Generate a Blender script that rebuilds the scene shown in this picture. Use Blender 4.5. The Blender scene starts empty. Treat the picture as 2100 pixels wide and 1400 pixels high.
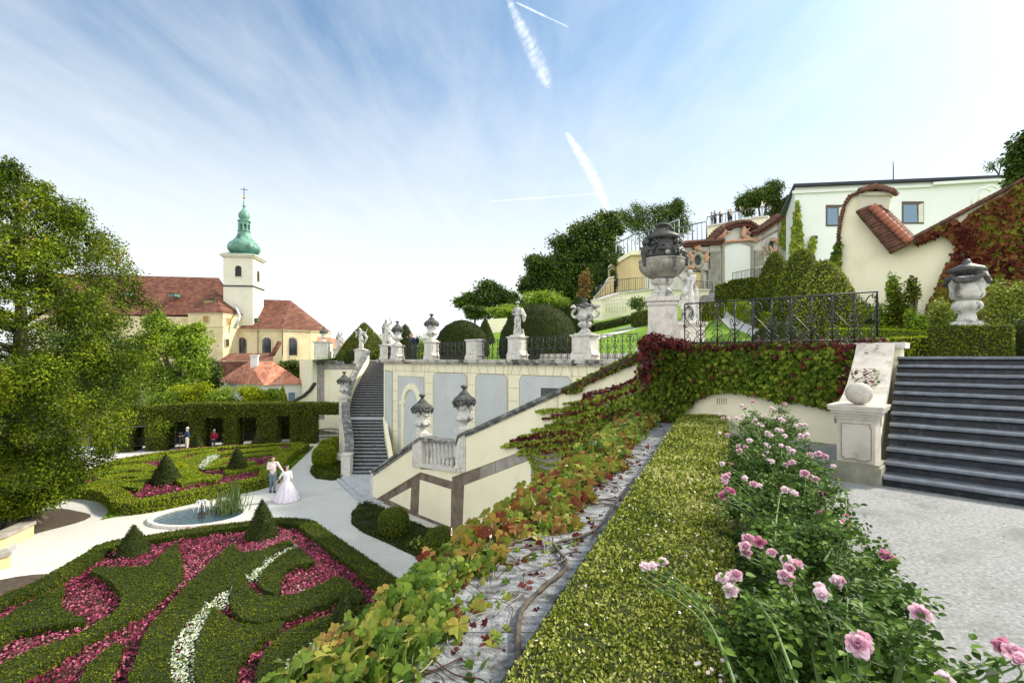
import bpy, math, random
import numpy as np
from mathutils import Vector, Matrix
from mathutils.geometry import tessellate_polygon
R = math.radians
random.seed(5)
rng = np.random.default_rng(5)
scene = bpy.context.scene
COL = scene.collection

# ------------------------------------------------------------------ camera (the eye is the origin, looking along +Y)
cd = bpy.data.cameras.new('camera')
cd.sensor_width = 36
cd.lens = 36 * 1000 / 2100
cd.shift_y = 35 / 2100
cd.clip_start = 0.05
cd.clip_end = 9000
cam = bpy.data.objects.new('camera', cd)
cam.rotation_euler = (R(90), 0, 0)
COL.objects.link(cam)
scene.camera = cam

# ------------------------------------------------------------------ sky, sun, exposure
SUN_AZ, SUN_EL = 66, 38           # clockwise from +Y (to the right), elevation
world = bpy.data.worlds.new('World')
scene.world = world
world.use_nodes = True
nt = world.node_tree
nt.nodes.clear()
def wn(t, **k):
    n = nt.nodes.new(t)
    for a, b in k.items(): setattr(n, a, b)
    return n
def wl(a, b): nt.links.new(a, b)
out = wn('ShaderNodeOutputWorld'); bg = wn('ShaderNodeBackground')
sky = wn('ShaderNodeTexSky', sky_type='NISHITA', sun_disc=False)
sky.sun_elevation = R(SUN_EL); sky.sun_rotation = R(SUN_AZ)
sky.air_density = 1.0; sky.dust_density = 1.2; sky.ozone_density = 2.2
bg.inputs[1].default_value = 0.15
tc = wn('ShaderNodeTexCoord')
sep = wn('ShaderNodeSeparateXYZ'); wl(tc.outputs['Generated'], sep.inputs[0])
# cloud layer coordinates: direction projected on a high flat layer
den = wn('ShaderNodeMath', operation='MAXIMUM'); den.inputs[1].default_value = 0.03; wl(sep.outputs[2], den.inputs[0])
dx = wn('ShaderNodeMath', operation='DIVIDE'); wl(sep.outputs[0], dx.inputs[0]); wl(den.outputs[0], dx.inputs[1])
dy = wn('ShaderNodeMath', operation='DIVIDE'); wl(sep.outputs[1], dy.inputs[0]); wl(den.outputs[0], dy.inputs[1])
cmb = wn('ShaderNodeCombineXYZ'); wl(dx.outputs[0], cmb.inputs[0]); wl(dy.outputs[0], cmb.inputs[1])
mp = wn('ShaderNodeMapping'); mp.inputs['Rotation'].default_value = (0, 0, R(-24)); mp.inputs['Scale'].default_value = (1.5, 0.55, 1)
wl(cmb.outputs[0], mp.inputs[0])
n1 = wn('ShaderNodeTexNoise'); n1.inputs['Scale'].default_value = 0.9; n1.inputs['Detail'].default_value = 9; n1.inputs['Roughness'].default_value = 0.55; n1.inputs['Distortion'].default_value = 0.3
wl(mp.outputs[0], n1.inputs['Vector'])
mp2 = wn('ShaderNodeMapping'); mp2.inputs['Rotation'].default_value = (0, 0, R(35)); mp2.inputs['Scale'].default_value = (3.6, 1.0, 1)
wl(cmb.outputs[0], mp2.inputs[0])
n2 = wn('ShaderNodeTexNoise'); n2.inputs['Scale'].default_value = 1.3; n2.inputs['Detail'].default_value = 10; n2.inputs['Roughness'].default_value = 0.62; n2.inputs['Distortion'].default_value = 0.35
wl(mp2.outputs[0], n2.inputs['Vector'])
mixn = wn('ShaderNodeMath', operation='MULTIPLY_ADD'); mixn.inputs[1].default_value = 0.45; wl(n2.outputs[0], mixn.inputs[0])
half = wn('ShaderNodeMath', operation='MULTIPLY'); half.inputs[1].default_value = 0.55; wl(n1.outputs[0], half.inputs[0]); wl(half.outputs[0], mixn.inputs[2])
cr = wn('ShaderNodeMapRange'); cr.inputs['From Min'].default_value = 0.38; cr.inputs['From Max'].default_value = 0.72; cr.inputs['To Max'].default_value = 0.52
wl(mixn.outputs[0], cr.inputs['Value'])
# veil of bright haze, thick at the horizon and towards the sun side
hz = wn('ShaderNodeMapRange', interpolation_type='SMOOTHSTEP'); hz.inputs['From Min'].default_value = 0.62; hz.inputs['From Max'].default_value = 0.08; hz.inputs['To Min'].default_value = 0.0; hz.inputs['To Max'].default_value = 1.0
wl(sep.outputs[2], hz.inputs['Value'])
sx = wn('ShaderNodeMapRange', interpolation_type='SMOOTHSTEP'); sx.inputs['From Min'].default_value = -0.1; sx.inputs['From Max'].default_value = 0.85; sx.inputs['To Max'].default_value = 0.3
wl(sep.outputs[0], sx.inputs['Value'])
mx1 = wn('ShaderNodeMath', operation='MAXIMUM'); wl(hz.outputs[0], mx1.inputs[0]); wl(sx.outputs[0], mx1.inputs[1])
bk = wn('ShaderNodeMapRange', interpolation_type='SMOOTHSTEP'); bk.inputs['From Min'].default_value = 0.35; bk.inputs['From Max'].default_value = -0.35; bk.inputs['To Min'].default_value = 0.0; bk.inputs['To Max'].default_value = 0.85  # added brightness in the unseen sky behind the camera, to light the walls
wl(sep.outputs[1], bk.inputs['Value'])
mx0 = mx1; mx1 = wn('ShaderNodeMath', operation='MAXIMUM'); wl(mx0.outputs[0], mx1.inputs[0]); wl(bk.outputs[0], mx1.inputs[1])
# screen: 1-(1-h)(1-c)
i1 = wn('ShaderNodeMath', operation='SUBTRACT'); i1.inputs[0].default_value = 1; wl(mx1.outputs[0], i1.inputs[1])
i2 = wn('ShaderNodeMath', operation='SUBTRACT'); i2.inputs[0].default_value = 1; wl(cr.outputs[0], i2.inputs[1])
ml = wn('ShaderNodeMath', operation='MULTIPLY'); wl(i1.outputs[0], ml.inputs[0]); wl(i2.outputs[0], ml.inputs[1])
veil = wn('ShaderNodeMath', operation='SUBTRACT', use_clamp=True); veil.inputs[0].default_value = 1; wl(ml.outputs[0], veil.inputs[1])
skym = wn('ShaderNodeMix', data_type='RGBA', blend_type='MULTIPLY'); skym.inputs[0].default_value = 1.0
wl(sky.outputs[0], skym.inputs[6]); skym.inputs[7].default_value = (0.47, 0.62, 0.64, 1)
wm = wn('ShaderNodeMix', data_type='RGBA'); wl(veil.outputs[0], wm.inputs[0]); wl(skym.outputs[2], wm.inputs[6]); bkc = wn('ShaderNodeMix', data_type='RGBA'); wl(bk.outputs[0], bkc.inputs[0]); bkc.inputs[6].default_value = (3.40, 3.55, 3.64, 1); bkc.inputs[7].default_value = (7.2, 7.2, 7.0, 1); wl(bkc.outputs[2], wm.inputs[7])
wl(wm.outputs[2], bg.inputs[0]); wl(bg.outputs[0], out.inputs[0])

sd = bpy.data.lights.new('sun', 'SUN'); sd.energy = 3.4; sd.angle = R(6); sd.color = (1.0, 0.89, 0.72)
sun = bpy.data.objects.new('sun', sd); COL.objects.link(sun)
sdir = Vector((math.sin(R(SUN_AZ)) * math.cos(R(SUN_EL)), math.cos(R(SUN_AZ)) * math.cos(R(SUN_EL)), math.sin(R(SUN_EL))))
sun.rotation_euler = sdir.to_track_quat('Z', 'Y').to_euler()
sun.location = (30, 20, 60)
vs = scene.view_settings
vs.view_transform = 'Standard'; vs.look = 'None'; vs.gamma = 1.0; vs.use_curve_mapping = False
vs.exposure = 1.04
scene.cycles.max_bounces = 6; scene.cycles.transparent_max_bounces = 6
scene.cycles.diffuse_bounces = 3; scene.cycles.glossy_bounces = 2

# ------------------------------------------------------------------ measuring: picture point + distance -> place
def P(px, py, Y): return Vector(((px - 1050) / 1000 * Y, Y, (735 - py) / 1000 * Y))
def G(px, py, z=-6.6):
    Y = -z * 1000 / (py - 735)
    return Vector(((px - 1050) / 1000 * Y, Y, z))
def W(px, py, S, d=0.0):            # on the vertical plane X+Y=S, d metres towards the camera
    S2 = S - d * 1.41421
    Y = S2 / (1 + (px - 1050) / 1000)
    return P(px, py, Y)
C7 = math.sqrt(0.5)
UD = Vector((C7, -C7, 0)); VD = Vector((C7, C7, 0))
ZL = -6.6      # lower garden
ZT = -1.7      # our terrace
ZU = -0.15     # upper terrace

# ------------------------------------------------------------------ mesh builder
def nrm(a):
    return a / np.maximum(np.linalg.norm(a, axis=-1, keepdims=True), 1e-9)
class MB:
    def __init__(s): s.b = []
    def add(s, v, f, m=0, smooth=False):
        v = np.asarray([tuple(x) for x in v] if not isinstance(v, np.ndarray) else v, dtype=np.float64).reshape(-1, 3)
        if isinstance(f, np.ndarray): s.b.append((v, [f], m, smooth)); return s
        g = {}
        for q in f: g.setdefault(len(q), []).append(q)
        s.b.append((v, [np.array(x, dtype=np.int64) for x in g.values()], m, smooth)); return s
    def box(s, c, size, rot=0.0, m=0, ax=None):
        hx, hy, hz = size[0] / 2, size[1] / 2, size[2] / 2
        v = np.array([(x, y, z) for z in (-hz, hz) for y in (-hy, hy) for x in (-hx, hx)], float)
        ca, sa = math.cos(rot), math.sin(rot)
        v = np.stack([v[:, 0] * ca - v[:, 1] * sa, v[:, 0] * sa + v[:, 1] * ca, v[:, 2]], 1) + np.array(c, float)
        return s.add(v, np.array([(0, 2, 3, 1), (4, 5, 7, 6), (0, 1, 5, 4), (2, 6, 7, 3), (0, 4, 6, 2), (1, 3, 7, 5)]), m)
    def prism(s, poly, z0, z1, m=0, mtop=None):   # poly: XY list; z0, z1 numbers
        p = [(q[0], q[1]) for q in poly]
        ar = sum(p[i][0] * p[(i + 1) % len(p)][1] - p[(i + 1) % len(p)][0] * p[i][1] for i in range(len(p)))
        if ar < 0: p = p[::-1]
        n = len(p)
        v = [(x, y, z0) for x, y in p] + [(x, y, z1) for x, y in p]
        tri = [t for t in tessellate_polygon([[Vector((x, y, 0)) for x, y in p]])]
        top = []
        for t in tri:
            a, b, c = [Vector(p[i]) for i in t]
            cr_ = (b - a).x * (c - a).y - (b - a).y * (c - a).x
            top.append(tuple(i + n for i in (t if cr_ > 0 else t[::-1])))
        s.add(v, top, m if mtop is None else mtop)
        s.add(v, [(i, (i + 1) % n, (i + 1) % n + n, i + n) for i in range(n)], m)
        s.add(v, [tuple(i - n for i in t[::-1]) for t in top], m)
        return s
    def plate(s, pts, nvec, th, m=0):             # planar 3D polygon given thickness behind its face; nvec is its outward normal
        pts = [Vector(q) for q in pts]; nvec = Vector(nvec).normalized(); n = len(pts)
        ax = Vector((0, 0, 1)) if abs(nvec.z) < .9 else Vector((1, 0, 0))
        e1 = ax.cross(nvec).normalized(); e2 = nvec.cross(e1)
        q2 = [Vector((q.dot(e1), q.dot(e2), 0)) for q in pts]
        ar = sum(q2[i].x * q2[(i + 1) % n].y - q2[(i + 1) % n].x * q2[i].y for i in range(n))
        if ar < 0: pts = pts[::-1]; q2 = q2[::-1]
        v = pts + [q - nvec * th for q in pts]
        tri = []
        for t in tessellate_polygon([q2]):
            a, b, c = [q2[i] for i in t]
            cr_ = (b - a).x * (c - a).y - (b - a).y * (c - a).x
            tri.append(t if cr_ > 0 else t[::-1])
        s.add(v, [tuple(t) for t in tri] + [tuple(i + n for i in t[::-1]) for t in tri] + [((i + 1) % n, i, i + n, (i + 1) % n + n) for i in range(n)], m)
        return s
    def tube(s, pts, r, n=8, m=0, smooth=True, cap=True):
        pts = [Vector(q) for q in pts]; k = len(pts)
        rs = r if hasattr(r, '__len__') else [r] * k
        v = []; prev = None
        for i, q in enumerate(pts):
            d = (pts[min(i + 1, k - 1)] - pts[max(i - 1, 0)])
            d = d.normalized() if d.length > 1e-9 else Vector((0, 0, 1))
            if prev is None:
                a = Vector((0, 0, 1)) if abs(d.z) < .9 else Vector((1, 0, 0))
                e1 = d.cross(a).normalized()
            else:
                e1 = (prev - d * prev.dot(d))
                e1 = e1.normalized() if e1.length > 1e-6 else d.orthogonal().normalized()
            prev = e1; e2 = d.cross(e1)
            for j in range(n):
                t = 2 * math.pi * j / n
                v.append(q + (e1 * math.cos(t) + e2 * math.sin(t)) * rs[i])
        f = [(i * n + j, i * n + (j + 1) % n, (i + 1) * n + (j + 1) % n, (i + 1) * n + j) for i in range(k - 1) for j in range(n)]
        if cap: f += [tuple(range(n))[::-1], tuple((k - 1) * n + j for j in range(n))]
        return s.add(v, f, m, smooth)
    def lathe(s, prof, n=24, c=(0, 0, 0), m=0, smooth=True, sq=None, mod=None, sx=1, sy=1, rot=0):  # prof: (r, z)
        v = []
        for r_, z in prof:
            for j in range(n):
                t = 2 * math.pi * j / n + rot
                rr = r_ * (mod(t, z) if mod else 1)
                v.append((c[0] + rr * math.cos(t) * sx, c[1] + rr * math.sin(t) * sy, c[2] + z))
        k = len(prof)
        f = [(i * n + j, i * n + (j + 1) % n, (i + 1) * n + (j + 1) % n, (i + 1) * n + j) for i in range(k - 1) for j in range(n)]
        if prof[0][0] > 1e-4: f.append(tuple(range(n))[::-1])
        if prof[-1][0] > 1e-4: f.append(tuple((k - 1) * n + j for j in range(n)))
        return s.add(v, f, m, smooth)
    def ball(s, c, r, m=0, n=12, smooth=True):
        rx, ry, rz = (r, r, r) if not hasattr(r, '__len__') else r
        prof = [(max(math.sin(math.pi * i / n), 0), -math.cos(math.pi * i / n)) for i in range(n + 1)]
        v = []; k = n + 1; w = n + 4
        for pr, pz in prof:
            for j in range(w):
                t = 2 * math.pi * j / w
                v.append((c[0] + rx * pr * math.cos(t), c[1] + ry * pr * math.sin(t), c[2] + rz * pz))
        return s.add(v, [(i * w + j, i * w + (j + 1) % w, (i + 1) * w + (j + 1) % w, (i + 1) * w + j) for i in range(k - 1) for j in range(w)], m, smooth)
    def tris(s):
        T = []
        for v, fs, m, sm in s.b:
            for f in fs:
                for i in range(1, f.shape[1] - 1): T.append(np.stack([v[f[:, 0]], v[f[:, i]], v[f[:, i + 1]]], 1))
        return np.concatenate(T)
    def build(s, name, mats, parent=None, loc=None):
        V = []; off = 0; loops = []; starts = []; tot = []; mi = []; smo = []; ls = 0
        for v, fs, m, sm in s.b:
            V.append(v)
            for f in fs:
                if len(f) == 0: continue
                loops.append((f + off).ravel()); k = f.shape[1]
                starts.append(ls + np.arange(len(f)) * k); tot.append(np.full(len(f), k)); ls += f.size
                mi.append(np.full(len(f), m)); smo.append(np.full(len(f), sm))
            off += len(v)
        V = np.concatenate(V); loops = np.concatenate(loops); starts = np.concatenate(starts); tot = np.concatenate(tot)
        mi = np.concatenate(mi); smo = np.concatenate(smo)
        o_ = np.zeros(3)
        if parent is not None: o_ = np.array(root_loc(parent))
        elif loc is not None: o_ = np.array(loc, float)
        V = V - o_
        me = bpy.data.meshes.new(name)
        me.vertices.add(len(V)); me.vertices.foreach_set('co', V.ravel().astype(np.float32))
        me.loops.add(len(loops)); me.loops.foreach_set('vertex_index', loops.astype(np.int32))
        me.polygons.add(len(starts)); me.polygons.foreach_set('loop_start', starts.astype(np.int32)); me.polygons.foreach_set('loop_total', tot.astype(np.int32))
        me.polygons.foreach_set('material_index', mi.astype(np.int32))
        me.polygons.foreach_set('use_smooth', smo.astype(bool))
        for mm in (mats if isinstance(mats, (list, tuple)) else [mats]): me.materials.append(mm)
        me.update(calc_edges=True); me.validate()
        o = bpy.data.objects.new(name, me); COL.objects.link(o)
        if parent is not None: o.parent = parent
        elif loc is not None: o.location = loc
        return o
def root_loc(o):
    l = Vector((0, 0, 0))
    while o is not None: l = l + o.location; o = o.parent
    return l
def tag(o, label, cat, group=None, kind=None):
    if label: o['label'] = label
    if cat: o['category'] = cat
    if group: o['group'] = group
    if kind: o['kind'] = kind
    return o
def thing(name, label, cat, loc=(0, 0, 0), group=None, rot=0):
    o = bpy.data.objects.new(name, None); o.empty_display_size = .2; COL.objects.link(o); o.location = loc; o.rotation_euler.z = rot
    return tag(o, label, cat, group)
def copy_tree(o, loc=None, rot=None, label=None, scale=None, parent=None):
    c = o.copy(); COL.objects.link(c); c.parent = parent
    for ch in list(o.children): copy_tree(ch, parent=c)
    if loc is not None: c.location = loc
    if rot is not None: c.rotation_euler.z = rot
    if scale is not None: c.scale = (scale,) * 3 if not hasattr(scale, '__len__') else scale
    if label: c['label'] = label
    return c
def struct(o): o['kind'] = 'structure'; return o

# ------------------------------------------------------------------ leaves
DIA = (np.array([(0, 0, 0), (.36, .5, .08), (0, 1, -.05), (-.36, .5, .08)], float), np.array([(0, 1, 2, 3)]))
TRI = (np.array([(-.5, 0, 0), (.5, 0, 0), (0, .9, .1)], float), np.array([(0, 1, 2)]))
_iv = [(0, 0), (.14, -.13), (.30, -.12), (.50, .06), (.45, .26), (.39, .34), (.45, .50), (.42, .70), (.22, .68), (.14, .80), (0, 1.06), (-.16, .78), (-.22, .66), (-.44, .72), (-.44, .50), (-.38, .34), (-.46, .24), (-.50, .04), (-.28, -.13), (-.13, -.12)]
IVY = (np.array([(0, .30, .0)] + [(x, y, .34 * abs(x) ** 1.2 - .30 * max(y - .3, 0) ** 1.3 - .30 * x * x - (.10 if i % 5 == 0 else 0)) for i, (x, y) in enumerate(_iv)], float), np.array([(0, i + 1, (i + 1) % 20 + 1) for i in range(20)]))
BLO = (np.array([(0, 0, 0), (.30, .25, .07), (.32, .6, .05), (0, 1, -.08), (-.32, .6, .05), (-.30, .25, .07)], float), np.array([(0, 1, 2, 3), (0, 3, 4, 5)]))
def leaves(mb, pos, nor, tip, size, tpl=DIA, m=0, smooth=False):
    n = len(pos)
    if n == 0: return
    nor = nrm(nor); tip = nrm(tip - nor * (tip * nor).sum(1, keepdims=True)); x = np.cross(tip, nor)
    tv, tf = tpl
    size = np.broadcast_to(size, (n,))
    v = pos[:, None, :] + size[:, None, None] * (tv[None, :, 0:1] * x[:, None] + tv[None, :, 1:2] * tip[:, None] + tv[None, :, 2:3] * nor[:, None])
    f = tf[None] + (np.arange(n) * len(tv))[:, None, None]
    mb.add(v.reshape(-1, 3), f.reshape(-1, tf.shape[1]), m, smooth)
def sample(T, n):
    a = np.cross(T[:, 1] - T[:, 0], T[:, 2] - T[:, 0]); ar = np.linalg.norm(a, axis=1)
    i = rng.choice(len(T), n, p=ar / ar.sum()); r1 = np.sqrt(rng.random(n))[:, None]; r2 = rng.random(n)[:, None]
    t = T[i]; p = t[:, 0] * (1 - r1) + t[:, 1] * r1 * (1 - r2) + t[:, 2] * r1 * r2
    return p, nrm(a[i])
def area(T): return np.linalg.norm(np.cross(T[:, 1] - T[:, 0], T[:, 2] - T[:, 0]), axis=1).sum() / 2
def coat(mb, dens, size, m=1, tpl=DIA, jit=.7, out=0.0, T=None, up=.3):
    T = mb.tris() if T is None else T
    T = T[T.mean(1)[:, 2] > -1e9]
    nn = np.cross(T[:, 1] - T[:, 0], T[:, 2] - T[:, 0]); T = T[nrm(nn)[:, 2] > -.6]
    n = int(area(T) * dens * 1.8); p, no = sample(T, n)
    nj = nrm(no + rng.normal(0, jit, (n, 3)))
    tip = no * .3 + rng.normal(0, .7, (n, 3)) + np.array([0, 0, up])
    p = p + no * (rng.random((n, 1)) * max(out, size * .35) + .003)
    leaves(mb, p, nj, tip, size * rng.uniform(.7, 1.3, n), tpl, m)
def cloud(mb, cents, radii, nper, size, m=0, tpl=DIA, shell=.55, upw=.35, droop=0, fuzz=.27):
    for c, r in zip(cents, radii):
        r = np.array(r if hasattr(r, '__len__') else (r, r, r), float); n = nper if np.isscalar(nper) else int(nper(r))
        d = nrm(rng.normal(0, 1, (n, 3))); q = (shell + (1 - shell) * rng.random((n, 1)) ** .6)
        p = np.array(c) + d * q * r + rng.normal(0, fuzz, (n, 3)) * r
        leaves(mb, p, nrm(d + np.array([0, 0, upw]) + rng.normal(0, .6, (n, 3))), d + rng.normal(0, .6, (n, 3)) - np.array([0, 0, droop]), size * rng.uniform(.65, 1.35, n), tpl, m)
def inpoly(x, y, poly):
    c = np.zeros(x.shape, bool); j = len(poly) - 1
    for i in range(len(poly)):
        xi, yi = poly[i]; xj, yj = poly[j]
        c ^= ((yi > y) != (yj > y)) & (x < (xj - xi) * (y - yi) / (yj - yi + 1e-12) + xi); j = i
    return c
def polypts(poly, n):
    xs = [q[0] for q in poly]; ys = [q[1] for q in poly]; X = []; Y = []; k = 0
    while k < n:
        x = rng.uniform(min(xs), max(xs), n * 2); y = rng.uniform(min(ys), max(ys), n * 2); ok = inpoly(x, y, poly)
        X.append(x[ok]); Y.append(y[ok]); k += ok.sum()
    return np.concatenate(X)[:n], np.concatenate(Y)[:n]
def smooth_line(pts, k=6):
    pts = [Vector(q) for q in pts]; o = []
    for i in range(len(pts) - 1):
        p0 = pts[max(i - 1, 0)]; p1 = pts[i]; p2 = pts[i + 1]; p3 = pts[min(i + 2, len(pts) - 1)]
        for j in range(k):
            t = j / k
            o.append(.5 * ((2 * p1) + (p2 - p0) * t + (2 * p0 - 5 * p1 + 4 * p2 - p3) * t * t + (3 * p1 - p0 - 3 * p2 + p3) * t ** 3))
    o.append(pts[-1]); return o
def strip(pts, w):
    L = []; Rr = []
    for i, q in enumerate(pts):
        d = pts[min(i + 1, len(pts) - 1)] - pts[max(i - 1, 0)]; d = Vector((d.x, d.y)).normalized()
        L.append((q.x - d.y * w / 2, q.y + d.x * w / 2)); Rr.append((q.x + d.y * w / 2, q.y - d.x * w / 2))
    return L + Rr[::-1]

# ------------------------------------------------------------------ materials
def newmat(name):
    m = bpy.data.materials.new(name); m.use_nodes = True; t = m.node_tree; t.nodes.clear()
    o = t.nodes.new('ShaderNodeOutputMaterial'); return m, t, o
def ramp(t, stops):
    r = t.nodes.new('ShaderNodeValToRGB'); e = r.color_ramp.elements
    while len(e) < len(stops): e.new(.5)
    for i, (p, c) in enumerate(stops): e[i].position = p; e[i].color = (*c, 1)
    return r
def noise(t, sc, det=6, rough=.6, dist=0, stretch=None, src='Object'):
    tcn = t.nodes.new('ShaderNodeTexCoord'); n = t.nodes.new('ShaderNodeTexNoise')
    n.inputs['Scale'].default_value = sc; n.inputs['Detail'].default_value = det; n.inputs['Roughness'].default_value = rough; n.inputs['Distortion'].default_value = dist
    if stretch:
        mpn = t.nodes.new('ShaderNodeMapping'); mpn.inputs['Scale'].default_value = stretch
        t.links.new(tcn.outputs[src], mpn.inputs[0]); t.links.new(mpn.outputs[0], n.inputs['Vector'])
    else: t.links.new(tcn.outputs[src], n.inputs['Vector'])
    return n
def M(name, stops, scale=3, rough=.8, bump=.2, bscale=None, stretch=None, metal=0, det=8, dirt=None, dirtsc=1.2, dirtlo=.5, dirthi=.65, bdist=.02, spec=.3):
    """noise-ramped surface: stops [(pos,colour)...]; dirt = colour of streaky stains"""
    m, t, o = newmat(name); b = t.nodes.new('ShaderNodeBsdfPrincipled'); t.links.new(b.outputs[0], o.inputs[0])
    b.inputs['Roughness'].default_value = rough; b.inputs['Metallic'].default_value = metal; b.inputs['Specular IOR Level'].default_value = spec
    n = noise(t, scale, det, .6, 0, stretch); r = ramp(t, stops); t.links.new(n.outputs[0], r.inputs[0]); col = r.outputs[0]
    if dirt:
        n2_ = noise(t, dirtsc, 9, .7, .3, (1, 1, .45)); mr = t.nodes.new('ShaderNodeMapRange'); mr.inputs['From Min'].default_value = dirtlo; mr.inputs['From Max'].default_value = dirthi
        t.links.new(n2_.outputs[0], mr.inputs['Value']); mx = t.nodes.new('ShaderNodeMix'); mx.data_type = 'RGBA'
        t.links.new(mr.outputs[0], mx.inputs[0]); t.links.new(col, mx.inputs[6]); mx.inputs[7].default_value = (*dirt, 1); col = mx.outputs[2]
    t.links.new(col, b.inputs['Base Color'])
    if bump:
        nb = noise(t, bscale or scale * 6, 6, .65); bp = t.nodes.new('ShaderNodeBump'); bp.inputs['Strength'].default_value = bump; bp.inputs['Distance'].default_value = bdist
        t.links.new(nb.outputs[0], bp.inputs['Height']); t.links.new(bp.outputs[0], b.inputs['Normal'])
    return m
def F(name, stops, trans=.25, big=1.0, bigamt=.35, gloss=.12, mott=0, mscale=30):
    """foliage: colour by leaf, drifting with position"""
    m, t, o = newmat(name)
    g = t.nodes.new('ShaderNodeNewGeometry'); r = ramp(t, stops)
    n = noise(t, big, 3, .6); a = t.nodes.new('ShaderNodeMath'); a.operation = 'MULTIPLY_ADD'; a.inputs[1].default_value = 1 - bigamt
    s2 = t.nodes.new('ShaderNodeMapRange'); s2.inputs['From Min'].default_value = .3; s2.inputs['From Max'].default_value = .7; s2.inputs['To Max'].default_value = bigamt
    t.links.new(n.outputs[0], s2.inputs['Value']); t.links.new(g.outputs['Random Per Island'], a.inputs[0]); t.links.new(s2.outputs[0], a.inputs[2]); ao = a.outputs[0]
    if mott:
        n3 = noise(t, mscale, 4, .6); k3 = t.nodes.new('ShaderNodeMath'); k3.operation = 'MULTIPLY_ADD'; k3.inputs[1].default_value = mott; t.links.new(n3.outputs[0], k3.inputs[0])
        k4 = t.nodes.new('ShaderNodeMath'); k4.operation = 'SUBTRACT'; k4.inputs[1].default_value = mott / 2; t.links.new(ao, k4.inputs[0]); t.links.new(k4.outputs[0], k3.inputs[2]); ao = k3.outputs[0]
    t.links.new(ao, r.inputs[0])
    d = t.nodes.new('ShaderNodeBsdfDiffuse'); tr = t.nodes.new('ShaderNodeBsdfTranslucent'); mx = t.nodes.new('ShaderNodeMixShader'); mx.inputs[0].default_value = trans
    t.links.new(r.outputs[0], d.inputs[0]); t.links.new(r.outputs[0], tr.inputs[0]); t.links.new(d.outputs[0], mx.inputs[1]); t.links.new(tr.outputs[0], mx.inputs[2])
    if gloss:
        gl = t.nodes.new('ShaderNodeBsdfGlossy'); gl.inputs['Roughness'].default_value = .45; gl.inputs[0].default_value = (.7, .75, .7, 1)
        fr = t.nodes.new('ShaderNodeFresnel'); fr.inputs[0].default_value = 1.35; mg = t.nodes.new('ShaderNodeMixShader')
        k = t.nodes.new('ShaderNodeMath'); k.operation = 'MULTIPLY'; k.inputs[1].default_value = gloss * 4; t.links.new(fr.outputs[0], k.inputs[0]); t.links.new(k.outputs[0], mg.inputs[0])
        t.links.new(mx.outputs[0], mg.inputs[1]); t.links.new(gl.outputs[0], mg.inputs[2]); t.links.new(mg.outputs[0], o.inputs[0])
    else: t.links.new(mx.outputs[0], o.inputs[0])
    return m
def plain(name, c, rough=.6, metal=0, spec=.4, bump=0):
    m, t, o = newmat(name); b = t.nodes.new('ShaderNodeBsdfPrincipled'); t.links.new(b.outputs[0], o.inputs[0])
    n = noise(t, 14, 5); r = ramp(t, [(.3, tuple(x * .82 for x in c)), (.7, tuple(min(x * 1.12, 1) for x in c))]); t.links.new(n.outputs[0], r.inputs[0]); t.links.new(r.outputs[0], b.inputs['Base Color'])
    b.inputs['Roughness'].default_value = rough; b.inputs['Metallic'].default_value = metal; b.inputs['Specular IOR Level'].default_value = spec
    return m
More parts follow.
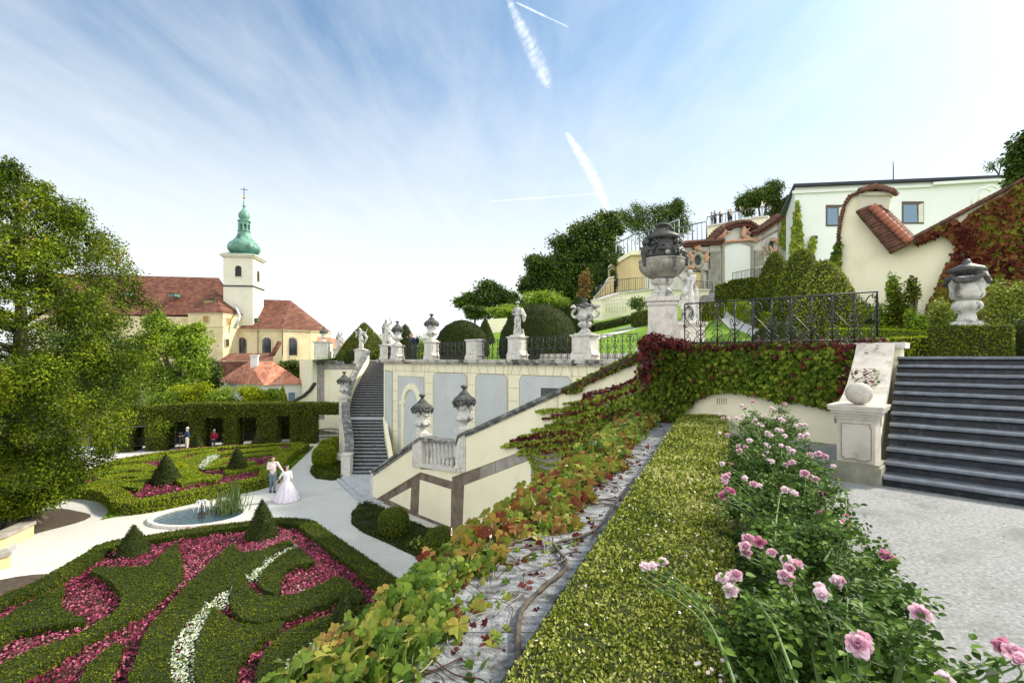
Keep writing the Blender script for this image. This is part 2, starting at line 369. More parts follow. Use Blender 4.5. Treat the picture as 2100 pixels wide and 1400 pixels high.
def rooftile(name, c1, c2, c3, rows=9, cols=5, colax=(1, 0, 0), bump=.6):
    m, t, o = newmat(name); b = t.nodes.new('ShaderNodeBsdfPrincipled'); t.links.new(b.outputs[0], o.inputs[0]); b.inputs['Roughness'].default_value = .85
    tcn = t.nodes.new('ShaderNodeTexCoord'); sp = t.nodes.new('ShaderNodeSeparateXYZ'); t.links.new(tcn.outputs['Object'], sp.inputs[0])
    dt = t.nodes.new('ShaderNodeVectorMath'); dt.operation = 'DOT_PRODUCT'; dt.inputs[1].default_value = colax; t.links.new(tcn.outputs['Object'], dt.inputs[0])
    def saw(sock, k):
        a = t.nodes.new('ShaderNodeMath'); a.operation = 'MULTIPLY'; a.inputs[1].default_value = k; t.links.new(sock, a.inputs[0])
        f = t.nodes.new('ShaderNodeMath'); f.operation = 'FRACT'; t.links.new(a.outputs[0], f.inputs[0]); fl = t.nodes.new('ShaderNodeMath'); fl.operation = 'FLOOR'; t.links.new(a.outputs[0], fl.inputs[0]); return f.outputs[0], fl.outputs[0]
    fz, iz = saw(sp.outputs[2], rows); fx, ix = saw(dt.outputs['Value'], cols)
    cb = t.nodes.new('ShaderNodeCombineXYZ'); t.links.new(ix, cb.inputs[0]); t.links.new(iz, cb.inputs[1])
    wnz = t.nodes.new('ShaderNodeTexWhiteNoise'); wnz.noise_dimensions = '2D'; t.links.new(cb.outputs[0], wnz.inputs['Vector'])
    n = noise(t, .5, 5); ad = t.nodes.new('ShaderNodeMath'); ad.operation = 'MULTIPLY_ADD'; ad.inputs[1].default_value = .5; t.links.new(wnz.outputs['Value'], ad.inputs[0])
    hf = t.nodes.new('ShaderNodeMath'); hf.operation = 'MULTIPLY'; hf.inputs[1].default_value = .55; t.links.new(n.outputs[0], hf.inputs[0]); t.links.new(hf.outputs[0], ad.inputs[2])
    r = ramp(t, [(.2, c1), (.5, c2), (.85, c3)]); t.links.new(ad.outputs[0], r.inputs[0]); t.links.new(r.outputs[0], b.inputs['Base Color'])
    sn = t.nodes.new('ShaderNodeMath'); sn.operation = 'SINE'; mm = t.nodes.new('ShaderNodeMath'); mm.operation = 'MULTIPLY'; mm.inputs[1].default_value = 3.1416; t.links.new(fx, mm.inputs[0]); t.links.new(mm.outputs[0], sn.inputs[0])
    h = t.nodes.new('ShaderNodeMath'); h.operation = 'SUBTRACT'; t.links.new(sn.outputs[0], h.inputs[0]); t.links.new(fz, h.inputs[1])
    bp = t.nodes.new('ShaderNodeBump'); bp.inputs['Strength'].default_value = bump; bp.inputs['Distance'].default_value = .06; t.links.new(h.outputs[0], bp.inputs['Height']); t.links.new(bp.outputs[0], b.inputs['Normal'])
    return m

YEL = M('yellow_stucco', [(.3, (.78, .73, .52)), (.6, (.84, .80, .61)), (.8, (.87, .84, .68))], .8, .9, .15, 30, dirt=(.56, .51, .38), dirtsc=.8, dirtlo=.54, dirthi=.82)
YEL2 = M('deeper_yellow_stucco', [(.3, (.56, .44, .22)), (.7, (.66, .54, .30))], .8, .9, .15, 30)
CHUR = M('ochre_church_plaster', [(.3, (.52, .42, .24)), (.5, (.66, .56, .35)), (.75, (.72, .63, .43))], .35, .9, .1, 8, dirt=(.42, .33, .2), dirtsc=.25, dirtlo=.56, dirthi=.8)
GREY = M('pale_grey_plaster', [(.3, (.47, .50, .50)), (.7, (.56, .59, .59))], .9, .9, .15, 25, dirt=(.42, .46, .46), dirtsc=.9, dirtlo=.6, dirthi=.8)
JOINT = plain('joint_shadow', (.25, .19, .08), .95)
LIME = M('weathered_limestone', [(.25, (.40, .39, .36)), (.5, (.60, .58, .54)), (.8, (.70, .68, .64))], 5, .85, .35, 40, dirt=(.10, .10, .09), dirtsc=2.2, dirtlo=.58, dirthi=.72)
STAT = M('statue_stone', [(.25, (.30, .30, .28)), (.5, (.54, .53, .50)), (.8, (.66, .65, .62))], 6, .8, .4, 40, dirt=(.07, .075, .07), dirtsc=3.2, dirtlo=.48, dirthi=.62)
DARKST = M('blackened_stone', [(.3, (.035, .038, .036)), (.55, (.08, .085, .08)), (.8, (.22, .22, .2))], 7, .75, .5, 40)
COPE = M('lichen_coping_stone', [(.3, (.05, .052, .05)), (.5, (.14, .145, .14)), (.7, (.38, .38, .36))], 4, .85, .4, 40)
BROWN = M('brown_sandstone', [(.3, (.10, .075, .055)), (.5, (.17, .135, .10)), (.7, (.25, .21, .17))], 2.2, .85, .3, 30, dirt=(.5, .46, .45), dirtsc=1.6, dirtlo=.66, dirthi=.72)
GSTONE = M('grey_sandstone', [(.3, (.20, .19, .17)), (.5, (.30, .28, .25)), (.7, (.40, .38, .34))], 2.0, .9, .3, 30)
STEP = M('dark_step_stone', [(.3, (.010, .012, .016)), (.55, (.024, .029, .038)), (.8, (.08, .09, .11))], 9, .27, .35, 60, spec=.55, bdist=.006)
STEPN = M('polished_nosing_painted_highlight', [(.3, (.05, .06, .075)), (.6, (.11, .13, .16)), (.85, (.24, .27, .31))], 6, .24, .25, 50, spec=.8, bdist=.005)  # glossy noses; their sky highlights are painted in as a lighter stone colour
STEPT = M('worn_step_stone', [(.3, (.14, .15, .16)), (.7, (.32, .33, .34))], 5, .55, .3, 40)
TREAD = M('pale_worn_tread', [(.3, (.3, .32, .34)), (.7, (.5, .52, .54))], 4, .7, .2, 30)
IRON = plain('wrought_iron', (.035, .038, .045), .5, .3)
BLUEI = plain('blue_grey_painted_iron', (.16, .21, .25), .5, .2)
GRAV = M('pale_gravel', [(.3, (.42, .42, .39)), (.5, (.53, .53, .50)), (.7, (.60, .60, .58))], 26, .95, .5, 160, dirt=(.44, .43, .38), dirtsc=.35, dirtlo=.5, dirthi=.75, bdist=.008)
GRAVT = M('compacted_gravel', [(.25, (.14, .145, .15)), (.5, (.26, .27, .275)), (.75, (.42, .43, .43))], 30, .95, .8, 150, dirt=(.16, .165, .165), dirtsc=1.6, dirtlo=.48, dirthi=.68, bdist=.008)
SOIL = M('dark_soil', [(.3, (.035, .028, .02)), (.7, (.09, .07, .05))], 8, .95, .8, 40)
BARK = M('bark', [(.3, (.04, .033, .026)), (.7, (.13, .11, .09))], 5, .95, .8, 20, stretch=(3, 3, .5))
LAWN = M('lawn_ground', [(.3, (.09, .19, .006)), (.6, (.15, .28, .010)), (.8, (.20, .34, .015))], 1.2, .9, .6, 40)
TURF = M('grass_verge', [(.3, (.035, .09, .012)), (.7, (.09, .17, .03))], 5, .9, .8, 60)
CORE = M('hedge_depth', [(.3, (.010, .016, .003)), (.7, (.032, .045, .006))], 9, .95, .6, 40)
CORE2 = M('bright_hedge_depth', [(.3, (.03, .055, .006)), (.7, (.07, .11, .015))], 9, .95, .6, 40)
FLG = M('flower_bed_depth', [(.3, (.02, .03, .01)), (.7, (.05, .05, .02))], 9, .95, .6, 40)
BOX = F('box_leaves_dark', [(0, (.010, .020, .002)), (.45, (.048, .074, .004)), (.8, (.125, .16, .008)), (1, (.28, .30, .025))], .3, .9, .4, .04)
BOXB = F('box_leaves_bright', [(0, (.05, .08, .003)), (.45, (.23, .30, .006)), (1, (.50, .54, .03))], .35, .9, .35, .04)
YEW = F('yew_leaves', [(0, (.010, .020, .004)), (.6, (.032, .050, .008)), (1, (.11, .13, .02))], .15, 1.2, .3, .05)
HORN = F('hornbeam_leaves', [(0, (.02, .035, .004)), (.5, (.10, .13, .010)), (.85, (.23, .25, .025)), (1, (.38, .36, .06))], .3, .8, .3, .05)
THUJ = F('thuja_sprays', [(0, (.012, .022, .003)), (.36, (.038, .065, .006)), (.62, (.14, .205, .010)), (.84, (.29, .34, .02)), (.93, (.32, .22, .04)), (1, (.32, .14, .03))], .25, .8, .6, .04)
TRG = F('tree_leaves_mid', [(0, (.016, .034, .006)), (.5, (.06, .105, .012)), (1, (.18, .25, .025))], .3, .25, .4)
TRB = F('tree_leaves_bright', [(0, (.07, .12, .010)), (.5, (.22, .34, .02)), (1, (.46, .54, .06))], .35, .25, .4)
TRA = F('tree_leaves_autumn', [(0, (.12, .10, .03)), (.5, (.30, .17, .05)), (1, (.42, .25, .08))], .3, .5, .3)
IVYG = F('creeper_leaves_green', [(0, (.02, .042, .004)), (.5, (.085, .14, .010)), (.85, (.24, .30, .03)), (.93, (.16, .10, .03)), (1, (.12, .025, .02))], .3, .8, .35, .1)
IVYR = F('creeper_leaves_red', [(0, (.045, .008, .012)), (.5, (.11, .018, .022)), (.85, (.19, .05, .03)), (1, (.13, .14, .02))], .3, .8, .3, .1)
IVYM = F('creeper_leaves_mixed', [(0, (.05, .012, .012)), (.25, (.17, .04, .025)), (.45, (.26, .16, .035)), (.7, (.13, .19, .02)), (1, (.34, .35, .05))], .35, 1.2, .4, .08, .35, 22)
IVYL = F('creeper_leaves_lime', [(0, (.13, .19, .02)), (.6, (.28, .35, .04)), (1, (.5, .5, .1))], .3, 1, .3, .1)
IVYF = F('creeper_leaves_front', [(0, (.025, .055, .008)), (.3, (.08, .15, .018)), (.55, (.17, .25, .03)), (.75, (.34, .33, .06)), (.92, (.27, .13, .045)), (1, (.13, .02, .025))], .35, 1.3, .4, .12, .42, 22)
BOXN = F('clipped_box_sprigs', [(0, (.02, .034, .004)), (.3, (.075, .11, .008)), (.55, (.22, .27, .025)), (.78, (.50, .50, .14)), (1, (.80, .74, .44))], .35, 1.4, .35, .06)
ROSL = F('rose_leaves', [(0, (.016, .035, .006)), (.5, (.06, .12, .018)), (.85, (.15, .25, .035)), (1, (.28, .38, .07))], .3, 2, .3, .08)
PINK = F('begonia_blooms', [(0, (.08, .015, .03)), (.25, (.19, .025, .06)), (.5, (.34, .05, .12)), (.8, (.48, .17, .24)), (1, (.62, .38, .42))], .25, .5, .3, 0)
PINKL = F('begonia_foliage', [(0, (.035, .02, .015)), (1, (.12, .07, .04))], .2, 1, .3, .1)
WHIT = F('white_blooms', [(0, (.42, .48, .32)), (1, (.74, .77, .70))], .2, 1, .3, 0)
ROSEP = F('rose_petals_pale', [(0, (.80, .58, .66)), (.5, (.86, .72, .78)), (1, (.90, .86, .88))], .35, 6, .4, 0)
ROSED = F('rose_petals_deep', [(0, (.50, .10, .24)), (.6, (.70, .30, .44)), (1, (.80, .55, .64))], .35, 6, .4, 0)
GRASSL = F('grass_blades', [(0, (.06, .13, .006)), (.6, (.15, .28, .012)), (1, (.28, .42, .03))], .3, .7, .4, .05)
REED = F('reed_blades', [(0, (.05, .10, .03)), (1, (.20, .26, .08))], .3, 3, .3, .15)
COPPER = M('verdigris_copper', [(.3, (.05, .12, .10)), (.5, (.13, .28, .22)), (.75, (.22, .42, .34))], .5, .55, .15, 3, dirt=(.025, .05, .045), dirtsc=.45, dirtlo=.55, dirthi=.65, metal=.1)
GOLD = plain('gilding', (.75, .5, .12), .3, .9)
ROOFC = rooftile('church_roof_tiles', (.075, .024, .014), (.125, .042, .023), (.19, .08, .05), 2.2, 1.6, (1, 0, 0))
ROOFH = rooftile('house_roof_tiles', (.28, .09, .045), (.42, .16, .09), (.52, .25, .16), 3.5, 3, (1, .3, 0))
TILE = M('clay_tiles', [(.3, (.10, .035, .025)), (.5, (.22, .08, .055)), (.75, (.36, .15, .10))], 5, .85, .4, 30)
TILED = M('mossy_clay_tiles', [(.3, (.05, .035, .03)), (.5, (.14, .07, .05)), (.75, (.26, .12, .085))], 4, .9, .4, 30)
CREAM = M('cream_tower_plaster', [(.3, (.62, .60, .48)), (.7, (.72, .70, .58))], .5, .9, .1, 8)
WHITE = M('white_render', [(.3, (.72, .74, .73)), (.7, (.79, .81, .80))], .5, .9, .08, 15)
GLASS = plain('dark_window_glass', (.03, .035, .045), .08, 0, .8)
GLASSB = plain('sky_window_glass', (.10, .20, .32), .05, 0, .9)
WOOD = plain('shutter_wood', (.36, .22, .08), .8)
BENCH = plain('dark_bench_wood', (.018, .014, .012), .6)
METROOF = plain('roof_edge_metal', (.03, .035, .05), .5, .4)
# ================================================================== THE GROUND
def AB(a, b, z=0.0): return Vector(((a + b) * C7, (b - a) * C7, z))
def wallrun(mb, pts, zb, zt, w, m=0):
    """a wall of width w along XY points with bottom heights zb and top heights zt"""
    n = len(pts); L = strip([Vector((q[0], q[1])) for q in pts], w); A = L[:n]; B = L[n:][::-1]
    v = []
    for i in range(n):
        v += [(*A[i], zb[i]), (*A[i], zt[i]), (*B[i], zt[i]), (*B[i], zb[i])]
    f = []
    for i in range(n - 1):
        for j in range(4): f.append((i * 4 + j, i * 4 + (j + 1) % 4, (i + 1) * 4 + (j + 1) % 4, (i + 1) * 4 + j))
    f += [(0, 3, 2, 1), ((n - 1) * 4, (n - 1) * 4 + 1, (n - 1) * 4 + 2, (n - 1) * 4 + 3)]
    mb.add(v, f, m)

CITY = M('distant_city_ground', [(.3, (.07, .09, .04)), (.7, (.14, .15, .08))], .05, .95, 0)
mb = MB(); mb.add([(-4000, -200, -6.7), (4000, -200, -6.7), (4000, 8000, -6.7), (-4000, 8000, -6.7)], [(0, 1, 2, 3)])
struct(mb.build('ground', CITY))
mb = MB(); mb.prism([(-60, 4), (8, 4), (8, 22), (-6, 36), (-12, 44), (-17, 42), (-30, 37), (-60, 32)], -6.69, ZL)
struct(mb.build('garden_path', GRAV))

# upper terrace
ut = [(-8.05, 31.05), (6.86, 16.05), (3.39, 12.87), tuple(AB(-1.35, 11.45))[:2], tuple(AB(6, 11.72))[:2], (34, -6), (70, 10), (70, 66), (-6, 72), (-27, 62), (-18.4, 46), (-12.1, 41), (-11.95, 40.15), (-10.5, 40.15)]
mb = MB(); mb.prism(ut, -6.68, ZU, 0, 1)
struct(mb.build('upper_terrace', [YEL, GRAV]))
def zslope(a, b):
    f = min(max((a + 50) / 12, 0), 1); f = f * f * (3 - 2 * f)
    s = max(b - 18.2, 0) * .212 if b < 42 else (42 - 18.2) * .212 + (b - 42) * .02
    return ZU - .03 + s * f
def hz_at(x, y):
    return zslope((x - y) * C7, (x + y) * C7)
def GS(px, py):          # picture point on the slope
    r = (px - 1050) / 1000; q = (735 - py) / 1000; lo, hi = 15.0, 140.0
    g = lambda Y: q * Y - hz_at(r * Y, Y)
    prev = g(lo); Y = lo
    while Y < hi:
        Y2 = Y + .5; c = g(Y2)
        if prev > 0 >= c: return Vector((r * Y2, Y2, q * Y2))
        prev = c; Y = Y2
    return Vector((r * 50, 50, q * 50))
def GSY(px, Y, dz=0): return Vector(((px - 1050) / 1000 * Y, Y, hz_at((px - 1050) / 1000 * Y, Y) + dz))
na, nb = 70, 60
A_ = np.linspace(-49, 45, na); B_ = np.linspace(17.6, 110, nb)
v = [tuple(AB(a, b, zslope(a, b) + .0)) for b in B_ for a in A_]
f = [(j * na + i, j * na + i + 1, (j + 1) * na + i + 1, (j + 1) * na + i) for j in range(nb - 1) for i in range(na - 1)]
f = [q_ for q_ in f if not (v[q_[0]][0] < -6.5 and v[q_[0]][1] < 44) and not v[q_[0]][0] < -30]
mb = MB(); mb.add(v, f, 0, True)
T = mb.tris(); ctr = T.mean(1); T2 = T[(ctr[:, 1] < 48) & (ctr[:, 0] > -6)]
p, no = sample(T2, 90000)
leaves(mb, p, nrm(rng.normal(0, 1, (len(p), 3)) * [1, 1, .2]), np.array([0, 0, 1.0]) + rng.normal(0, .35, (len(p), 3)), rng.uniform(.03, .06, len(p)), TRI, 1)
struct(mb.build('lawn', [LAWN, GRASSL]))

# our terrace
capL = lambda Y: Vector((-1.08 + .424 * (Y - 2.4), Y, 0))
mb = MB(); mb.prism([tuple(capL(-3))[:2], tuple(capL(12.6))[:2], tuple(AB(-6.72, 11.4))[:2], tuple(AB(6, 11.4))[:2], (34, -8), (34, -12), (0, -12)], -6.68, ZT, 0, 1)
struct(mb.build('rose_terrace', [YEL, GRAVT]))
# pebbles loose on our terrace
mb = MB(); n = 5200
x = rng.uniform(1.4, 9, n); y = rng.uniform(1.5, 8.0, n)
ok = (x * C7 + y * C7 < 8.0) & (x > 1.25 + .44 * y); x = x[ok]; y = y[ok]
leaves(mb, np.stack([x, y, np.full(len(x), ZT + .003)], 1), nrm(rng.normal(0, .25, (len(x), 3)) + [0, 0, 1]), rng.normal(0, 1, (len(x), 3)), rng.uniform(.006, .018, len(x)), BLO, 0)
mb.build('pebbles', GRAVT).update_tag()
tag(bpy.data.objects['pebbles'], 'fine loose grit scattered over the terrace gravel in front of the dark steps', 'grit', kind='stuff')

# ================================================================== STAIRS ON THE RIGHT
LIMEB = M('pinkish_weathered_limestone', [(.25, (.32, .30, .26)), (.5, (.48, .45, .40)), (.8, (.58, .54, .48))], 3, .85, .5, 50, dirt=(.16, .15, .12), dirtsc=2.0, dirtlo=.52, dirthi=.7)

st = thing('dark_staircase', 'broad flight of dark blue-black stone steps with rounded noses beside the ball pedestal', 'staircase', AB(1, 8.1, ZT))
def aleft(b): return -1.1 - .25 * (b - 8.1) / 3.6
for n in range(1, 13):
    b0 = 8.1 + .3 * (n - 1); z = ZT + .145 * n; mb = MB()
    prof = [(b0 + .34, z), (b0 + .02, z), (b0 - .012, z - .006), (b0 - .03, z - .025), (b0 - .03, z - .045), (b0 - .012, z - .064), (b0 + .015, z - .07), (b0 + .018, z - .082), (b0 + .045, z - .085), (b0 + .05, z - .16), (b0 + .34, z - .16)]
    a0 = aleft(b0); a1 = 5.5; k = len(prof); NS = 26; v = []
    for s_ in range(NS + 1):
        jb, jz = (random.uniform(-.005, .005), random.uniform(-.004, .003)) if 0 < s_ < NS else (0, 0); wear = -.006 * math.exp(-((s_ / NS - .45) * 3) ** 2)
        v += [tuple(AB(a0 + (a1 - a0) * s_ / NS, q[0] + (jb if i_ < 10 and i_ > 0 else 0), q[1] + (jz + wear if i_ < 5 else 0))) for i_, q in enumerate(prof)]
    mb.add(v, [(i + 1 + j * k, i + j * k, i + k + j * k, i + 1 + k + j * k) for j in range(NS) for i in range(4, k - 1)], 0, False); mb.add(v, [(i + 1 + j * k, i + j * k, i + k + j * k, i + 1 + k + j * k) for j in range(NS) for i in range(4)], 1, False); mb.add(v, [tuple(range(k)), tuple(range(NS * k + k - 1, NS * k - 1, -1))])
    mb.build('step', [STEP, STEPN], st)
mb = MB()                                                # yellow stringer between the flight and the raking coping
prof = [(8.45, -.95), (8.89, -.78), (9.4, -.67), (9.84, -.53), (10.3, -.32), (10.8, -.07), (11.15, .16), (11.45, .17)]
wallrun(mb, [AB(-1.40 - .25 * (b - 8.1) / 3.6, b) for b, z in prof], [-1.75] * 8, [z for b, z in prof], .42)
wl_ = mb.build('stair_side_wall', YEL); tag(wl_, 'curving yellow stringer wall under its raking pale coping beside the dark steps', 'wall')
mb = MB()
wallrun(mb, [AB(-1.42 - .25 * (b - 8.1) / 3.6, b) for b, z in prof], [z + .002 for b, z in prof], [z + .11 for b, z in prof], .56)
mb.build('coping', LIMEB, None); c_ = bpy.data.objects['coping']; c_.parent = wl_

def pedestal(name, label, c, w, h, rot=-math.pi / 4, mat=None, cap=.1, base=.16, group=None, panel=True, d=None, flare=0):
    """c = centre of the foot; local: built in place"""
    mat = mat or LIME; d = d or w
    t = thing(name, label, 'pedestal', c, group)
    ca, sa = math.cos(rot), math.sin(rot)
    def bx(mbx, cx, cy, cz, sx, sy, sz): mbx.box((c[0] + cx * ca - cy * sa, c[1] + cx * sa + cy * ca, c[2] + cz), (sx, sy, sz), rot)
    m1 = MB(); bx(m1, 0, 0, base / 2, w * 1.14, d * 1.14, base); bx(m1, 0, 0, base + .02, w * 1.07, d * 1.07, .04); m1.build('base', mat, t)
    m1 = MB(); hb = h - base - cap - .04; bx(m1, 0, 0, base + .04 + hb / 2, w, d, hb)
    if flare:
        for sx_ in (-1, 1):
            pts = [(sx_ * w / 2, base + .04)] + [(sx_ * (w / 2 + flare * (1 - math.sin(t_ * math.pi / 2 / 5))), base + .04 + .5 * hb * (1 - math.cos(t_ * math.pi / 2 / 5))) for t_ in range(6)]
            m1.plate([Vector((c[0] + x_ * ca + d * .45 * sa, c[1] + x_ * sa - d * .45 * ca, c[2] + z_)) for x_, z_ in pts], (sa, -ca, 0), d * .9)
    m1.build('die', mat, t)
    m1 = MB(); bx(m1, 0, 0, h - cap * .8, w * 1.08, d * 1.08, cap * .45); bx(m1, 0, 0, h - cap * .28, w * 1.2, d * 1.2, cap * .5); bx(m1, 0, 0, h - .004, w * 1.12, d * 1.12, .02); m1.build('cap', mat, t)
    if panel:
        m1 = MB(); bx(m1, 0, -d / 2 - .012, base + .04 + hb / 2, w * .68, .025, hb * .76)
        if abs(w - d) < .3: bx(m1, w / 2 + .012, 0, base + .04 + hb / 2, .025, d * .68, hb * .76)
        m1.build('panel', mat, t)
    return t
bp_ = AB(-1.40, 8.3, ZT)
ped = thing('ball_pedestal', 'stout pale limestone pedestal with a shaped front panel at the foot of the dark steps', 'pedestal', bp_)
rr = -math.pi / 4
mb = MB(); mb.box(bp_ + Vector((0, 0, .12)), (.58, .58, .24), rr); mb.box(bp_ + Vector((0, 0, .255)), (.54, .54, .04), rr); mb.build('plinth', M('mossy_plinth_stone', [(.25, (.14, .14, .11)), (.5, (.24, .24, .19)), (.8, (.36, .35, .29))], 4, .9, .5, 40), ped)
mb = MB(); mb.box(bp_ + Vector((0, 0, .57)), (.44, .44, .60), rr); mb.build('die', LIMEB, ped)
mb = MB()
for z_, w_, h_ in ((.885, .47, .04), (.925, .51, .04), (.965, .57, .04), (1.005, .62, .04), (1.04, .64, .032)): mb.box(bp_ + Vector((0, 0, z_)), (w_, w_, h_ + .0), rr)
mb.build('moulded_cap', LIMEB, ped)
mb = MB(); fc = bp_ - VD * .222
pts = [(-.155, .36), (-.155, .80), (.155, .80), (.155, .76), (.17, .74), (.17, .34), (.11, .31), (.04, .315), (0, .33), (-.06, .33), (-.11, .31)]
mb.plate([fc - VD * .008 + UD * x_ * 1.06 + Vector((0, 0, .57 + (z_ - .57) * 1.035)) for x_, z_ in pts], -VD, .02); mb.build('panel_groove', JOINT, ped); mb = MB(); mb.plate([fc - VD * .022 + UD * x_ + Vector((0, 0, z_)) for x_, z_ in pts], -VD, .03); mb.build('front_panel', LIMEB, ped)
mb = MB(); mb.ball(bp_ + Vector((0, 0, 1.056 + .153)), (.165, .165, .155), 0, 20)
tag(mb.build('stone_ball', LIMEB, None, loc=bp_ + Vector((0, 0, 1.056))), 'grey stone ball resting on the pedestal left of the dark steps', 'ball')

# ================================================================== IVY WALL (end of our terrace)
mb = MB(); wallrun(mb, [AB(-6.75, 11.70), AB(-1.3, 11.70)], [-6.68] * 2, [.19] * 2, .5)
iw = mb.build('terrace_wall', YEL); tag(iw, 'yellow retaining wall almost hidden by green creeper behind the roses', 'wall')
mb = MB(); wallrun(mb, [AB(-6.8, 11.70), AB(-1.22, 11.70)], [.192] * 2, [.30] * 2, .62); o = mb.build('coping', LIME, None); o.parent = iw
mb = MB()
for k in range(5): mb.box(W(1471 + k * 4.6, 822, 11.45 * 1.41421, .004), (.012, .012, .14), rr)
for k in range(3): mb.box(W(1585 + k * 6, 842, 11.45 * 1.41421, .004), (.012, .012, .12), rr)
o = mb.build('vent_slot', JOINT); o.parent = iw

# low parapet with worn cap, left of the box hedge
CAPM = M('worn_cap_stone', [(.28, (.07, .073, .075)), (.44, (.17, .18, .19)), (.56, (.30, .32, .34)), (.8, (.45, .475, .50))], 7, .9, .9, 45, stretch=(1, 2.2, 1), dirt=(.07, .07, .065), dirtsc=5, dirtlo=.52, dirthi=.64, bdist=.03)
m_ = MB(); ys = np.linspace(-2.5, 12.2, 12)
for i in range(11):
    y0, y1 = ys[i] + .006, ys[i + 1] - .006; w_ = 1.02
    q = [capL(y0), capL(y1), capL(y1) + Vector((w_, 0, 0)), capL(y0) + Vector((w_, 0, 0))]
    zt = -1.60 + random.uniform(-.006, .006)
    m_.prism([(p_.x, p_.y) for p_ in q], -1.72, zt)
cp = m_.build('low_parapet', CAPM); tag(cp, 'long worn grey stone cap with creeper stems running beside the clipped box hedge', 'parapet')
# ================================================================== FRONT STAIR WALL
SF = 16.4
NV = Vector((-C7, -C7, 0))
def PW(pts, S, d): return [W(x, y, S, d) for x, y in pts]
def gz(px, S, z=-6.66):
    q = W(px, 735, S); return Vector((q.x, q.y, z))
fw = thing('stair_wall', 'tall yellow stair wall with brown stone bands and a raking coping', 'wall', gz(1000, SF, ZL))
top = [(765, 975), (861, 908), (861, 962), (934, 962), (934, 899), (945, 896), (966, 887), (1109, 821), (1180, 790), (1300, 742), (1318, 735)]
body = [W(x, y, SF) for x, y in top] + [gz(1318, SF), gz(765, SF)]
mb = MB(); mb.plate(body, NV, .4); mb.build('wall_body', YEL, fw)
mb = MB(); mb.plate(PW([(768, 1025), (862, 968), (927, 987), (927, 978), (985, 957), (985, 1127), (924, 1101), (838, 1066), (768, 1033)], SF, .012), NV, .02); mb.build('brown_band', BROWN, fw)
mb = MB(); mb.plate(PW([(985.3, 957), (1090, 918), (1147, 899), (1147, 1190), (1090, 1165), (985.3, 1127)], SF, .012), NV, .02); mb.build('grey_band', GSTONE, fw)
mb = MB()
for pp in ([(861, 983), (925, 1003), (924, 1080), (858, 1054)], [(952, 994), (1089, 941), (1088, 1150), (948, 1093)], [(843, 999), (841, 1045), (797, 1024)]):
    mb.plate(PW(pp, SF, .02), NV, .02)
mb.build('field_panel', YEL, fw)
mb = MB()
def jline(mb, a, b, S, d, w=.02):
    A = W(*a, S, d); B = W(*b, S, d); t = (B - A).normalized(); n = t.cross(NV).normalized() * w / 2
    mb.plate([A - n, B - n, B + n, A + n], NV, .01)
for a, b in (((927, 1020), (950, 1026)), ((926, 1055), (950, 1062)), ((843, 1000), (860, 1004)), ((1016, 946), (1016, 966)), ((1090, 985), (1147, 985)), ((1118, 985), (1118, 1060)), ((1144, 806), (1144, 900)), ((927, 978), (985, 957)), ((985, 957), (1090, 918)), ((862, 968), (927, 987)), ((768, 1025), (862, 968)), ((1090, 941), (952, 994))):
    jline(mb, a, b, SF, .024 if a[0] != 1144 else .004, .018)
mb.build('joint', JOINT, fw)
# coping: raking bands
def band(mb, line, th_px, S, d, th, m=0):
    for (x0, y0), (x1, y1) in zip(line[:-1], line[1:]):
        t0 = th_px * 20 / (S / (1 + (x0 - 1050) / 1000)) ; t1 = th_px * 20 / (S / (1 + (x1 - 1050) / 1000))
        mb.plate(PW([(x0, y0), (x1, y1), (x1, y1 + t1), (x0, y0 + t0)], S, d), NV, th, m)
mb = MB(); band(mb, [(760, 965), (862, 894)], 6, SF, .10, .6); band(mb, [(765, 970), (862, 901)], 6, SF, .05, .5)
ln = [(934, 906), (938, 892), (948, 885.5), (966, 879), (1109, 813), (1180, 782), (1300, 733), (1320, 725)]
band(mb, ln, 6, SF, .10, .6); band(mb, [(x, y + 6.5) for x, y in ln], 5, SF, .05, .5); mb.build('coping', COPE, fw)
# landing balustrade
bl = thing('landing_balustrade', 'short stone balustrade with bulging balusters on the landing of the yellow stair wall', 'balustrade', W(897, 962, SF))
mb = MB(); mb.plate(PW([(863, 896), (934, 906), (934, 914), (863, 904)], SF, .09), NV, .5); mb.build('handrail', COPE, bl)
mb = MB(); mb.plate(PW([(863, 951), (934, 960), (934, 968), (863, 958)], SF, .07), NV, .5); mb.build('bottom_rail', LIME, bl)
for i in range(8):
    px = 869 + i * 8.2; A = W(px, 952 + (px - 863) * .127, SF, -.17); B = W(px, 904 + (px - 863) * .127, SF, -.17); h = B.z - A.z
    mb = MB(); pr = [(.055, 0), (.055, .05), (.035, .06), (.045, .1), (.078, .2), (.074, .28), (.04, .4), (.03, .47), (.05, .485), (.05, .515), (.03, .53), (.04, .6), (.074, .72), (.078, .80), (.045, .9), (.035, .94), (.055, .95), (.055, 1)]
    mb.lathe([(r_, z_ * h) for r_, z_ in pr], 10, A); mb.build('baluster', LIME, bl)
for px0, px1, yb, yt, nm in ((845, 865, 957, 898, 0), (933, 953, 968, 893, 1)):
    mb = MB(); mb.plate(PW([(px0, yt if nm else yt + 12), (px1, yt - (4 if nm else 0)), (px1, yb), (px0 + (4 if nm else 0), yb)], SF, .06), NV, .52)
    mb.plate(PW([(px0 + 4, yt + 16), (px1 - 3, yt + 9), (px1 - 3, yb - 10), (px0 + 5, yb - 8)], SF, .075), NV, .02)
    mb.build('end_post', LIME, bl)
# newel at the foot
a = gz(763, SF, ZL) + VD * .25
pedestal('newel_post', 'slim pale stone newel at the foot of the yellow stair wall', a, .42, 1.28, group=None, panel=False)

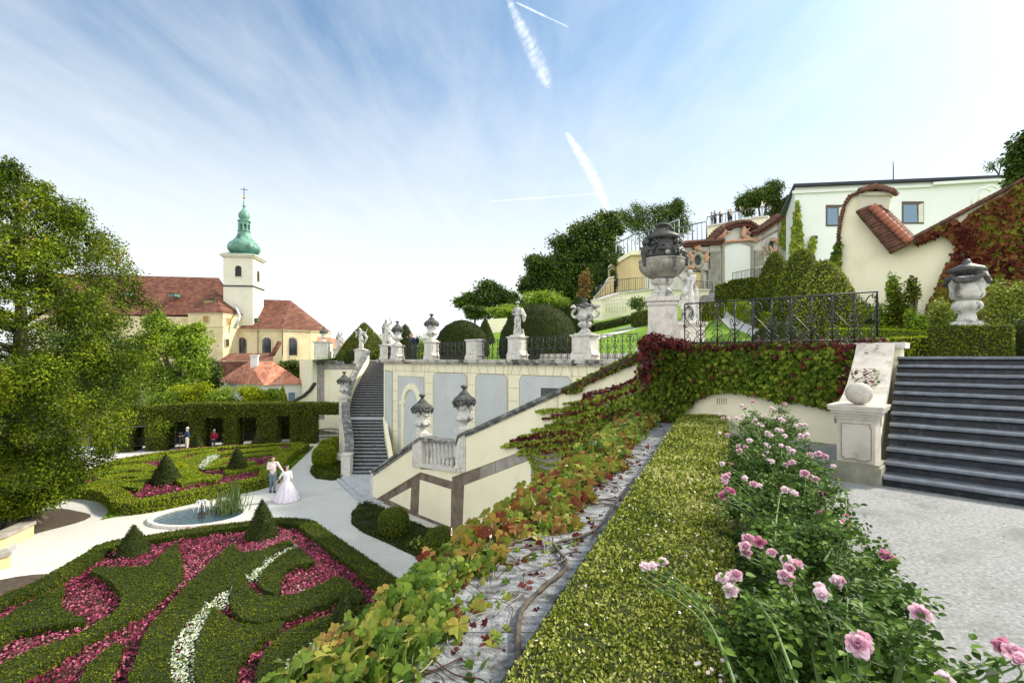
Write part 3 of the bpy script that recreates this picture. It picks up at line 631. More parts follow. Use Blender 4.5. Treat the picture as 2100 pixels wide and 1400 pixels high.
# steps behind the wall (garden staircase)
hs = thing('garden_staircase', 'dark stone steps climbing unseen behind the yellow stair wall to the ivy corner', 'staircase', AB(-18, 13.2, ZL))
mb = MB(); a = -20.6
for n in range(16): mb.box(AB(a + .29 * n + 2.2, 13.25, ZL + .155 * n + .0775), (5.0 - .29 * n + .0, 2.3, .155), rr)
mb.build('lower_flight', STEPT, hs)
mb = MB(); mb.box(AB(-14.6, 13.25, ZL + 1.24), (3.2, 2.3, 2.48), rr)
for n in range(25): mb.box(AB(-13 + .27 * n + .135, 13.25, ZL + (2.48 + .158 * (n + 1)) / 2), (.27, 2.3, 2.48 + .158 * (n + 1)), rr)
mb.build('upper_flight', STEPT, hs)

# ================================================================== ARCADE WALL OF THE UPPER TERRACE
SA = 22.9
fa = thing('arcade_wall', 'long yellow terrace wall with pale grey arched panels below the wrought-iron railings', 'wall', gz(1000, SA, ZL))
mb = MB(); mb.plate([W(787, 735, SA) * 1, W(1300, 735, SA), gz(1300, SA), gz(787, SA)], NV, .4)
for b_ in mb.b: b_[0][:, 2] = np.where(b_[0][:, 2] > -1, -.30, b_[0][:, 2])
mb.build('wall_body', YEL, fa)
def rp(x0, y0, x1, y1, yb0, yb1, r=9):     # round-shouldered panel
    c = []
    for i in range(5):
        t = math.pi / 2 * i / 4; c.append((x0 + r - r * math.cos(t), y0 + r * 1.1 - r * 1.1 * math.sin(t)))
    for i in range(5):
        t = math.pi / 2 * i / 4; c.append((x1 - r + r * math.sin(t), y1 + r * 1.1 - r * 1.1 * math.cos(t)))
    return c + [(x1, yb1), (x0, yb0)]
pans = [[(790, 760), (804, 762), (804, 960), (800, 950), (795, 920), (790, 880)], [(816, 771), (869, 773), (869, 960), (816, 960)],
        rp(888, 764, 957, 765, 950, 940), rp(975, 766, 1040, 768, 940, 920, 10), rp(1065, 769, 1171, 772, 900, 880, 12), rp(1196, 774, 1290, 777, 860, 850, 12)]
for pn in pans:
    mb = MB(); mb.plate(PW(pn, SA, .012), NV, .02); mb.build('grey_panel', GREY, fa)
    mb = MB(); cx = sum(q[0] for q in pn) / len(pn); cy = sum(q[1] for q in pn) / len(pn)
    for i in range(len(pn)):
        jline(mb, pn[i], pn[(i + 1) % len(pn)], SA, .016, .022)
    mb.build('joint', JOINT, fa)
# arch
def arc(cx, cy, rx, ry, t0, t1, n=10): return [(cx + rx * math.cos(t0 + (t1 - t0) * i / n), cy - ry * math.sin(t0 + (t1 - t0) * i / n)) for i in range(n + 1)]
outer = [(822, 960)] + arc(841, 826, 19, 40, math.pi, 0) + [(860, 960)]
inner = [(827, 960)] + arc(841.5, 828, 14, 30, math.pi, 0) + [(856, 960)]
ring = outer + inner[::-1]
mb = MB(); mb.plate(PW(ring, SA, .09), NV, .09); mb.plate(PW([(818, 822), (829, 822), (829, 828), (818, 828)], SA, .11), NV, .1); mb.build('arch_frame', YEL, fa)
mb = MB(); Z = lambda px, z: (px, 735 - z * 1000 * (1 + (px - 1050) / 1000) / SA)
for px0, px1 in ((805, 815), (871, 886), (959, 973), (1042, 1063), (1173, 1194)):
    z = -.75
    while z > -5:
        jline(mb, Z(px0, z), Z(px1, z), SA, .006, .014); z -= .62
    jline(mb, Z(px0, -.31), Z(px0, -5), SA, .006, .014)
jline(mb, Z(787, -.75), Z(1296, -.75), SA, .006, .014)
k = 0
for px in range(812, 1292, 17):
    s_ = ((px - 800) % 90 - 45) * .09; k += 1
    jline(mb, Z(px + s_, -.31), Z(px - s_, -.75), SA, .006, .014)
mb.build('joint', JOINT, fa)
mb = MB(); mb.plate(PW([(1109, 795), (1153, 796), (1153, 822), (1109, 822)], SA, .02), NV, .03); mb.build('dark_niche', DARKST, fa)
# stone ledge on top, following façade and the side return
mb = MB(); q0 = W(786, 735, SA, -.1); q1 = W(1312, 735, SA, -.1)
ledge = [(-10.45, 40.2), (-9.3, 35.5), (q0.x, q0.y), (q1.x, q1.y)]
mb = MB(); wallrun(mb, ledge[:3], [-.30] * 3, [-.05] * 3, .55); L2 = [(q0.x - .25, q0.y + .25), (q1.x, q1.y)]
wallrun(mb, L2, [-.20] * 2, [-.048] * 2, .62); wallrun(mb, L2, [-.298] * 2, [-.202] * 2, .48)
mb.build('ledge', COPE if False else M('ledge_stone', [(.25, (.22, .21, .19)), (.5, (.45, .43, .38)), (.8, (.6, .57, .5))], 2.2, .85, .3, 30, dirt=(.07, .07, .065), dirtsc=1.5, dirtlo=.5, dirthi=.62), fa)

# ================================================================== LEFT STAIRCASE
ls = thing('left_staircase', 'long narrow dark staircase climbing beside the arcade wall to the upper terrace', 'staircase', (-8, 27.2, ZL))
yk = [743, 760, 780, 797, 813, 833, 853, 863, 880, 900, 920, 947, 972]
lk = [758, 748, 737, 728, 722, 718, 715, 715, 716, 719, 722, 724, 721]
rk = [786.5, 786, 786, 786, 785.5, 785, 784, 784, 786, 788, 792, 796, 800]
stn = []
for n in range(16): stn.append((ZL + .12 + .16 * (n + 1), 27.3 + n * .29))
zl = stn[-1][0]
stn.append((zl + .001, 31.95))
for n in range(24): stn.append((zl + (ZU - .02 - zl) * (n + 1) / 24, 32.9 + n * .305))
stn.append((ZU - .02, 40.3))
edgeL, edgeR = [], []
for z, Y in stn:
    py = 735 - z / Y * 1000; l = np.interp(py, yk, lk); r_ = np.interp(py, yk, rk)
    edgeL.append(P(l, py, Y)); edgeR.append(P(r_, py, Y))
for i in range(len(stn) - 1):
    z = stn[i][0]; mb = MB()
    L0, R0, L1, R1 = edgeL[i], edgeR[i], edgeL[i + 1], edgeR[i + 1]
    mb.prism([(L0.x, L0.y), (R0.x + .06, R0.y), (R1.x + .06, R1.y + .05), (L1.x, L1.y + .05)], z - .3, z - .05, 0)
    mb.prism([(L0.x, L0.y - .05), (R0.x + .06, R0.y - .05), (R1.x + .06, R1.y + .02), (L1.x, L1.y + .02)], z - .049, z, 1)
    mb.build('step', [STEP, TREAD if i in (15, 16) else STEPT], ls)
for g_, nm in ((edgeL, 0), (edgeR, 1)):
    pass
lp = thing('stair_parapet', 'curving parapet with blackened stone coping along the left side of the narrow staircase', 'parapet', (-9.5, 27.3, ZL))
pl = [Vector((q.x - .2, q.y, q.z)) for q in edgeL][::2]; pl[-1] = Vector((edgeL[-2].x - .2, 39.9, edgeL[-2].z))
mb = MB(); wallrun(mb, pl, [-6.66] * len(pl), [q.z + .72 for q in pl], .34); mb.build('parapet_body', YEL, lp)
mb = MB(); wallrun(mb, pl, [q.z + .722 for q in pl], [q.z + .86 for q in pl], .5); mb.build('coping', COPE, lp)
rp_ = thing('stair_kerb', 'low yellow flared kerb where the narrow staircase meets the arcade wall', 'kerb', (edgeR[0].x, 27.3, ZL))
pr = [Vector((q.x + .16, q.y, q.z)) for q in edgeR[:15]]
mb = MB(); wallrun(mb, pr, [-6.66] * len(pr), [q.z + .35 for q in pr], .24); mb.build('kerb_body', YEL, rp_)
pedestal('newel_post', 'stone newel post at the foot of the narrow dark staircase', (edgeL[0].x - .22, 27.15, ZL), .5, 1.32, rot=0, panel=False)
UP = Vector((edgeL[17].x - .28, edgeL[17].y - .1, ZL))
pedestal('urn_post', 'tall stone post carrying an urn halfway up the narrow staircase parapet', UP, .52, 3.95, rot=0, panel=False)
# platform at the foot
pf = thing('stair_platform', 'two pale worn stone slabs forming the landing at the foot of the stairs', 'platform', G(740, 1000))
mb = MB(); mb.prism([G(x, y, -6.46) for x, y in [(712, 968), (812, 972), (812, 1012), (765, 1020), (752, 1020), (738, 1013), (699, 979)]], -6.6, -6.46); mb.build('upper_slab', TREAD, pf)
mb = MB(); mb.prism([G(x, y, -6.53) for x, y in [(700, 970), (815, 974), (815, 1024), (768, 1032), (752, 1031), (732, 1024), (690, 983)]], -6.61, -6.53); mb.build('lower_slab', TREAD, pf)

# left wing wall below the far end of the upper terrace
q0 = Vector((-18.4, 46, 0)); q1 = Vector((-12.1, 41, 0)); wd = (q1 - q0).normalized(); wnrm = Vector((-abs(wd.y), -wd.x, 0)).normalized()
if wnrm.y > 0: wnrm = -wnrm
def LW(px, py, d=0):
    r = (px - 1050) / 1000; o_ = q0 + wnrm * d      # ray X=rY meets line
    Y = (o_.x - o_.y * wd.x / wd.y) / (r - wd.x / wd.y); return P(px, py, Y)
lw = thing('wing_wall', 'yellow wing wall with grey stone corner strip left of the narrow staircase', 'wall', (-15, 43.5, ZL))
mb = MB(); pts = [LW(596, 826), LW(612, 821), LW(628, 812), LW(640, 802), LW(650, 788), LW(650, 748), LW(757, 748)]
pts += [Vector((pts[-1].x, pts[-1].y, -6.66)), Vector((pts[0].x, pts[0].y, -6.66))]
mb.plate([q + wnrm * .05 for q in pts], wnrm, .5); mb.build('wall_body', YEL, lw)
mb = MB(); mb.plate([LW(650, 747, .07), LW(757, 747, .07), LW(757, 757, .07), LW(665, 758, .07), LW(665, 860, .07), LW(650, 860, .07)], wnrm, .03); mb.build('stone_strip', GSTONE, lw)
mb = MB(); mb.plate([LW(648, 740, .15), LW(757, 740, .15), LW(757, 747, .15), LW(648, 747, .15)], wnrm, .6); mb.build('ledge', COPE, lw)
mb = MB(); cl = [LW(595, 825), LW(612, 819), LW(628, 810), LW(640, 799), LW(649, 786)]
wallrun(mb, cl, [q.z for q in cl], [q.z + .1 for q in cl], .7); mb.build('coping', COPE, lw)

# small curved wall and step at the far left
sw = thing('low_curved_wall', 'small yellow garden wall with grey coping and a pale step at the left edge of the gravel', 'wall', G(20, 1140))
def gy(px, py): q = G(px, py); return q
A = G(58, 1100); B = G(0, 1128); C = G(-60, 1150)
mb = MB(); wallrun(mb, [A, B, C], [-6.66] * 3, [-6.15, -6.15, -6.1], .35); mb.build('wall_body', YEL2, sw)
mb = MB(); wallrun(mb, [A, B, C], [-6.148, -6.148, -6.098], [-6.03, -6.03, -5.98], .5); mb.build('coping', GSTONE, sw)
mb = MB(); A2 = G(18, 1160); B2 = G(-60, 1180); wallrun(mb, [A2, B2], [-6.66] * 2, [-6.2] * 2, .4); mb.build('end_wall', YEL2, sw)
mb = MB(); wallrun(mb, [A2, B2], [-6.198] * 2, [-6.08] * 2, .52); mb.build('end_coping', GSTONE, sw)
mb = MB(); mb.prism([G(30, 1112), G(35, 1130), G(15, 1150), G(-60, 1165), G(-60, 1120)], -6.61, -6.5); mb.build('step', TREAD, sw)
# ================================================================== LOWER GARDEN PARTERRE
ZH = ZL + .48
def Z4(pts, z=ZH): return [G(x / 3, 1000 + y / 3, z) for x, y in pts]
def Z3(pts, z=ZH): return [G(x / 3, 760 + y / 3, z) for x, y in pts]
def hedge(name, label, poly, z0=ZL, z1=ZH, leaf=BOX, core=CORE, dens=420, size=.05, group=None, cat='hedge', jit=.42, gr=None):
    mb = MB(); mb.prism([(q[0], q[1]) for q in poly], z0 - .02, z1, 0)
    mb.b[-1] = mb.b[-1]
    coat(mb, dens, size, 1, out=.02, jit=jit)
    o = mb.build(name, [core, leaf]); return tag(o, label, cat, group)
gH = 'clipped box hedges of the near parterre'
b1 = [(-60, 1262), (0, 1232), (83, 1197), (150, 1160), (200, 1130), (227, 1114), (300, 1103), (400, 1087), (500, 1074), (567, 1066), (626, 1070)]
hedge('border_hedge', 'long dark border hedge in front of the round fountain basin', strip(smooth_line([G(x, y, ZH) for x, y in b1], 3), .62), group=gH)
b1b = [(626, 1070), (650, 1088), (700, 1124), (750, 1160), (800, 1197), (870, 1240), (960, 1290), (1050, 1350)]
hedge('border_hedge', 'dark border hedge curving beside the pale path below the yellow stair wall', strip(smooth_line([G(x, y, ZH) for x, y in b1b], 3), .62), group=gH)
near = [
 ([(1085, 335), (1110, 420), (1125, 520), (1080, 590), (960, 690), (850, 770), (700, 850), (500, 950), (250, 1090), (0, 1260), (-200, 1380), (-200, 1220), (0, 1090), (130, 1020), (300, 960), (480, 900), (600, 830), (700, 770), (745, 710), (750, 650), (700, 590), (640, 540), (560, 510), (590, 485), (760, 490), (900, 480), (960, 440), (1040, 370)], 'forked leaf-shaped box hedge ending in a sharp tip right of the pink round bed'),
 ([(395, 590), (375, 640), (370, 730), (440, 775), (530, 805), (470, 825), (300, 845), (100, 880), (0, 945), (-200, 1040), (-200, 880), (0, 805), (60, 775), (150, 715), (280, 650)], 'pointed box hedge at the left edge beside the pink round bed'),
 ([(1435, 335), (1455, 380), (1500, 395), (1600, 385), (1700, 345), (1790, 320), (1800, 345), (1700, 390), (1600, 460), (1500, 540), (1380, 620), (1270, 700), (1170, 790), (1100, 870), (1060, 950), (1040, 1050), (1040, 1130), (1060, 1210), (1120, 1500), (820, 1500), (800, 1210), (800, 1150), (820, 1080), (860, 1000), (880, 920), (930, 840), (1020, 740), (1130, 620), (1230, 520), (1330, 430)], 'long leaf-shaped box hedge left of the curving band of white flowers'),
 ([(1835, 362), (1880, 400), (1935, 452), (1830, 470), (1765, 492), (1718, 545), (1722, 600), (1700, 650), (1620, 622), (1595, 590), (1600, 545), (1650, 475), (1740, 405)], 'small hooked box hedge right of the upper white flowers'),
 ([(1500, 535), (1462, 565), (1425, 620), (1415, 690), (1440, 755), (1490, 805), (1600, 825), (1750, 795), (1900, 745), (2000, 712), (2110, 655), (2210, 700), (2240, 665), (2130, 560), (2060, 545), (1950, 605), (1820, 650), (1710, 668), (1600, 655), (1535, 612), (1515, 575)], 'wide crescent box hedge under the hooked hedge and pink bed'),
 ([(1320, 725), (1355, 765), (1410, 810), (1500, 838), (1600, 838), (1742, 815), (1720, 855), (1640, 905), (1560, 960), (1490, 1030), (1458, 1100), (1440, 1210), (1440, 1500), (1280, 1500), (1228, 1210), (1195, 1130), (1205, 1000), (1240, 890), (1285, 780)], 'curved box hedge right of the white flowers at the bottom of the picture'),
 ([(2180, 730), (2100, 765), (1960, 800), (1860, 835), (1770, 875), (1690, 935), (1625, 1010), (1592, 1090), (1575, 1210), (1580, 1500), (1720, 1500), (1750, 1180), (1800, 1080), (1900, 1000), (2010, 950), (2200, 900), (2420, 870), (2520, 870), (2520, 800), (2400, 730), (2270, 720)], 'broad box hedge around the cone nearest the stone cap'),
 ([(745, 955), (700, 965), (620, 1020), (540, 1100), (500, 1170), (470, 1250), (430, 1500), (640, 1500), (660, 1210), (680, 1130), (720, 1050), (750, 990)], 'small pointed box hedge between two pink flower bands at the bottom left'),
]
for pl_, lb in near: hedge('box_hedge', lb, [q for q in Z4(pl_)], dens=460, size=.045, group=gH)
def blooms(name, label, poly, z, mats, dens, size, cat='flowers', under=True, tpl=BLO, spread=.10, hole=None):
    mb = MB(); mb.prism([(q.x, q.y) for q in poly], ZL - .02, z - .08, 0)
    T = mb.tris(); n_ = np.cross(T[:, 1] - T[:, 0], T[:, 2] - T[:, 0]); T = T[nrm(n_)[:, 2] > .5]
    n = int(area(T) * dens); p, no = sample(T, n)
    cl = np.sin(p[:, 0] * 9 + p[:, 1] * 3) * np.cos(p[:, 1] * 8) * .045
    p[:, 2] += rng.random(n) * spread + cl + .03
    leaves(mb, p, nrm(rng.normal(0, .55, (n, 3)) + [0, -.2, 1]), rng.normal(0, 1, (n, 3)), size * rng.uniform(.6, 1.3, n), tpl, 1)
    n2_ = n // 2; p2, _ = sample(T, n2_); p2[:, 2] += rng.random(n2_) * spread * .8 + .01
    leaves(mb, p2, nrm(rng.normal(0, .7, (n2_, 3)) + [0, 0, 1]), rng.normal(0, 1, (n2_, 3)), size * 1.1, DIA, 2)
    return tag(mb.build(name, mats), label, cat, kind='stuff')
bed = [G(x, y, ZL) for x, y in [(-60, 1275), (0, 1246), (83, 1210), (205, 1142), (232, 1125), (300, 1115), (400, 1098), (500, 1087), (567, 1080), (622, 1082), (650, 1102), (700, 1138), (750, 1176), (800, 1213), (870, 1260), (960, 1320), (1000, 1500), (-200, 1500), (-200, 1340)]]
blooms('pink_flower_bed', 'dense pink and red bedding flowers filling the near parterre between the hedges', bed, ZL + .30, [FLG, PINK, PINKL], 480, .065)
wb = [(1820, 350), (1700, 410), (1560, 505), (1497, 555), (1380, 628), (1270, 705), (1165, 800), (1095, 885), (1058, 960), (1040, 1050), (1045, 1130), (1065, 1210), (1120, 1500), (1290, 1500), (1225, 1210), (1195, 1130), (1205, 1000), (1245, 890), (1290, 785), (1400, 742), (1425, 640), (1500, 545), (1520, 575), (1590, 560), (1650, 490), (1740, 410), (1832, 368)]
blooms('white_flower_band', 'curving band of small white flowers through the near parterre', [G(x / 3, 1000 + y / 3, ZL + .36) for x, y in wb], ZL + .40, [FLG, WHIT, GRASSL], 700, .055)
blooms('white_flower_patch', 'patch of small white flowers beside the cone nearest the stone cap', [G(x / 3, 1000 + y / 3, ZL + .38) for x, y in [(1770, 1085), (1870, 1010), (2000, 955), (2030, 980), (1990, 1060), (1900, 1150), (1840, 1300), (1740, 1400), (1720, 1200)]], ZL + .48, [FLG, WHIT, GRASSL], 700, .055)

# ---- far parterre
gF = 'clipped box hedges of the far parterre'
border = smooth_line([G(x / 3, 760 + y / 3, ZH) for x, y in [(300, 705), (430, 712), (560, 714), (690, 735), (760, 790), (830, 802), (1000, 777), (1300, 717), (1500, 682), (1655, 645)]], 3)
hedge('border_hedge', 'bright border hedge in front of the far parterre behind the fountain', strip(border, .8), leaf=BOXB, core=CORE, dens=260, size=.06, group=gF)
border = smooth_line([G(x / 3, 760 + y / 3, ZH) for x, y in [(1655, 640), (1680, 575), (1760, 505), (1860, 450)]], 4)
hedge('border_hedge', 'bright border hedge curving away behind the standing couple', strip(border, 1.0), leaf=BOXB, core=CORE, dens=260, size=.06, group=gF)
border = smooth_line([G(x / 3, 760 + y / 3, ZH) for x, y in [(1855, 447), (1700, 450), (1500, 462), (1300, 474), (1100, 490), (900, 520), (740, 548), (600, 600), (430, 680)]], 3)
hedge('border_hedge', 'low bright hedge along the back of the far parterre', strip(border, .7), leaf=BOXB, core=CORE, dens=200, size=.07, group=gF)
far = [
 ([(600, 605), (750, 578), (900, 572), (985, 592), (960, 618), (800, 608), (640, 635), (560, 650)], 0, 'upper of three bright sickle hedges left of the big far cone'),
 ([(600, 660), (760, 628), (880, 620), (955, 630), (945, 655), (860, 650), (760, 652), (640, 672)], 0, 'middle of three bright sickle hedges left of the big far cone'),
 ([(525, 690), (640, 668), (760, 672), (880, 655), (935, 655), (880, 690), (850, 722), (700, 705), (540, 708)], 0, 'lowest of three bright sickle hedges left of the big far cone'),
 ([(1720, 472), (1500, 492), (1300, 512), (1185, 545), (1135, 590), (1155, 630), (1240, 655), (1345, 652)], 1.1, 'wide bright ring hedge left of the middle far cone'),
 ([(1725, 480), (1690, 502), (1520, 520), (1400, 538), (1320, 565), (1295, 598)], .7, 'inner curved hedge beyond the small white flower patch'),
 ([(1570, 560), (1450, 575), (1375, 590)], .8, 'short straight hedge beside the middle far cone'),
 ([(1600, 585), (1500, 605), (1385, 620)], .9, 'stubby bright hedge directly right of the middle far cone'),
 ([(1330, 488), (1180, 500), (1080, 520), (1060, 545), (1075, 580), (1060, 600)], .9, 'bright S-shaped hedge just right of the big far cone top'),
 ([(750, 560), (880, 545), (985, 520)], .9, 'bright straight hedge behind the big far cone'),
 ([(1115, 650), (1180, 685)], .8, 'small bright hedge at the right foot of the big far cone'),
]
for pl_, w_, lb in far:
    pts = Z3(pl_); pts = strip(smooth_line(pts, 4), w_) if w_ else [(q.x, q.y) for q in pts]
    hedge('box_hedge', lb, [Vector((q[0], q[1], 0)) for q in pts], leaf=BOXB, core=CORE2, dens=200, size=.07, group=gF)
fb = [G(x / 3, 760 + y / 3, ZL) for x, y in [(300, 740), (560, 740), (690, 762), (770, 815), (830, 825), (1000, 800), (1300, 740), (1500, 705), (1650, 668), (1690, 592), (1770, 520), (1850, 465), (1500, 480), (1100, 508), (740, 568), (600, 622), (430, 705)]]
blooms('pink_flower_bed', 'pink and crimson bedding flowers between the bright hedges of the far parterre', fb, ZL + .30, [FLG, PINK, PINKL], 190, .10)
blooms('white_flower_patch', 'small white flower patch inside the ring hedge of the far parterre', Z3([(1335, 515), (1280, 530), (1235, 575), (1222, 598), (1262, 604), (1300, 562), (1345, 530)]), ZL + .5, [FLG, WHIT, GRASSL], 400, .09)
# grass verges
mb = MB(); vg = [G(x / 3, 760 + y / 3) for x, y in [(250, 795), (420, 788), (600, 792), (660, 815), (672, 860), (655, 900), (632, 915), (720, 895), (1000, 850), (1300, 790), (1640, 712), (1710, 690), (1800, 590), (1930, 468), (1870, 470), (1760, 545), (1690, 620), (1660, 680), (1300, 750), (850, 835), (740, 830), (700, 780), (560, 750), (250, 745)]]
mb.prism([(q.x, q.y) for q in vg], ZL - .01, ZL + .035)
coat(mb, 260, .07, 1, TRI, .9, up=2)
tag(mb.build('grass_verge', [TURF, GRASSL]), 'narrow strip of green grass along the far border hedge', 'grass', kind='stuff')

# ================================================================== TOPIARY
def topiary(name, label, base, r, h, prof, leaf=YEW, core=CORE, dens=420, size=.05, group=None, cat='topiary', n=28, lump=.03):
    ph = random.uniform(0, 6)
    md = lambda t, z: 1 + lump * math.sin(3 * t + ph + z * 2) + lump * .6 * math.sin(5 * t - ph + z * 5)
    mb = MB(); mb.lathe([(pr * r * .97, pz * h * .985) for pr, pz in prof], n, base, 0, True, mod=md)
    coat(mb, dens, size, 1, out=.03, jit=.65)
    o = mb.build(name, [core, leaf], None, loc=base); return tag(o, label, cat, group)
CONE = [(.94, 0), (1, .05), (.95, .14), (.81, .31), (.62, .50), (.42, .68), (.22, .85), (.08, .96), (0, 1)]
BALLP = [(.5, 0), (.8, .1), (.97, .3), (1, .5), (.95, .7), (.78, .86), (.5, .96), (.2, .995), (0, 1)]
DOME = [(.97, 0), (1, .15), (.99, .3), (.93, .5), (.80, .7), (.58, .86), (.3, .96), (.1, .995), (0, 1)]
EGG = [(.9, 0), (1, .12), (1, .28), (.92, .45), (.77, .62), (.57, .78), (.34, .91), (.14, .98), (0, 1)]
gC = 'dark clipped yew cones of the lower garden'
def cone(px, pyb, pya, w, label):
    b = G(px, pyb - w * .10); r = w / 2 * b.y / 1000 * .86; h = (735 - pya) / 1000 * b.y - ZL + .02
    topiary('yew_cone', label, b, r, h, CONE, dens=520 if b.y < 20 else 260, size=.045 if b.y < 20 else .06, group=gC)
cone(274, 1160, 1075, 82, 'dark yew cone standing left of the fountain in the near parterre')
cone(538, 1125, 1022, 80, 'tall dark yew cone in front of the reeds of the fountain')
cone(706, 1325, 1212, 88, 'dark yew cone nearest to the creeper-covered stone cap')
cone(340, 1008, 931, 72, 'largest dark yew cone behind the fountain in the far parterre')
cone(487, 982, 914, 54, 'dark yew cone left of the man in the pink shirt')
cone(405, 926, 887, 34, 'small yew cone beside the standing man with the tripod')
cone(528, 926, 886, 36, 'small yew cone in front of the third arch of the hedge arcade')
gB = 'clipped box balls on the ivy beds'
BOXM = F('box_leaves_mid', [(0, (.03, .05, .004)), (.5, (.10, .14, .008)), (1, (.28, .32, .03))], .3, .9, .35, .04)
def boxball(px, pyb, w, label, leaf=BOXM, hk=.95):
    b = G(px, pyb); r = w / 2 * b.y / 1000
    topiary('box_ball', label, b, r, r * 2 * hk, BALLP, leaf=leaf, dens=480, size=.05, group=gB, lump=.02)
boxball(808, 1098, 60, 'box ball at the foot of the stair wall nearest the stone platform')
boxball(903, 1144, 66, 'box ball at the foot of the stair wall beside the creeper leaves')
boxball(665, 957, 48, 'front box ball of the three beside the narrow staircase', BOXB)
boxball(672, 938, 40, 'middle box ball of the three beside the narrow staircase', BOXB)
boxball(687, 925, 32, 'rear box ball of the three beside the narrow staircase', BOXB)
def cover(name, label, pts, z, dens, size, leaf=BOX, base=.12, bump=.1):
    mb = MB(); mb.prism([(q.x, q.y) for q in pts], ZL - .02, ZL + base)
    T = mb.tris(); n = int(area(T) * dens); p, no = sample(T, n); p[:, 2] += (rng.random(n) + np.sin(p[:, 0] * 4) * np.cos(p[:, 1] * 5) * .6) * bump
    leaves(mb, p, nrm(no + rng.normal(0, .6, (n, 3)) + [0, 0, .4]), rng.normal(0, 1, (n, 3)), size * rng.uniform(.6, 1.4, n), DIA, 1)
    return tag(mb.build(name, [CORE, leaf]), label, 'ground cover', kind='stuff')
cover('ivy_ground_cover', 'dark ivy ground cover along the foot of the yellow stair wall', [G(x, y) for x, y in [(757, 1030), (735, 1037), (721, 1055), (722, 1075), (745, 1092), (800, 1116), (860, 1145), (930, 1195), (1050, 1260), (1100, 1200), (985, 1128), (924, 1103), (838, 1068), (790, 1045)]], .2, 620, .06, leaf=YEW, base=.05, bump=.06)
cover('ivy_ground_cover', 'dark green ground cover in front of the three box balls', [G(x, y) for x, y in [(640, 958), (637, 970), (648, 981), (680, 985), (703, 982), (706, 950), (690, 945), (660, 945)]], .25, 460, .07, bump=.12, base=.08)
mb = MB(); b = G(858, 1128); cloud(mb, [b + Vector((0, 0, .25))], [(.22, .22, .15)], 60, .09, 0, BLO); tag(mb.build('yellow_plant', [IVYL]), 'small lime-yellow plant between the two box balls at the stair wall', 'plant')

# ================================================================== FOUNTAIN BASIN
fc_ = G(408, 1060); fn = thing('fountain', 'round stone-rimmed fountain basin with a small bronze jet on the gravel', 'fountain', fc_)
rx, ry = 1.92, 1.42
mb = MB(); N_ = 48; ring_ = [(1.0, -.02), (1.0, .09), (.985, .11), (.90, .11), (.885, .09), (.885, -.02)]
v = []; 
for k_, z_ in ring_:
    for j in range(N_):
        t = 2 * math.pi * j / N_; v.append((fc_.x + rx * k_ * math.cos(t), fc_.y + ry * k_ * math.sin(t), ZL + z_))
mb.add(v, [(i * N_ + j, i * N_ + (j + 1) % N_, (i + 1) * N_ + (j + 1) % N_, (i + 1) * N_ + j) for i in range(5) for j in range(N_)], 0, False)
mb.build('rim', LIME, fn)
WATER, t_, o_ = newmat('fountain_water'); b_ = t_.nodes.new('ShaderNodeBsdfPrincipled'); t_.links.new(b_.outputs[0], o_.inputs[0])
b_.inputs['Base Color'].default_value = (.03, .07, .10, 1); b_.inputs['Roughness'].default_value = .04; b_.inputs['Specular IOR Level'].default_value = .9
nn_ = noise(t_, 7, 3, .5); bp2 = t_.nodes.new('ShaderNodeBump'); bp2.inputs['Strength'].default_value = .8; bp2.inputs['Distance'].default_value = .05; t_.links.new(nn_.outputs[0], bp2.inputs['Height']); t_.links.new(bp2.outputs[0], b_.inputs['Normal'])
mb = MB(); mb.add([(fc_.x + rx * .89 * math.cos(2 * math.pi * j / N_), fc_.y + ry * .89 * math.sin(2 * math.pi * j / N_), ZL + .03) for j in range(N_)], [tuple(range(N_))]); mb.build('water', WATER, fn)
mb = MB(); jb = fc_ + Vector((.12, 0, .08)); mb.box(jb + Vector((0, 0, .06)), (.26, .26, .12), .4); mb.lathe([(.05, .12), (.03, .2), (.05, .3), (.03, .36), (.06, .44), (0, .46)], 8, jb); mb.build('jet_pedestal', DARKST, fn)
SPRAY = plain('water_spray', (.8, .85, .9), .1, 0, .9); mb = MB()
for k in range(9):
    t = 2 * math.pi * k / 9; mb.tube([jb + Vector((math.cos(t) * s * .3, math.sin(t) * s * .3, .46 + .75 * s - .85 * s * s)) for s in [i / 8 * 1.15 for i in range(9)]], .010, 5)
mb.build('water_jet', SPRAY, fn)
rd = thing('water_reeds', 'tall green reeds growing in the right side of the fountain basin', 'reeds', G(468, 1060)); mb = MB()
n = 260; b = np.array(G(466, 1052)); p = b + np.stack([rng.normal(0, .32, n), rng.normal(0, .26, n), np.full(n, .05)], 1); ln_ = rng.uniform(.35, 1.0, n) * rng.uniform(.7, 1.15, n)
tp = np.stack([rng.normal(0, .28, n), rng.normal(0, .28, n), np.ones(n)], 1)
RB = (np.array([(-.025, 0, 0), (.025, 0, 0), (.02, .6, .02), (0, 1, .1), (-.02, .6, .02)], float), np.array([(0, 1, 2, 4), (4, 2, 3, 3)])[:, :4]); RB = (RB[0][:, :], np.array([(0, 1, 2), (0, 2, 4), (4, 2, 3)]))
leaves(mb, p, nrm(rng.normal(0, 1, (n, 3)) * [1, 1, .1]), tp, ln_, RB, 0)
p2 = np.array(G(480, 1046)) + rng.normal(0, .12, (26, 3)) * [1, 1, 0]; leaves(mb, p2, nrm(rng.normal(0, 1, (26, 3)) * [1, 1, .1]), np.stack([rng.normal(0, .12, 26), rng.normal(0, .12, 26), np.ones(26)], 1), rng.uniform(1.0, 1.6, 26), RB, 0)
mb.build('blades', [REED], rd)

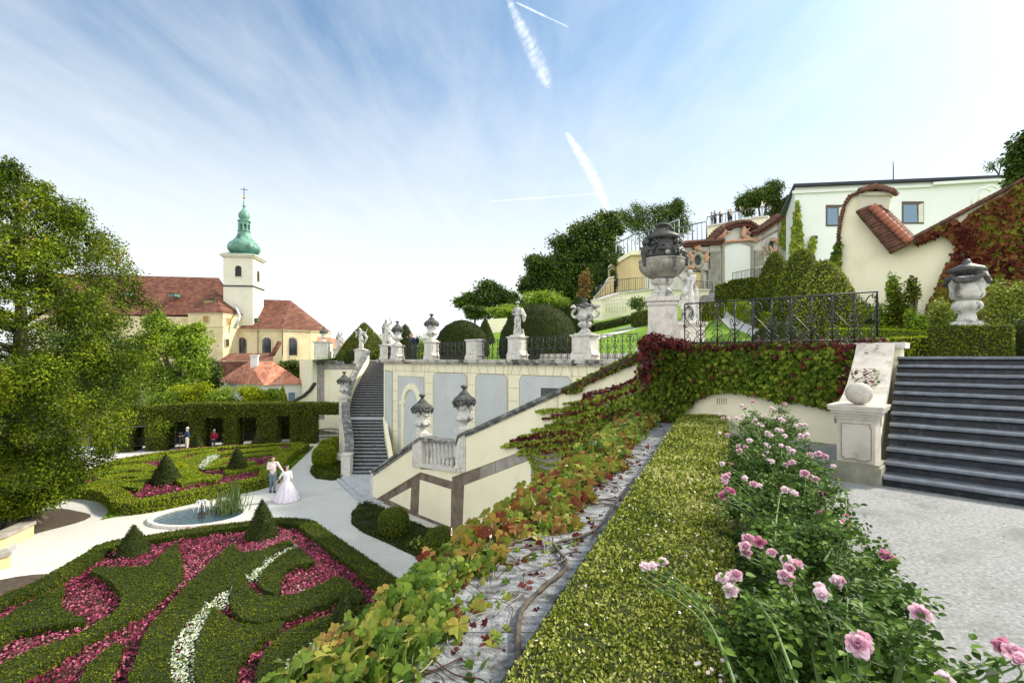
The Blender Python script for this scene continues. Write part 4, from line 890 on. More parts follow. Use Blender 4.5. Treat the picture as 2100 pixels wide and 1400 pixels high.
# ================================================================== HEDGE ARCADE
ha = thing('hedge_arcade', 'tall clipped hornbeam hedge cut into a row of dark arches behind the far parterre', 'hedge', (-18, 37, ZL))
hq0 = Vector((-26, 34.7, 0)); hdir = Vector((11, 3.3, 0)).normalized(); hn = Vector((hdir.y, -hdir.x, 0))
def HW(px, py, d=0):
    r = (px - 1050) / 1000; o_ = hq0 + hn * d; Y = (o_.x - o_.y * hdir.x / hdir.y) / (r - hdir.x / hdir.y); return P(px, py, Y)
def HP(px0, px1, z0, z1, mb, dens, th=1.7):
    A = HW(px0, 700); B = HW(px1, 700); q = [A, B, B - hn * th, A - hn * th]; m1 = MB(); m1.prism([(a.x, a.y) for a in q], z0, z1); mb.b += m1.b; T = m1.tris()
    return T
ops = [(270, 298, 875, 0), (341, 389, 864, 1), (418, 459, 857, 0), (487, 528, 855, 0), (568, 596, 853, 0), (648, 703, 850, 0)]
mb = MB(); Ts = []; ztop = -3.38
def ztp(px): return HW(px, np.interp(px, [240, 305, 390, 560, 705], [838, 834, 829, 828, 830])).z
xs = [240]; 
for a, b, _, _ in ops: xs += [a, b]
xs += [704]
for i in range(0, len(xs), 2):
    if xs[i + 1] > xs[i] + 2: Ts.append(HP(xs[i], xs[i + 1], ZL - .05, ztp((xs[i] + xs[i + 1]) / 2) - .35, mb, 0))
step_ = 12
for px in range(240, 704, step_):
    yt = np.interp(px, [240, 298, 341, 365, 389, 418, 459, 487, 528, 568, 596, 648, 703], [880, 872, 878, 862, 866, 857, 857, 855, 856, 852, 853, 850, 851])
    zb = HW(px, yt).z; Ts.append(HP(px, min(px + step_, 704), zb, ztp(px), mb, 0))
for T in Ts: coat(mb, 130, .10, 1, T=T, out=.05, up=.1)
mb.build('foliage', [CORE, HORN], ha)
# back wall of greenery seen through the arches
mb = MB(); A = HW(230, 700, -2.9); B = HW(612, 700, -2.9); q = [A, B, B - hn * 1, A - hn * 1]; mb.prism([(a.x, a.y) for a in q], ZL, -4.3); coat(mb, 60, .12, 1)
tag(mb.build('inner_hedge', [CORE, YEW]), 'dark inner hedge seen through the arches of the hornbeam arcade', 'hedge')
# garden benches in the arches
def bench(px, w, label, d=-.9, arch=True):
    c = HW(px, 700, d); c = Vector((c.x, c.y, ZL)); rot = math.atan2(hdir.y, hdir.x); t = thing('garden_bench', label, 'bench', c, 'dark wooden benches in the hedge arches')
    e = hdir; n = hn
    m1 = MB()
    for k in range(4): m1.box(c + n * (.20 - k * .11) + Vector((0, 0, .43)), (w, .085, .03), rot)
    m1.build('seat', BENCH, t)
    m1 = MB(); N = int(w / .09)
    for k in range(N):
        s = (k + .5) / N - .5; h = .48 + (.14 * math.cos(s * math.pi) if arch else 0); m1.box(c + e * (s * w) - n * .26 + Vector((0, 0, .44 + h / 2)), (.035, .03, h), rot)
    pts = [c + e * (s * w) - n * .26 + Vector((0, 0, .93 + (.14 * math.cos(s * math.pi) if arch else 0))) for s in [i / 8 - .5 for i in range(9)]]
    m1.tube(pts, .035, 6); m1.build('backrest', BENCH, t)
    for sx_ in (-1, 1):
        for sy_ in (-1, 1):
            m1 = MB(); m1.box(c + e * (sx_ * (w / 2 - .04)) + n * (sy_ * .23) + Vector((0, 0, .32 if sy_ > 0 else .45)), (.06, .06, .64 if sy_ > 0 else .9), rot); m1.build('leg', BENCH, t)
        m1 = MB(); m1.box(c + e * (sx_ * (w / 2 - .04)) + Vector((0, 0, .66)), (.06, .52, .04), rot); m1.build('armrest', BENCH, t)
bench(672, 1.8, 'dark arched-back bench under the yellow wall in the rightmost hedge opening', -.2)
bench(362, 1.6, 'dark bench in the hedge arch behind the standing man with the tripod', -.4, False)
bench(436, 1.5, 'dark bench on which the woman in red sits', -.5, False)
bench(508, 1.5, 'dark bench in the third hedge arch behind a small yew cone', -.5, False)
bench(284, 1.5, 'dark bench partly hidden by the big conifer at the left hedge opening', -.2, False)
# ================================================================== BLOB FIGURES (statues and people)
def capsule(mb, a, b, ra, rb, n=10):
    a = Vector(a); b = Vector(b); d = b - a; L = d.length; d = d.normalized() if L > 1e-6 else Vector((0, 0, 1))
    pts = []; rs = []
    for i in range(4): t = math.pi / 2 * i / 4; pts.append(a - d * ra * math.cos(t)); rs.append(max(ra * math.sin(t), .0008))
    pts.append(a); rs.append(ra); pts.append(b); rs.append(rb)
    for i in range(1, 5): t = math.pi / 2 * i / 4; pts.append(b + d * rb * math.sin(t)); rs.append(max(rb * math.cos(t), .0008))
    mb.tube(pts, rs, n, 0)
def remesh(mb, voxel, smooth=2, name='tmp'):
    o = mb.build(name, [], None); md = o.modifiers.new('r', 'REMESH'); md.mode = 'VOXEL'; md.voxel_size = voxel; md.use_smooth_shade = True
    if smooth: s_ = o.modifiers.new('s', 'SMOOTH'); s_.iterations = smooth; s_.factor = .5
    dg = bpy.context.evaluated_depsgraph_get(); dg.update(); me = bpy.data.meshes.new_from_object(o.evaluated_get(dg))
    bpy.data.objects.remove(o, do_unlink=True); return me
def blob(name, shapes, voxel, mat, parent=None, smooth=2):
    """shapes: (a,b,ra,rb) limbs or (centre,(rx,ry,rz)) masses, one continuous surface, local to the parent"""
    mb = MB()
    for s_ in shapes:
        if len(s_) == 2: mb.ball(s_[0], s_[1], 0, 10)
        else: capsule(mb, *s_)
    me = remesh(mb, voxel, smooth); me.name = name
    me.materials.clear(); me.materials.append(mat)
    me.polygons.foreach_set('use_smooth', np.ones(len(me.polygons), bool))
    o = bpy.data.objects.new(name, me); COL.objects.link(o)
    if parent: o.parent = parent
    return o
def hand(w, dirv, side, s=1.0):
    """palm, four bent unequal fingers and a thumb; w wrist, dirv pointing direction, side = thumb side"""
    w = Vector(w); d = Vector(dirv).normalized(); t = Vector(side); t = (t - d * t.dot(d)).normalized(); n = d.cross(t); o = [(w, w + d * .05 * s, .024 * s, .032 * s)]
    for k, ln in enumerate((.072, .08, .074, .058)):
        a = w + d * .07 * s + t * (.027 - .018 * k) * s; m_ = a + d * ln * .5 * s + n * .008 * s; o += [(a, m_, .0095 * s, .009 * s), (m_, m_ + (d * .8 + n * .5) * ln * .5 * s, .009 * s, .007 * s)]
    a = w + d * .02 * s + t * .028 * s; o += [(a, a + (d * .7 + t * .7) * .035 * s, .012 * s, .010 * s), (a + (d * .7 + t * .7) * .035 * s, a + (d * 1.0 + t * .75) * .055 * s, .010 * s, .008 * s)]
    return o
def body(j):
    """j: joints dict in local metres; figure faces -Y unless turned"""
    H = Vector(j['head']); nk = Vector(j['neck']); pv = Vector(j['pelvis']); ch = Vector(j['chest']); f = Vector(j.get('face', (0, -1, 0))).normalized()
    sd_ = f.cross(Vector((0, 0, 1))).normalized()
    s = [(nk - Vector((0, 0, .03)), H - Vector((0, 0, .08)), .055, .052), (H + Vector((0, 0, .02)), (.078, .088, .10)), (H - Vector((0, 0, .045)) + f * .018, (.056, .062, .07)),
         (H + f * .086 + Vector((0, 0, .0)), H + f * .098 - Vector((0, 0, .025)), .010, .014), (H + f * .075 + Vector((0, 0, .035)), (.05, .02, .012)), (H + f * .078 - Vector((0, 0, .055)), (.022, .014, .010)), (H + f * .07 - Vector((0, 0, .09)), (.02, .018, .016)),
         (H + sd_ * .082, (.012, .018, .03)), (H - sd_ * .082, (.012, .018, .03)),
         (pv, ch, .125, .135), (pv + Vector((0, 0, -.02)), (.16, .11, .11)), (ch + Vector((0, 0, .05)), (.165, .105, .15)), (ch + Vector((0, 0, .1)), nk, .10, .06)]
    for k in 'lr':
        sh, el, wr = Vector(j['sh' + k]), Vector(j['el' + k]), Vector(j['wr' + k]); hp, kn, an = Vector(j['hp' + k]), Vector(j['kn' + k]), Vector(j['an' + k])
        s += [(nk - Vector((0, 0, .04)), sh, .06, .058), (sh, el, .052, .040), (el, wr, .040, .025), (hp, kn, .088, .056), (kn, kn + (an - kn) * .35, .054, .058), (kn + (an - kn) * .35, an, .056, .038)]
        s += hand(wr, (wr - el), j.get('thumb', (0, -1, .3)))
        ft = Vector(j.get('foot' + k, f)); s += [(an - Vector((0, 0, .03)) - ft * .03, an - Vector((0, 0, .055)) + ft * .15, .045, .034)]
    return s
def stand(**k):
    j = dict(head=(0, 0, 1.62), neck=(0, .01, 1.48), chest=(0, 0, 1.25), pelvis=(0, 0, .95), shl=(.19, 0, 1.41), ell=(.23, .02, 1.12), wrl=(.22, -.06, .87), shr=(-.19, 0, 1.41), elr=(-.23, .02, 1.12), wrr=(-.22, -.06, .87),
             hpl=(.09, 0, .9), knl=(.10, -.01, .49), anl=(.10, .02, .09), hpr=(-.09, 0, .9), knr=(-.10, -.01, .49), anr=(-.10, .02, .09)); j.update(k); return j
SKIN = plain('skin', (.62, .40, .29), .6, 0, .3)
def cloth(nm, c): return plain(nm + '_cloth', c, .9, 0, .15)
HAIRD = plain('dark_hair', (.018, .012, .010), .6); HAIRB = plain('fair_hair', (.35, .22, .10), .6); HAIRW = plain('grey_hair', (.6, .58, .55), .6)
SHOE = plain('dark_shoe', (.02, .02, .02), .5)
def person(label, loc, rot, j, top, bottom, hair, skirt=None, sleeve=1, group=None, voxel=.018, longhair=False, scale=1, bag=None, topmat=None, shorts=False, hatb=None):
    t = thing('person', label, 'person', loc, group, rot); t.scale = (scale,) * 3
    blob('body', body(j), voxel, SKIN, t, 1)
    V = Vector; s = [(V(j['pelvis']) + V((0, 0, .04)), V(j['chest']), .14, .15), (V(j['chest']) + V((0, 0, .05)), (.18, .12, .155)), (V(j['chest']) + V((0, 0, .1)), V(j['neck']) - V((0, 0, .05)), .11, .072)]
    for k in 'lr':
        s += [(V(j['neck']) - V((0, 0, .06)), V(j['sh' + k]), .07, .072), (V(j['sh' + k]), V(j['el' + k]), .066, .054)]
        if sleeve > 1: s += [(V(j['el' + k]), V(j['el' + k]) + (V(j['wr' + k]) - V(j['el' + k])) * .92, .054, .038)]
    blob('shirt', s, voxel, top, t, 1)
    if bottom:
        s = [(V(j['pelvis']) + V((0, 0, .03)), (.172, .125, .12))]
        for k in 'lr':
            e = V(j['an' + k]) + V((0, 0, .02)) if not shorts else V(j['kn' + k])
            s += [(V(j['hp' + k]), V(j['kn' + k]), .102, .072)] + ([] if shorts else [(V(j['kn' + k]), e, .070, .055)])
        blob('trousers', s, voxel, bottom, t, 1)
    H = V(j['head']); f = V(j.get('face', (0, -1, 0))).normalized()
    s = [(H + V((0, 0, .045)) - f * .018, (.088, .096, .088)), (H - f * .05 - V((0, 0, .01)), (.078, .06, .08))]
    if longhair: s += [(H - f * .07, H - f * .10 - V((0, 0, .30)), .075, .05), (H - f * .10 - V((0, 0, .28)), H - f * .09 - V((0, 0, .42)), .05, .02)]
    blob('hair', s, voxel, hair, t, 1)
    m1 = MB(); sd_ = f.cross(V((0, 0, 1)))
    for q in (-1, 1): m1.ball(H + f * .078 + sd_ * (.03 * q) + V((0, 0, .012)), .011, 0, 6)
    m1.build('eyes', HAIRD).parent = t
    if bottom is not None:
        for k in 'lr':
            an = V(j['an' + k]); ft = V(j.get('foot' + k, f)); blob('shoe', [(an - V((0, 0, .035)) - ft * .04, an - V((0, 0, .045)) + ft * .16, .052, .044)], voxel * .8, SHOE, t, 1)
    if bag is not None: blob('backpack', [(V(j['chest']) - f * .20 + V((0, 0, -.02)), (.14, .11, .21))], voxel, bag, t, 1)
    return t
# ---- the couple
g = G(560, 1009)
CHECK = M('checked_trouser_cloth', [(.45, (.05, .08, .13)), (.55, (.25, .33, .42))], 45, .9, 0)
person('man in a pale pink shirt and blue patterned trousers holding the bride\'s hand', g, R(14), stand(ell=(.33, .03, 1.16), wrl=(.50, -.06, .95), wrr=(-.05, -.17, 1.18), elr=(-.22, -.07, 1.16), face=(.35, -1, 0), knl=(.07, -.02, .49), anl=(.06, .0, .09), anr=(-.13, .06, .09)), cloth('pink_shirt', (.80, .68, .68)), CHECK, HAIRD, sleeve=2, voxel=.014, scale=1.02)
g = G(588, 1026); t = person('bride in a wide pale lilac ball gown looking up, flowers in her long dark hair', g, R(30), stand(head=(0, -.02, 1.56), neck=(0, .01, 1.42), chest=(0, 0, 1.2), pelvis=(0, 0, .93), shl=(.155, 0, 1.34), shr=(-.155, 0, 1.34), ell=(.21, -.03, 1.07), wrl=(.17, -.10, .84), elr=(-.28, .08, 1.1), wrr=(-.42, .06, .92), face=(.75, -.5, .28), thumb=(0, -1, .2)), cloth('white_bodice', (.80, .76, .82)), None, HAIRD, sleeve=1, voxel=.014, longhair=True, scale=.98)
GOWN = M('lilac_tulle', [(.3, (.60, .55, .66)), (.7, (.74, .69, .78))], 5, .9, .2, 20)
mb = MB(); pr = []
mb.lathe([(.12, 1.02), (.14, .96), (.20, .88), (.29, .70), (.39, .48), (.49, .26), (.57, .08), (.60, .01), (.57, .0)], 72, (0, 0, 0), 0, True, mod=lambda t_, z: 1 + (.95 - min(z, .95)) * (.07 * math.sin(13 * t_) + .035 * math.sin(29 * t_ + 1)))
mb.build('gown_skirt', GOWN).parent = t
mb = MB(); H = Vector((0, -.02, 1.56)); [mb.ball(H + Vector((math.cos(a) * .09, math.sin(a) * .095, .075)), .013, 0, 6) for a in [i * .55 for i in range(11)]]; mb.build('hair_flowers', WHIT).parent = t
# ---- photographer on the terrace
g = Vector((-5.85, 29.6, ZU))
NAVY = cloth('navy_jacket', (.035, .05, .08)); JEAN = cloth('dark_jeans', (.03, .04, .06)); BLK = cloth('black', (.015, .015, .018))
pt = person('photographer in a dark jacket with black backpack stooping at the terrace railing', g, R(-80), stand(head=(0, -.26, 1.56), neck=(0, -.14, 1.44), chest=(0, -.08, 1.22), shl=(.19, -.12, 1.36), shr=(-.19, -.12, 1.36), ell=(.24, -.28, 1.18), wrl=(.07, -.46, 1.42), elr=(-.24, -.28, 1.18), wrr=(-.07, -.46, 1.42), face=(0, -1, -.25)), NAVY, JEAN, HAIRB, sleeve=2, bag=BLK)
cm = thing('camera', 'black camera held up to the eye of the stooping photographer', 'camera', g + Matrix.Rotation(R(-80), 3, 'Z') @ Vector((0, -.50, 1.50)), None, R(-80))
mb = MB(); mb.box((0, 0, 0), (.14, .07, .10)); mb.box((0, 0, .06), (.06, .06, .03)); mb.build('camera_body', SHOE).parent = cm
mb = MB(); mb.tube([(0, -.03, 0), (0, -.16, -.02)], [.04, .045], 12); mb.build('lens', SHOE).parent = cm
# ---- man with tripod, seated woman
g = HW(384, 700, .9); g.z = ZL
person('white-haired man in a navy polo shirt and beige trousers under the hedge arcade', g, R(-75), stand(wrl=(.16, -.38, 1.12), ell=(.22, -.12, 1.12), wrr=(-.14, -.36, 1.15), elr=(-.22, -.12, 1.12), face=(0, -1, -.3)), cloth('navy_polo', (.03, .05, .12)), cloth('beige_trousers', (.55, .50, .38)), HAIRW, voxel=.02)
tr = HW(372, 700, 1.1); tr.z = ZL; tt = thing('tripod', 'thin tripod with a camera in front of the white-haired man', 'tripod', tr)
for k in range(3):
    a = k * 2.1 + .4; mb = MB(); mb.tube([tr + Vector((0, 0, 1.25)), tr + Vector((math.cos(a) * .38, math.sin(a) * .38, 0))], [.02, .014], 6); mb.build('leg', METROOF, tt)
mb = MB(); mb.box(tr + Vector((0, 0, 1.36)), (.14, .12, .11)); mb.tube([tr + Vector((-.02, 0, 1.36)), tr + Vector((-.18, -.05, 1.36))], .04, 8); mb.build('camera_head', SHOE, tt)
g = HW(440, 700, -.38); g.z = ZL
person('seated woman in a crimson top and dark jeans on a bench in the hedge arch', g, math.atan2(hdir.y, hdir.x), stand(head=(0, -.06, 1.24), neck=(0, -.02, 1.08), chest=(0, -.0, .84), pelvis=(0, .0, .56), shl=(.18, 0, 1.01), shr=(-.18, 0, 1.01), ell=(.22, -.08, .76), wrl=(.07, -.28, .66), elr=(-.22, -.08, .76), wrr=(-.07, -.28, .66), hpl=(.09, -.02, .52), knl=(.10, -.44, .52), anl=(.08, -.46, .09), hpr=(-.09, -.02, .52), knr=(-.10, -.44, .52), anr=(-.12, -.40, .09)), cloth('crimson_top', (.28, .02, .05)), JEAN, HAIRW, sleeve=2, voxel=.02)
# ---- visitors on the lookout
LK = [(1466, 457, .10, 'visitor in a blue shirt, second from the left end of the lookout railing', (.12, .14, .25), (.03, .03, .04), HAIRD, 0),
      (1460, 460, .6, 'visitor in a pale top, leftmost on the lookout railing', (.5, .42, .38), (.04, .04, .05), HAIRB, 1),
      (1477, 459, .0, 'woman in dark clothes with long hair on the lookout, third from the left', (.05, .05, .07), (.03, .03, .04), HAIRD, 1),
      (1494, 455, .3, 'visitor in a black top leaning together with the one in white on the lookout', (.02, .02, .025), (.02, .02, .03), HAIRB, 0),
      (1499, 454, -.2, 'woman in a white top beside the visitor in black on the lookout', (.75, .72, .70), (.03, .03, .04), HAIRD, 1),
      (1518, 449, .1, 'visitor in a dark jacket and pale jeans near the middle of the lookout', (.03, .03, .04), (.35, .42, .5), HAIRB, 1),
      (1563, 440, .5, 'visitor in a white top standing highest at the right end of the lookout', (.82, .82, .80), (.40, .46, .52), HAIRB, 0)]
for px, pyf, rt, lb, tc_, bc, hr, lh in LK:
    Y = 56.5 if px < 1550 else 53.6; g = P(px, pyf + 5, Y)
    person(lb, g, rt + .5, stand(wrl=(.10, -.30, 1.12 if px % 2 else 1.45), ell=(.24, -.12, 1.15), wrr=(-.08, -.30, 1.10 if px % 3 else 1.45), elr=(-.24, -.12, 1.15)), cloth('top%d' % px, tc_), cloth('bottom%d' % px, bc), hr, sleeve=2 if px % 2 else 1, voxel=.03, longhair=bool(lh))

# ================================================================== STATUES
def statue(name, label, loc, rot, kind, h=1.75, parent=None):
    t = thing(name, label, 'statue', loc, None, rot); k = h / 1.75; V = Vector
    if kind == 'male':
        j = stand(head=(.03, -.03, 1.66), wrl=(-.02, -.20, 1.16), ell=(.27, -.04, 1.14), wrr=(.08, -.19, 1.10), elr=(-.27, -.02, 1.13), knl=(.16, -.10, .50), anl=(.22, .02, .09), knr=(-.10, .0, .49), face=(-.5, -1, -.2))
        s = body(j) + [((.20, .10, 1.38), (.32, .12, 1.05), .09, .12), ((.32, .12, 1.05), (.30, .14, .80), .12, .06), ((-.16, .05, 1.42), (.20, .08, 1.38), .07, .09), ((.06, .10, .0), (.04, .08, .78), .13, .07), ((-.22, .08, .0), (-.18, .08, .5), .07, .04), ((.30, .1, .0), (.26, .1, .35), .07, .04), (V((.03, -.03, 1.72)), (.12, .12, .08))]
    elif kind == 'draped':
        j = stand(head=(-.05, .0, 1.66), shl=(.2, 0, 1.42), ell=(.36, -.06, 1.55), wrl=(.22, -.10, 1.74), wrr=(-.30, -.22, 1.02), elr=(-.30, .0, 1.15), knl=(.13, -.12, .52), face=(.6, -1, 0))
        s = body(j) + [((.05, .02, .1), (.0, .0, .95), .24, .17), ((.2, .05, .05), (.18, 0, .9), .10, .10), ((-.2, .08, .05), (-.24, .05, 1.1), .12, .08), ((-.18, -.1, 1.3), (.22, -.12, .85), .06, .08), ((.25, .1, .85), (.42, .15, .45), .10, .05), ((-.1, .12, 1.5), (.3, .16, 1.0), .1, .12), ((0, -.16, .2), (.06, -.12, .8), .05, .05), ((.12, -.18, .1), (.16, -.1, .7), .04, .05)]
    else:                                              # twisting torso with a flying cloak
        j = stand(head=(-.12, -.02, 1.60), shl=(.2, 0, 1.40), ell=(.42, .0, 1.38), wrl=(.50, -.05, 1.60), shr=(-.2, 0, 1.42), elr=(-.42, -.02, 1.5), wrr=(-.38, -.1, 1.22), face=(-.8, -.6, 0))
        s = body(j) + [((.0, .05, .05), (.02, .03, 1.0), .20, .16), ((.15, .1, 1.4), (.45, .12, 1.0), .12, .10), ((.45, .12, 1.0), (.25, .12, .55), .10, .06), ((-.3, .1, 1.4), (-.45, .1, 1.05), .1, .07), ((-.1, -.1, 1.2), (.2, -.12, .75), .07, .07), ((0, .1, 1.58), (-.15, .08, 1.75), .07, .05)]
    rs = random.Random(len(label))
    for q in range(16):
        a = rs.uniform(0, 6.28); z = rs.uniform(.1, 1.3); s.append((V((math.cos(a) * .17, math.sin(a) * .12, z)), (.035, .035, rs.uniform(.06, .2))))
    for o in (blob('figure', s, .02, STAT, t, 1),): o.scale = (k, k, k)
    mb = MB(); mb.box((0, 0, .02), (.62 * k, .50 * k, .10)); b_ = mb.build('foot_block', LIME); b_.parent = t
    return t
def at_ledge(px, d=-.22):
    q = W(px, 735, SA, d); return Vector((q.x, q.y, -.05))
gP = 'pale stone pedestals along the terrace railing'
PM = LIME
def ped_h(px, pyt, d=-.22): q = at_ledge(px, d); return (735 - pyt) / 1000 * q.y + .05
p1 = at_ledge(1200); pedestal('pedestal', 'wide flared pedestal under the fluted vase with scrolled handles', p1, .92, ped_h(1200, 686), mat=PM, d=.6, group=gP, flare=.16)
p2 = at_ledge(1061); pedestal('pedestal', 'flared pedestal carrying the statue in front of the big yew dome', p2, .72, ped_h(1061, 690), mat=PM, d=.55, group=gP, flare=.22)
p3 = at_ledge(974); pedestal('pedestal', 'empty pedestal without statue or urn between the yew domes', p3, .78, ped_h(974, 696), mat=PM, d=.55, group=gP, flare=.12)
p4 = at_ledge(885); pedestal('pedestal', 'pedestal under the lidded urn just right of the photographer', p4, .66, ped_h(885, 700), mat=PM, d=.55, group=gP, flare=.16)
p5 = at_ledge(815); pedestal('pedestal', 'pedestal under the lidded urn left of the photographer', p5, .62, ped_h(815, 708), mat=PM, d=.55, group=gP, flare=.12)
p6 = Vector((-9.15, 35.6, -.05)); pedestal('pedestal', 'small pedestal under the statue at the far corner of the terrace', p6, .7, 1.05, mat=PM, group=gP)
p7 = Vector((-12.45, 40.2, -.4)); pedestal('pedestal', 'pedestal at the head of the narrow staircase under a twisting statue', p7, .8, 1.15, mat=PM, rot=0, group=gP)
p8 = Vector((-17.9, 46.3, -.3)); pedestal('pedestal', 'farthest pedestal at the left corner of the wing wall', p8, 1.3, 1.9, mat=PM, rot=0, group=gP)
p9 = Vector((-16.4, 46.3, -.1)); pedestal('pedestal', 'low pedestal beside the farthest urn on the wing wall', p9, .8, 1.05, mat=PM, rot=0, group=gP)
statue('statue', 'nude male stone statue with arms crossed over his chest beside the big yew dome', p2 + Vector((0, 0, ped_h(1061, 690))), R(-25), 'male', 1.62)
statue('statue', 'slender weathered statue at the far terrace corner left of the urns', p6 + Vector((0, 0, 1.05)), R(10), 'draped', 1.85)
statue('statue', 'twisting statue with flying cloak in front of the pointed cone hedge', p7 + Vector((0, 0, 1.15)), R(0), 'cloak', 1.75)
statue('statue', 'small distant statue between the far railing and red roofs', p9 + Vector((0, 0, 1.05)), R(0), 'draped', 1.6)

# ================================================================== URNS
def garland(c, r, z, n=60, s=.035, mat=None, parent=None, name='garland', sag=.05, seed=1, loops=4, lift=0):
    rs = random.Random(seed); sh = []
    for i in range(n):
        t = 2 * math.pi * i / n; zz = z - sag * abs(math.sin(t * loops / 2)) * 1.4 + sag
        sh.append((Vector((c[0] + (r + rs.uniform(-.01, .015)) * math.cos(t), c[1] + (r + rs.uniform(-.01, .015)) * math.sin(t), c[2] + zz + rs.uniform(-.015, .015))), (rs.uniform(.7, 1.3) * s,) * 3))
    return blob(name, sh, s * .38, mat, parent, 1)
def urn_lid(label, loc, h=1.76, group='lidded stone urns with blackened tops', name='urn'):
    t = thing(name, label, 'urn', loc, group); k = h / 1.76; t.scale = (k * 1.3, k * 1.3, k)
    m1 = MB(); m1.box((0, 0, .04), (.46, .46, .08), rr); m1.lathe([(.21, .08), (.22, .12), (.18, .16), (.11, .24), (.095, .30), (.11, .33), (.15, .36)], 20); m1.build('foot', LIME).parent = t
    m1 = MB(); m1.lathe([(.10, .34), (.20, .40), (.265, .46), (.27, .53), (.23, .58), (.235, .60), (.205, .62), (.205, .75), (.215, .95), (.235, 1.08), (.27, 1.14), (.27, 1.17), (.2, 1.18)], 28, mod=lambda t_, z: 1 + (.03 * abs(math.sin(6 * t_)) if .38 < z < .55 else 0)); m1.build('bowl', STAT).parent = t
    garland((0, 0, 0), .275, 1.10, 44, .055, DARKST, t, sag=.12, seed=len(label)); garland((0, 0, 0), .22, .90, 30, .032, STAT, t, sag=.1, seed=3)
    m1 = MB(); m1.lathe([(.27, 1.12), (.30, 1.16), (.31, 1.20), (.29, 1.25), (.24, 1.31), (.20, 1.35), (.17, 1.37), (.165, 1.40), (.12, 1.47), (.07, 1.52), (.045, 1.57), (.045, 1.60), (.07, 1.64), (.11, 1.675), (.11, 1.71), (.06, 1.75), (0, 1.76)], 24, mod=lambda t_, z: 1 + (.06 * math.cos(4 * t_) if z < 1.3 else 0)); m1.build('lid', DARKST).parent = t
    for a in (0, math.pi / 2, math.pi, -math.pi / 2):
        blob('scroll', [((math.cos(a) * .22, math.sin(a) * .22, 1.0), (math.cos(a) * .34, math.sin(a) * .34, 1.13), .04, .05), ((math.cos(a) * .34, math.sin(a) * .34, 1.13), (math.cos(a) * .30, math.sin(a) * .30, .92), .05, .025)], .02, DARKST, t)
    return t
def onw(px, S, py, d): return W(px, py, S, d)
q = onw(866, SF, 893, -.2); u0 = urn_lid('lidded urn with blackened top at the left end of the landing balustrade', q)
u1 = copy_tree(u0, loc=onw(952, SF, 884, -.2), scale=(1.30, 1.30, 1.00), label='lidded urn with blackened top at the right end of the landing balustrade', rot=.5)
u2 = copy_tree(u0, loc=p4 + Vector((0, 0, ped_h(885, 700))), scale=(1.17, 1.17, 0.90), label='lidded urn on the pedestal just right of the stooping photographer', rot=.3)
u3 = copy_tree(u0, loc=p5 + Vector((0, 0, ped_h(815, 708))), scale=(1.12, 1.12, 0.86), label='lidded urn on the pedestal left of the stooping photographer', rot=.9)
u4 = copy_tree(u0, loc=UP + Vector((0, 0, 3.95)), scale=(1.33, 1.33, 1.02), label='lidded urn on the post halfway up the narrow staircase', rot=.2)
u5 = copy_tree(u0, loc=p8 + Vector((0, 0, 1.9)), scale=(1.04, 1.04, 0.80), label='farthest urn with dark foliage top at the left corner of the wing wall', rot=.2)
# fluted vase with scroll handles
uv = thing('handled_vase', 'fluted stone vase with scrolled handles and dark carved leaves on top', 'vase', p1 + Vector((0, 0, ped_h(1200, 686))))
m1 = MB(); m1.box((0, 0, .03), (.62, .62, .06), rr); m1.lathe([(.29, .06), (.28, .10), (.20, .16), (.15, .24), (.14, .30)], 24); m1.build('foot', STAT).parent = uv
m1 = MB(); m1.lathe([(.13, .29), (.23, .32), (.30, .38), (.30, .46), (.24, .52), (.20, .55)], 24); m1.lathe([(.2, .55), (.30, .62), (.36, .72), (.38, .80), (.33, .84), (.31, .90), (.33, 1.05), (.38, 1.12), (.3, 1.13)], 48, mod=lambda t_, z: 1 + (.06 * abs(math.sin(9 * t_)) if .56 < z < .80 else 0)); m1.build('bowl', STAT).parent = uv
for a in (-.4, math.pi - .4):
    c_ = Vector((math.cos(a), math.sin(a), 0)); pts = [c_ * x_ + Vector((0, 0, z_)) for x_, z_ in [(.36, .72), (.50, .76), (.56, .90), (.46, 1.02), (.42, 1.12), (.52, 1.2), (.58, 1.12)]]
    m1 = MB(); m1.tube(smooth_line(pts, 4), [.06] * 25, 8); m1.build('handle', STAT).parent = uv
rs = random.Random(3); sh = [(Vector((0, 0, 1.16)), (.33, .33, .14))]
for i in range(46):
    a = rs.uniform(0, 6.28); r_ = rs.uniform(.2, .48); sh.append((Vector((math.cos(a) * r_, math.sin(a) * r_, 1.30 - r_ * .45 + rs.uniform(-.05, .06))), (rs.uniform(.04, .09), rs.uniform(.04, .09), .05)))
sh += [((0, 0, 1.2), (0, 0, 1.36), .12, .09), (Vector((.02, 0, 1.42)), (.10, .10, .08))]
blob('leaf_crown', sh, .022, DARKST, uv)

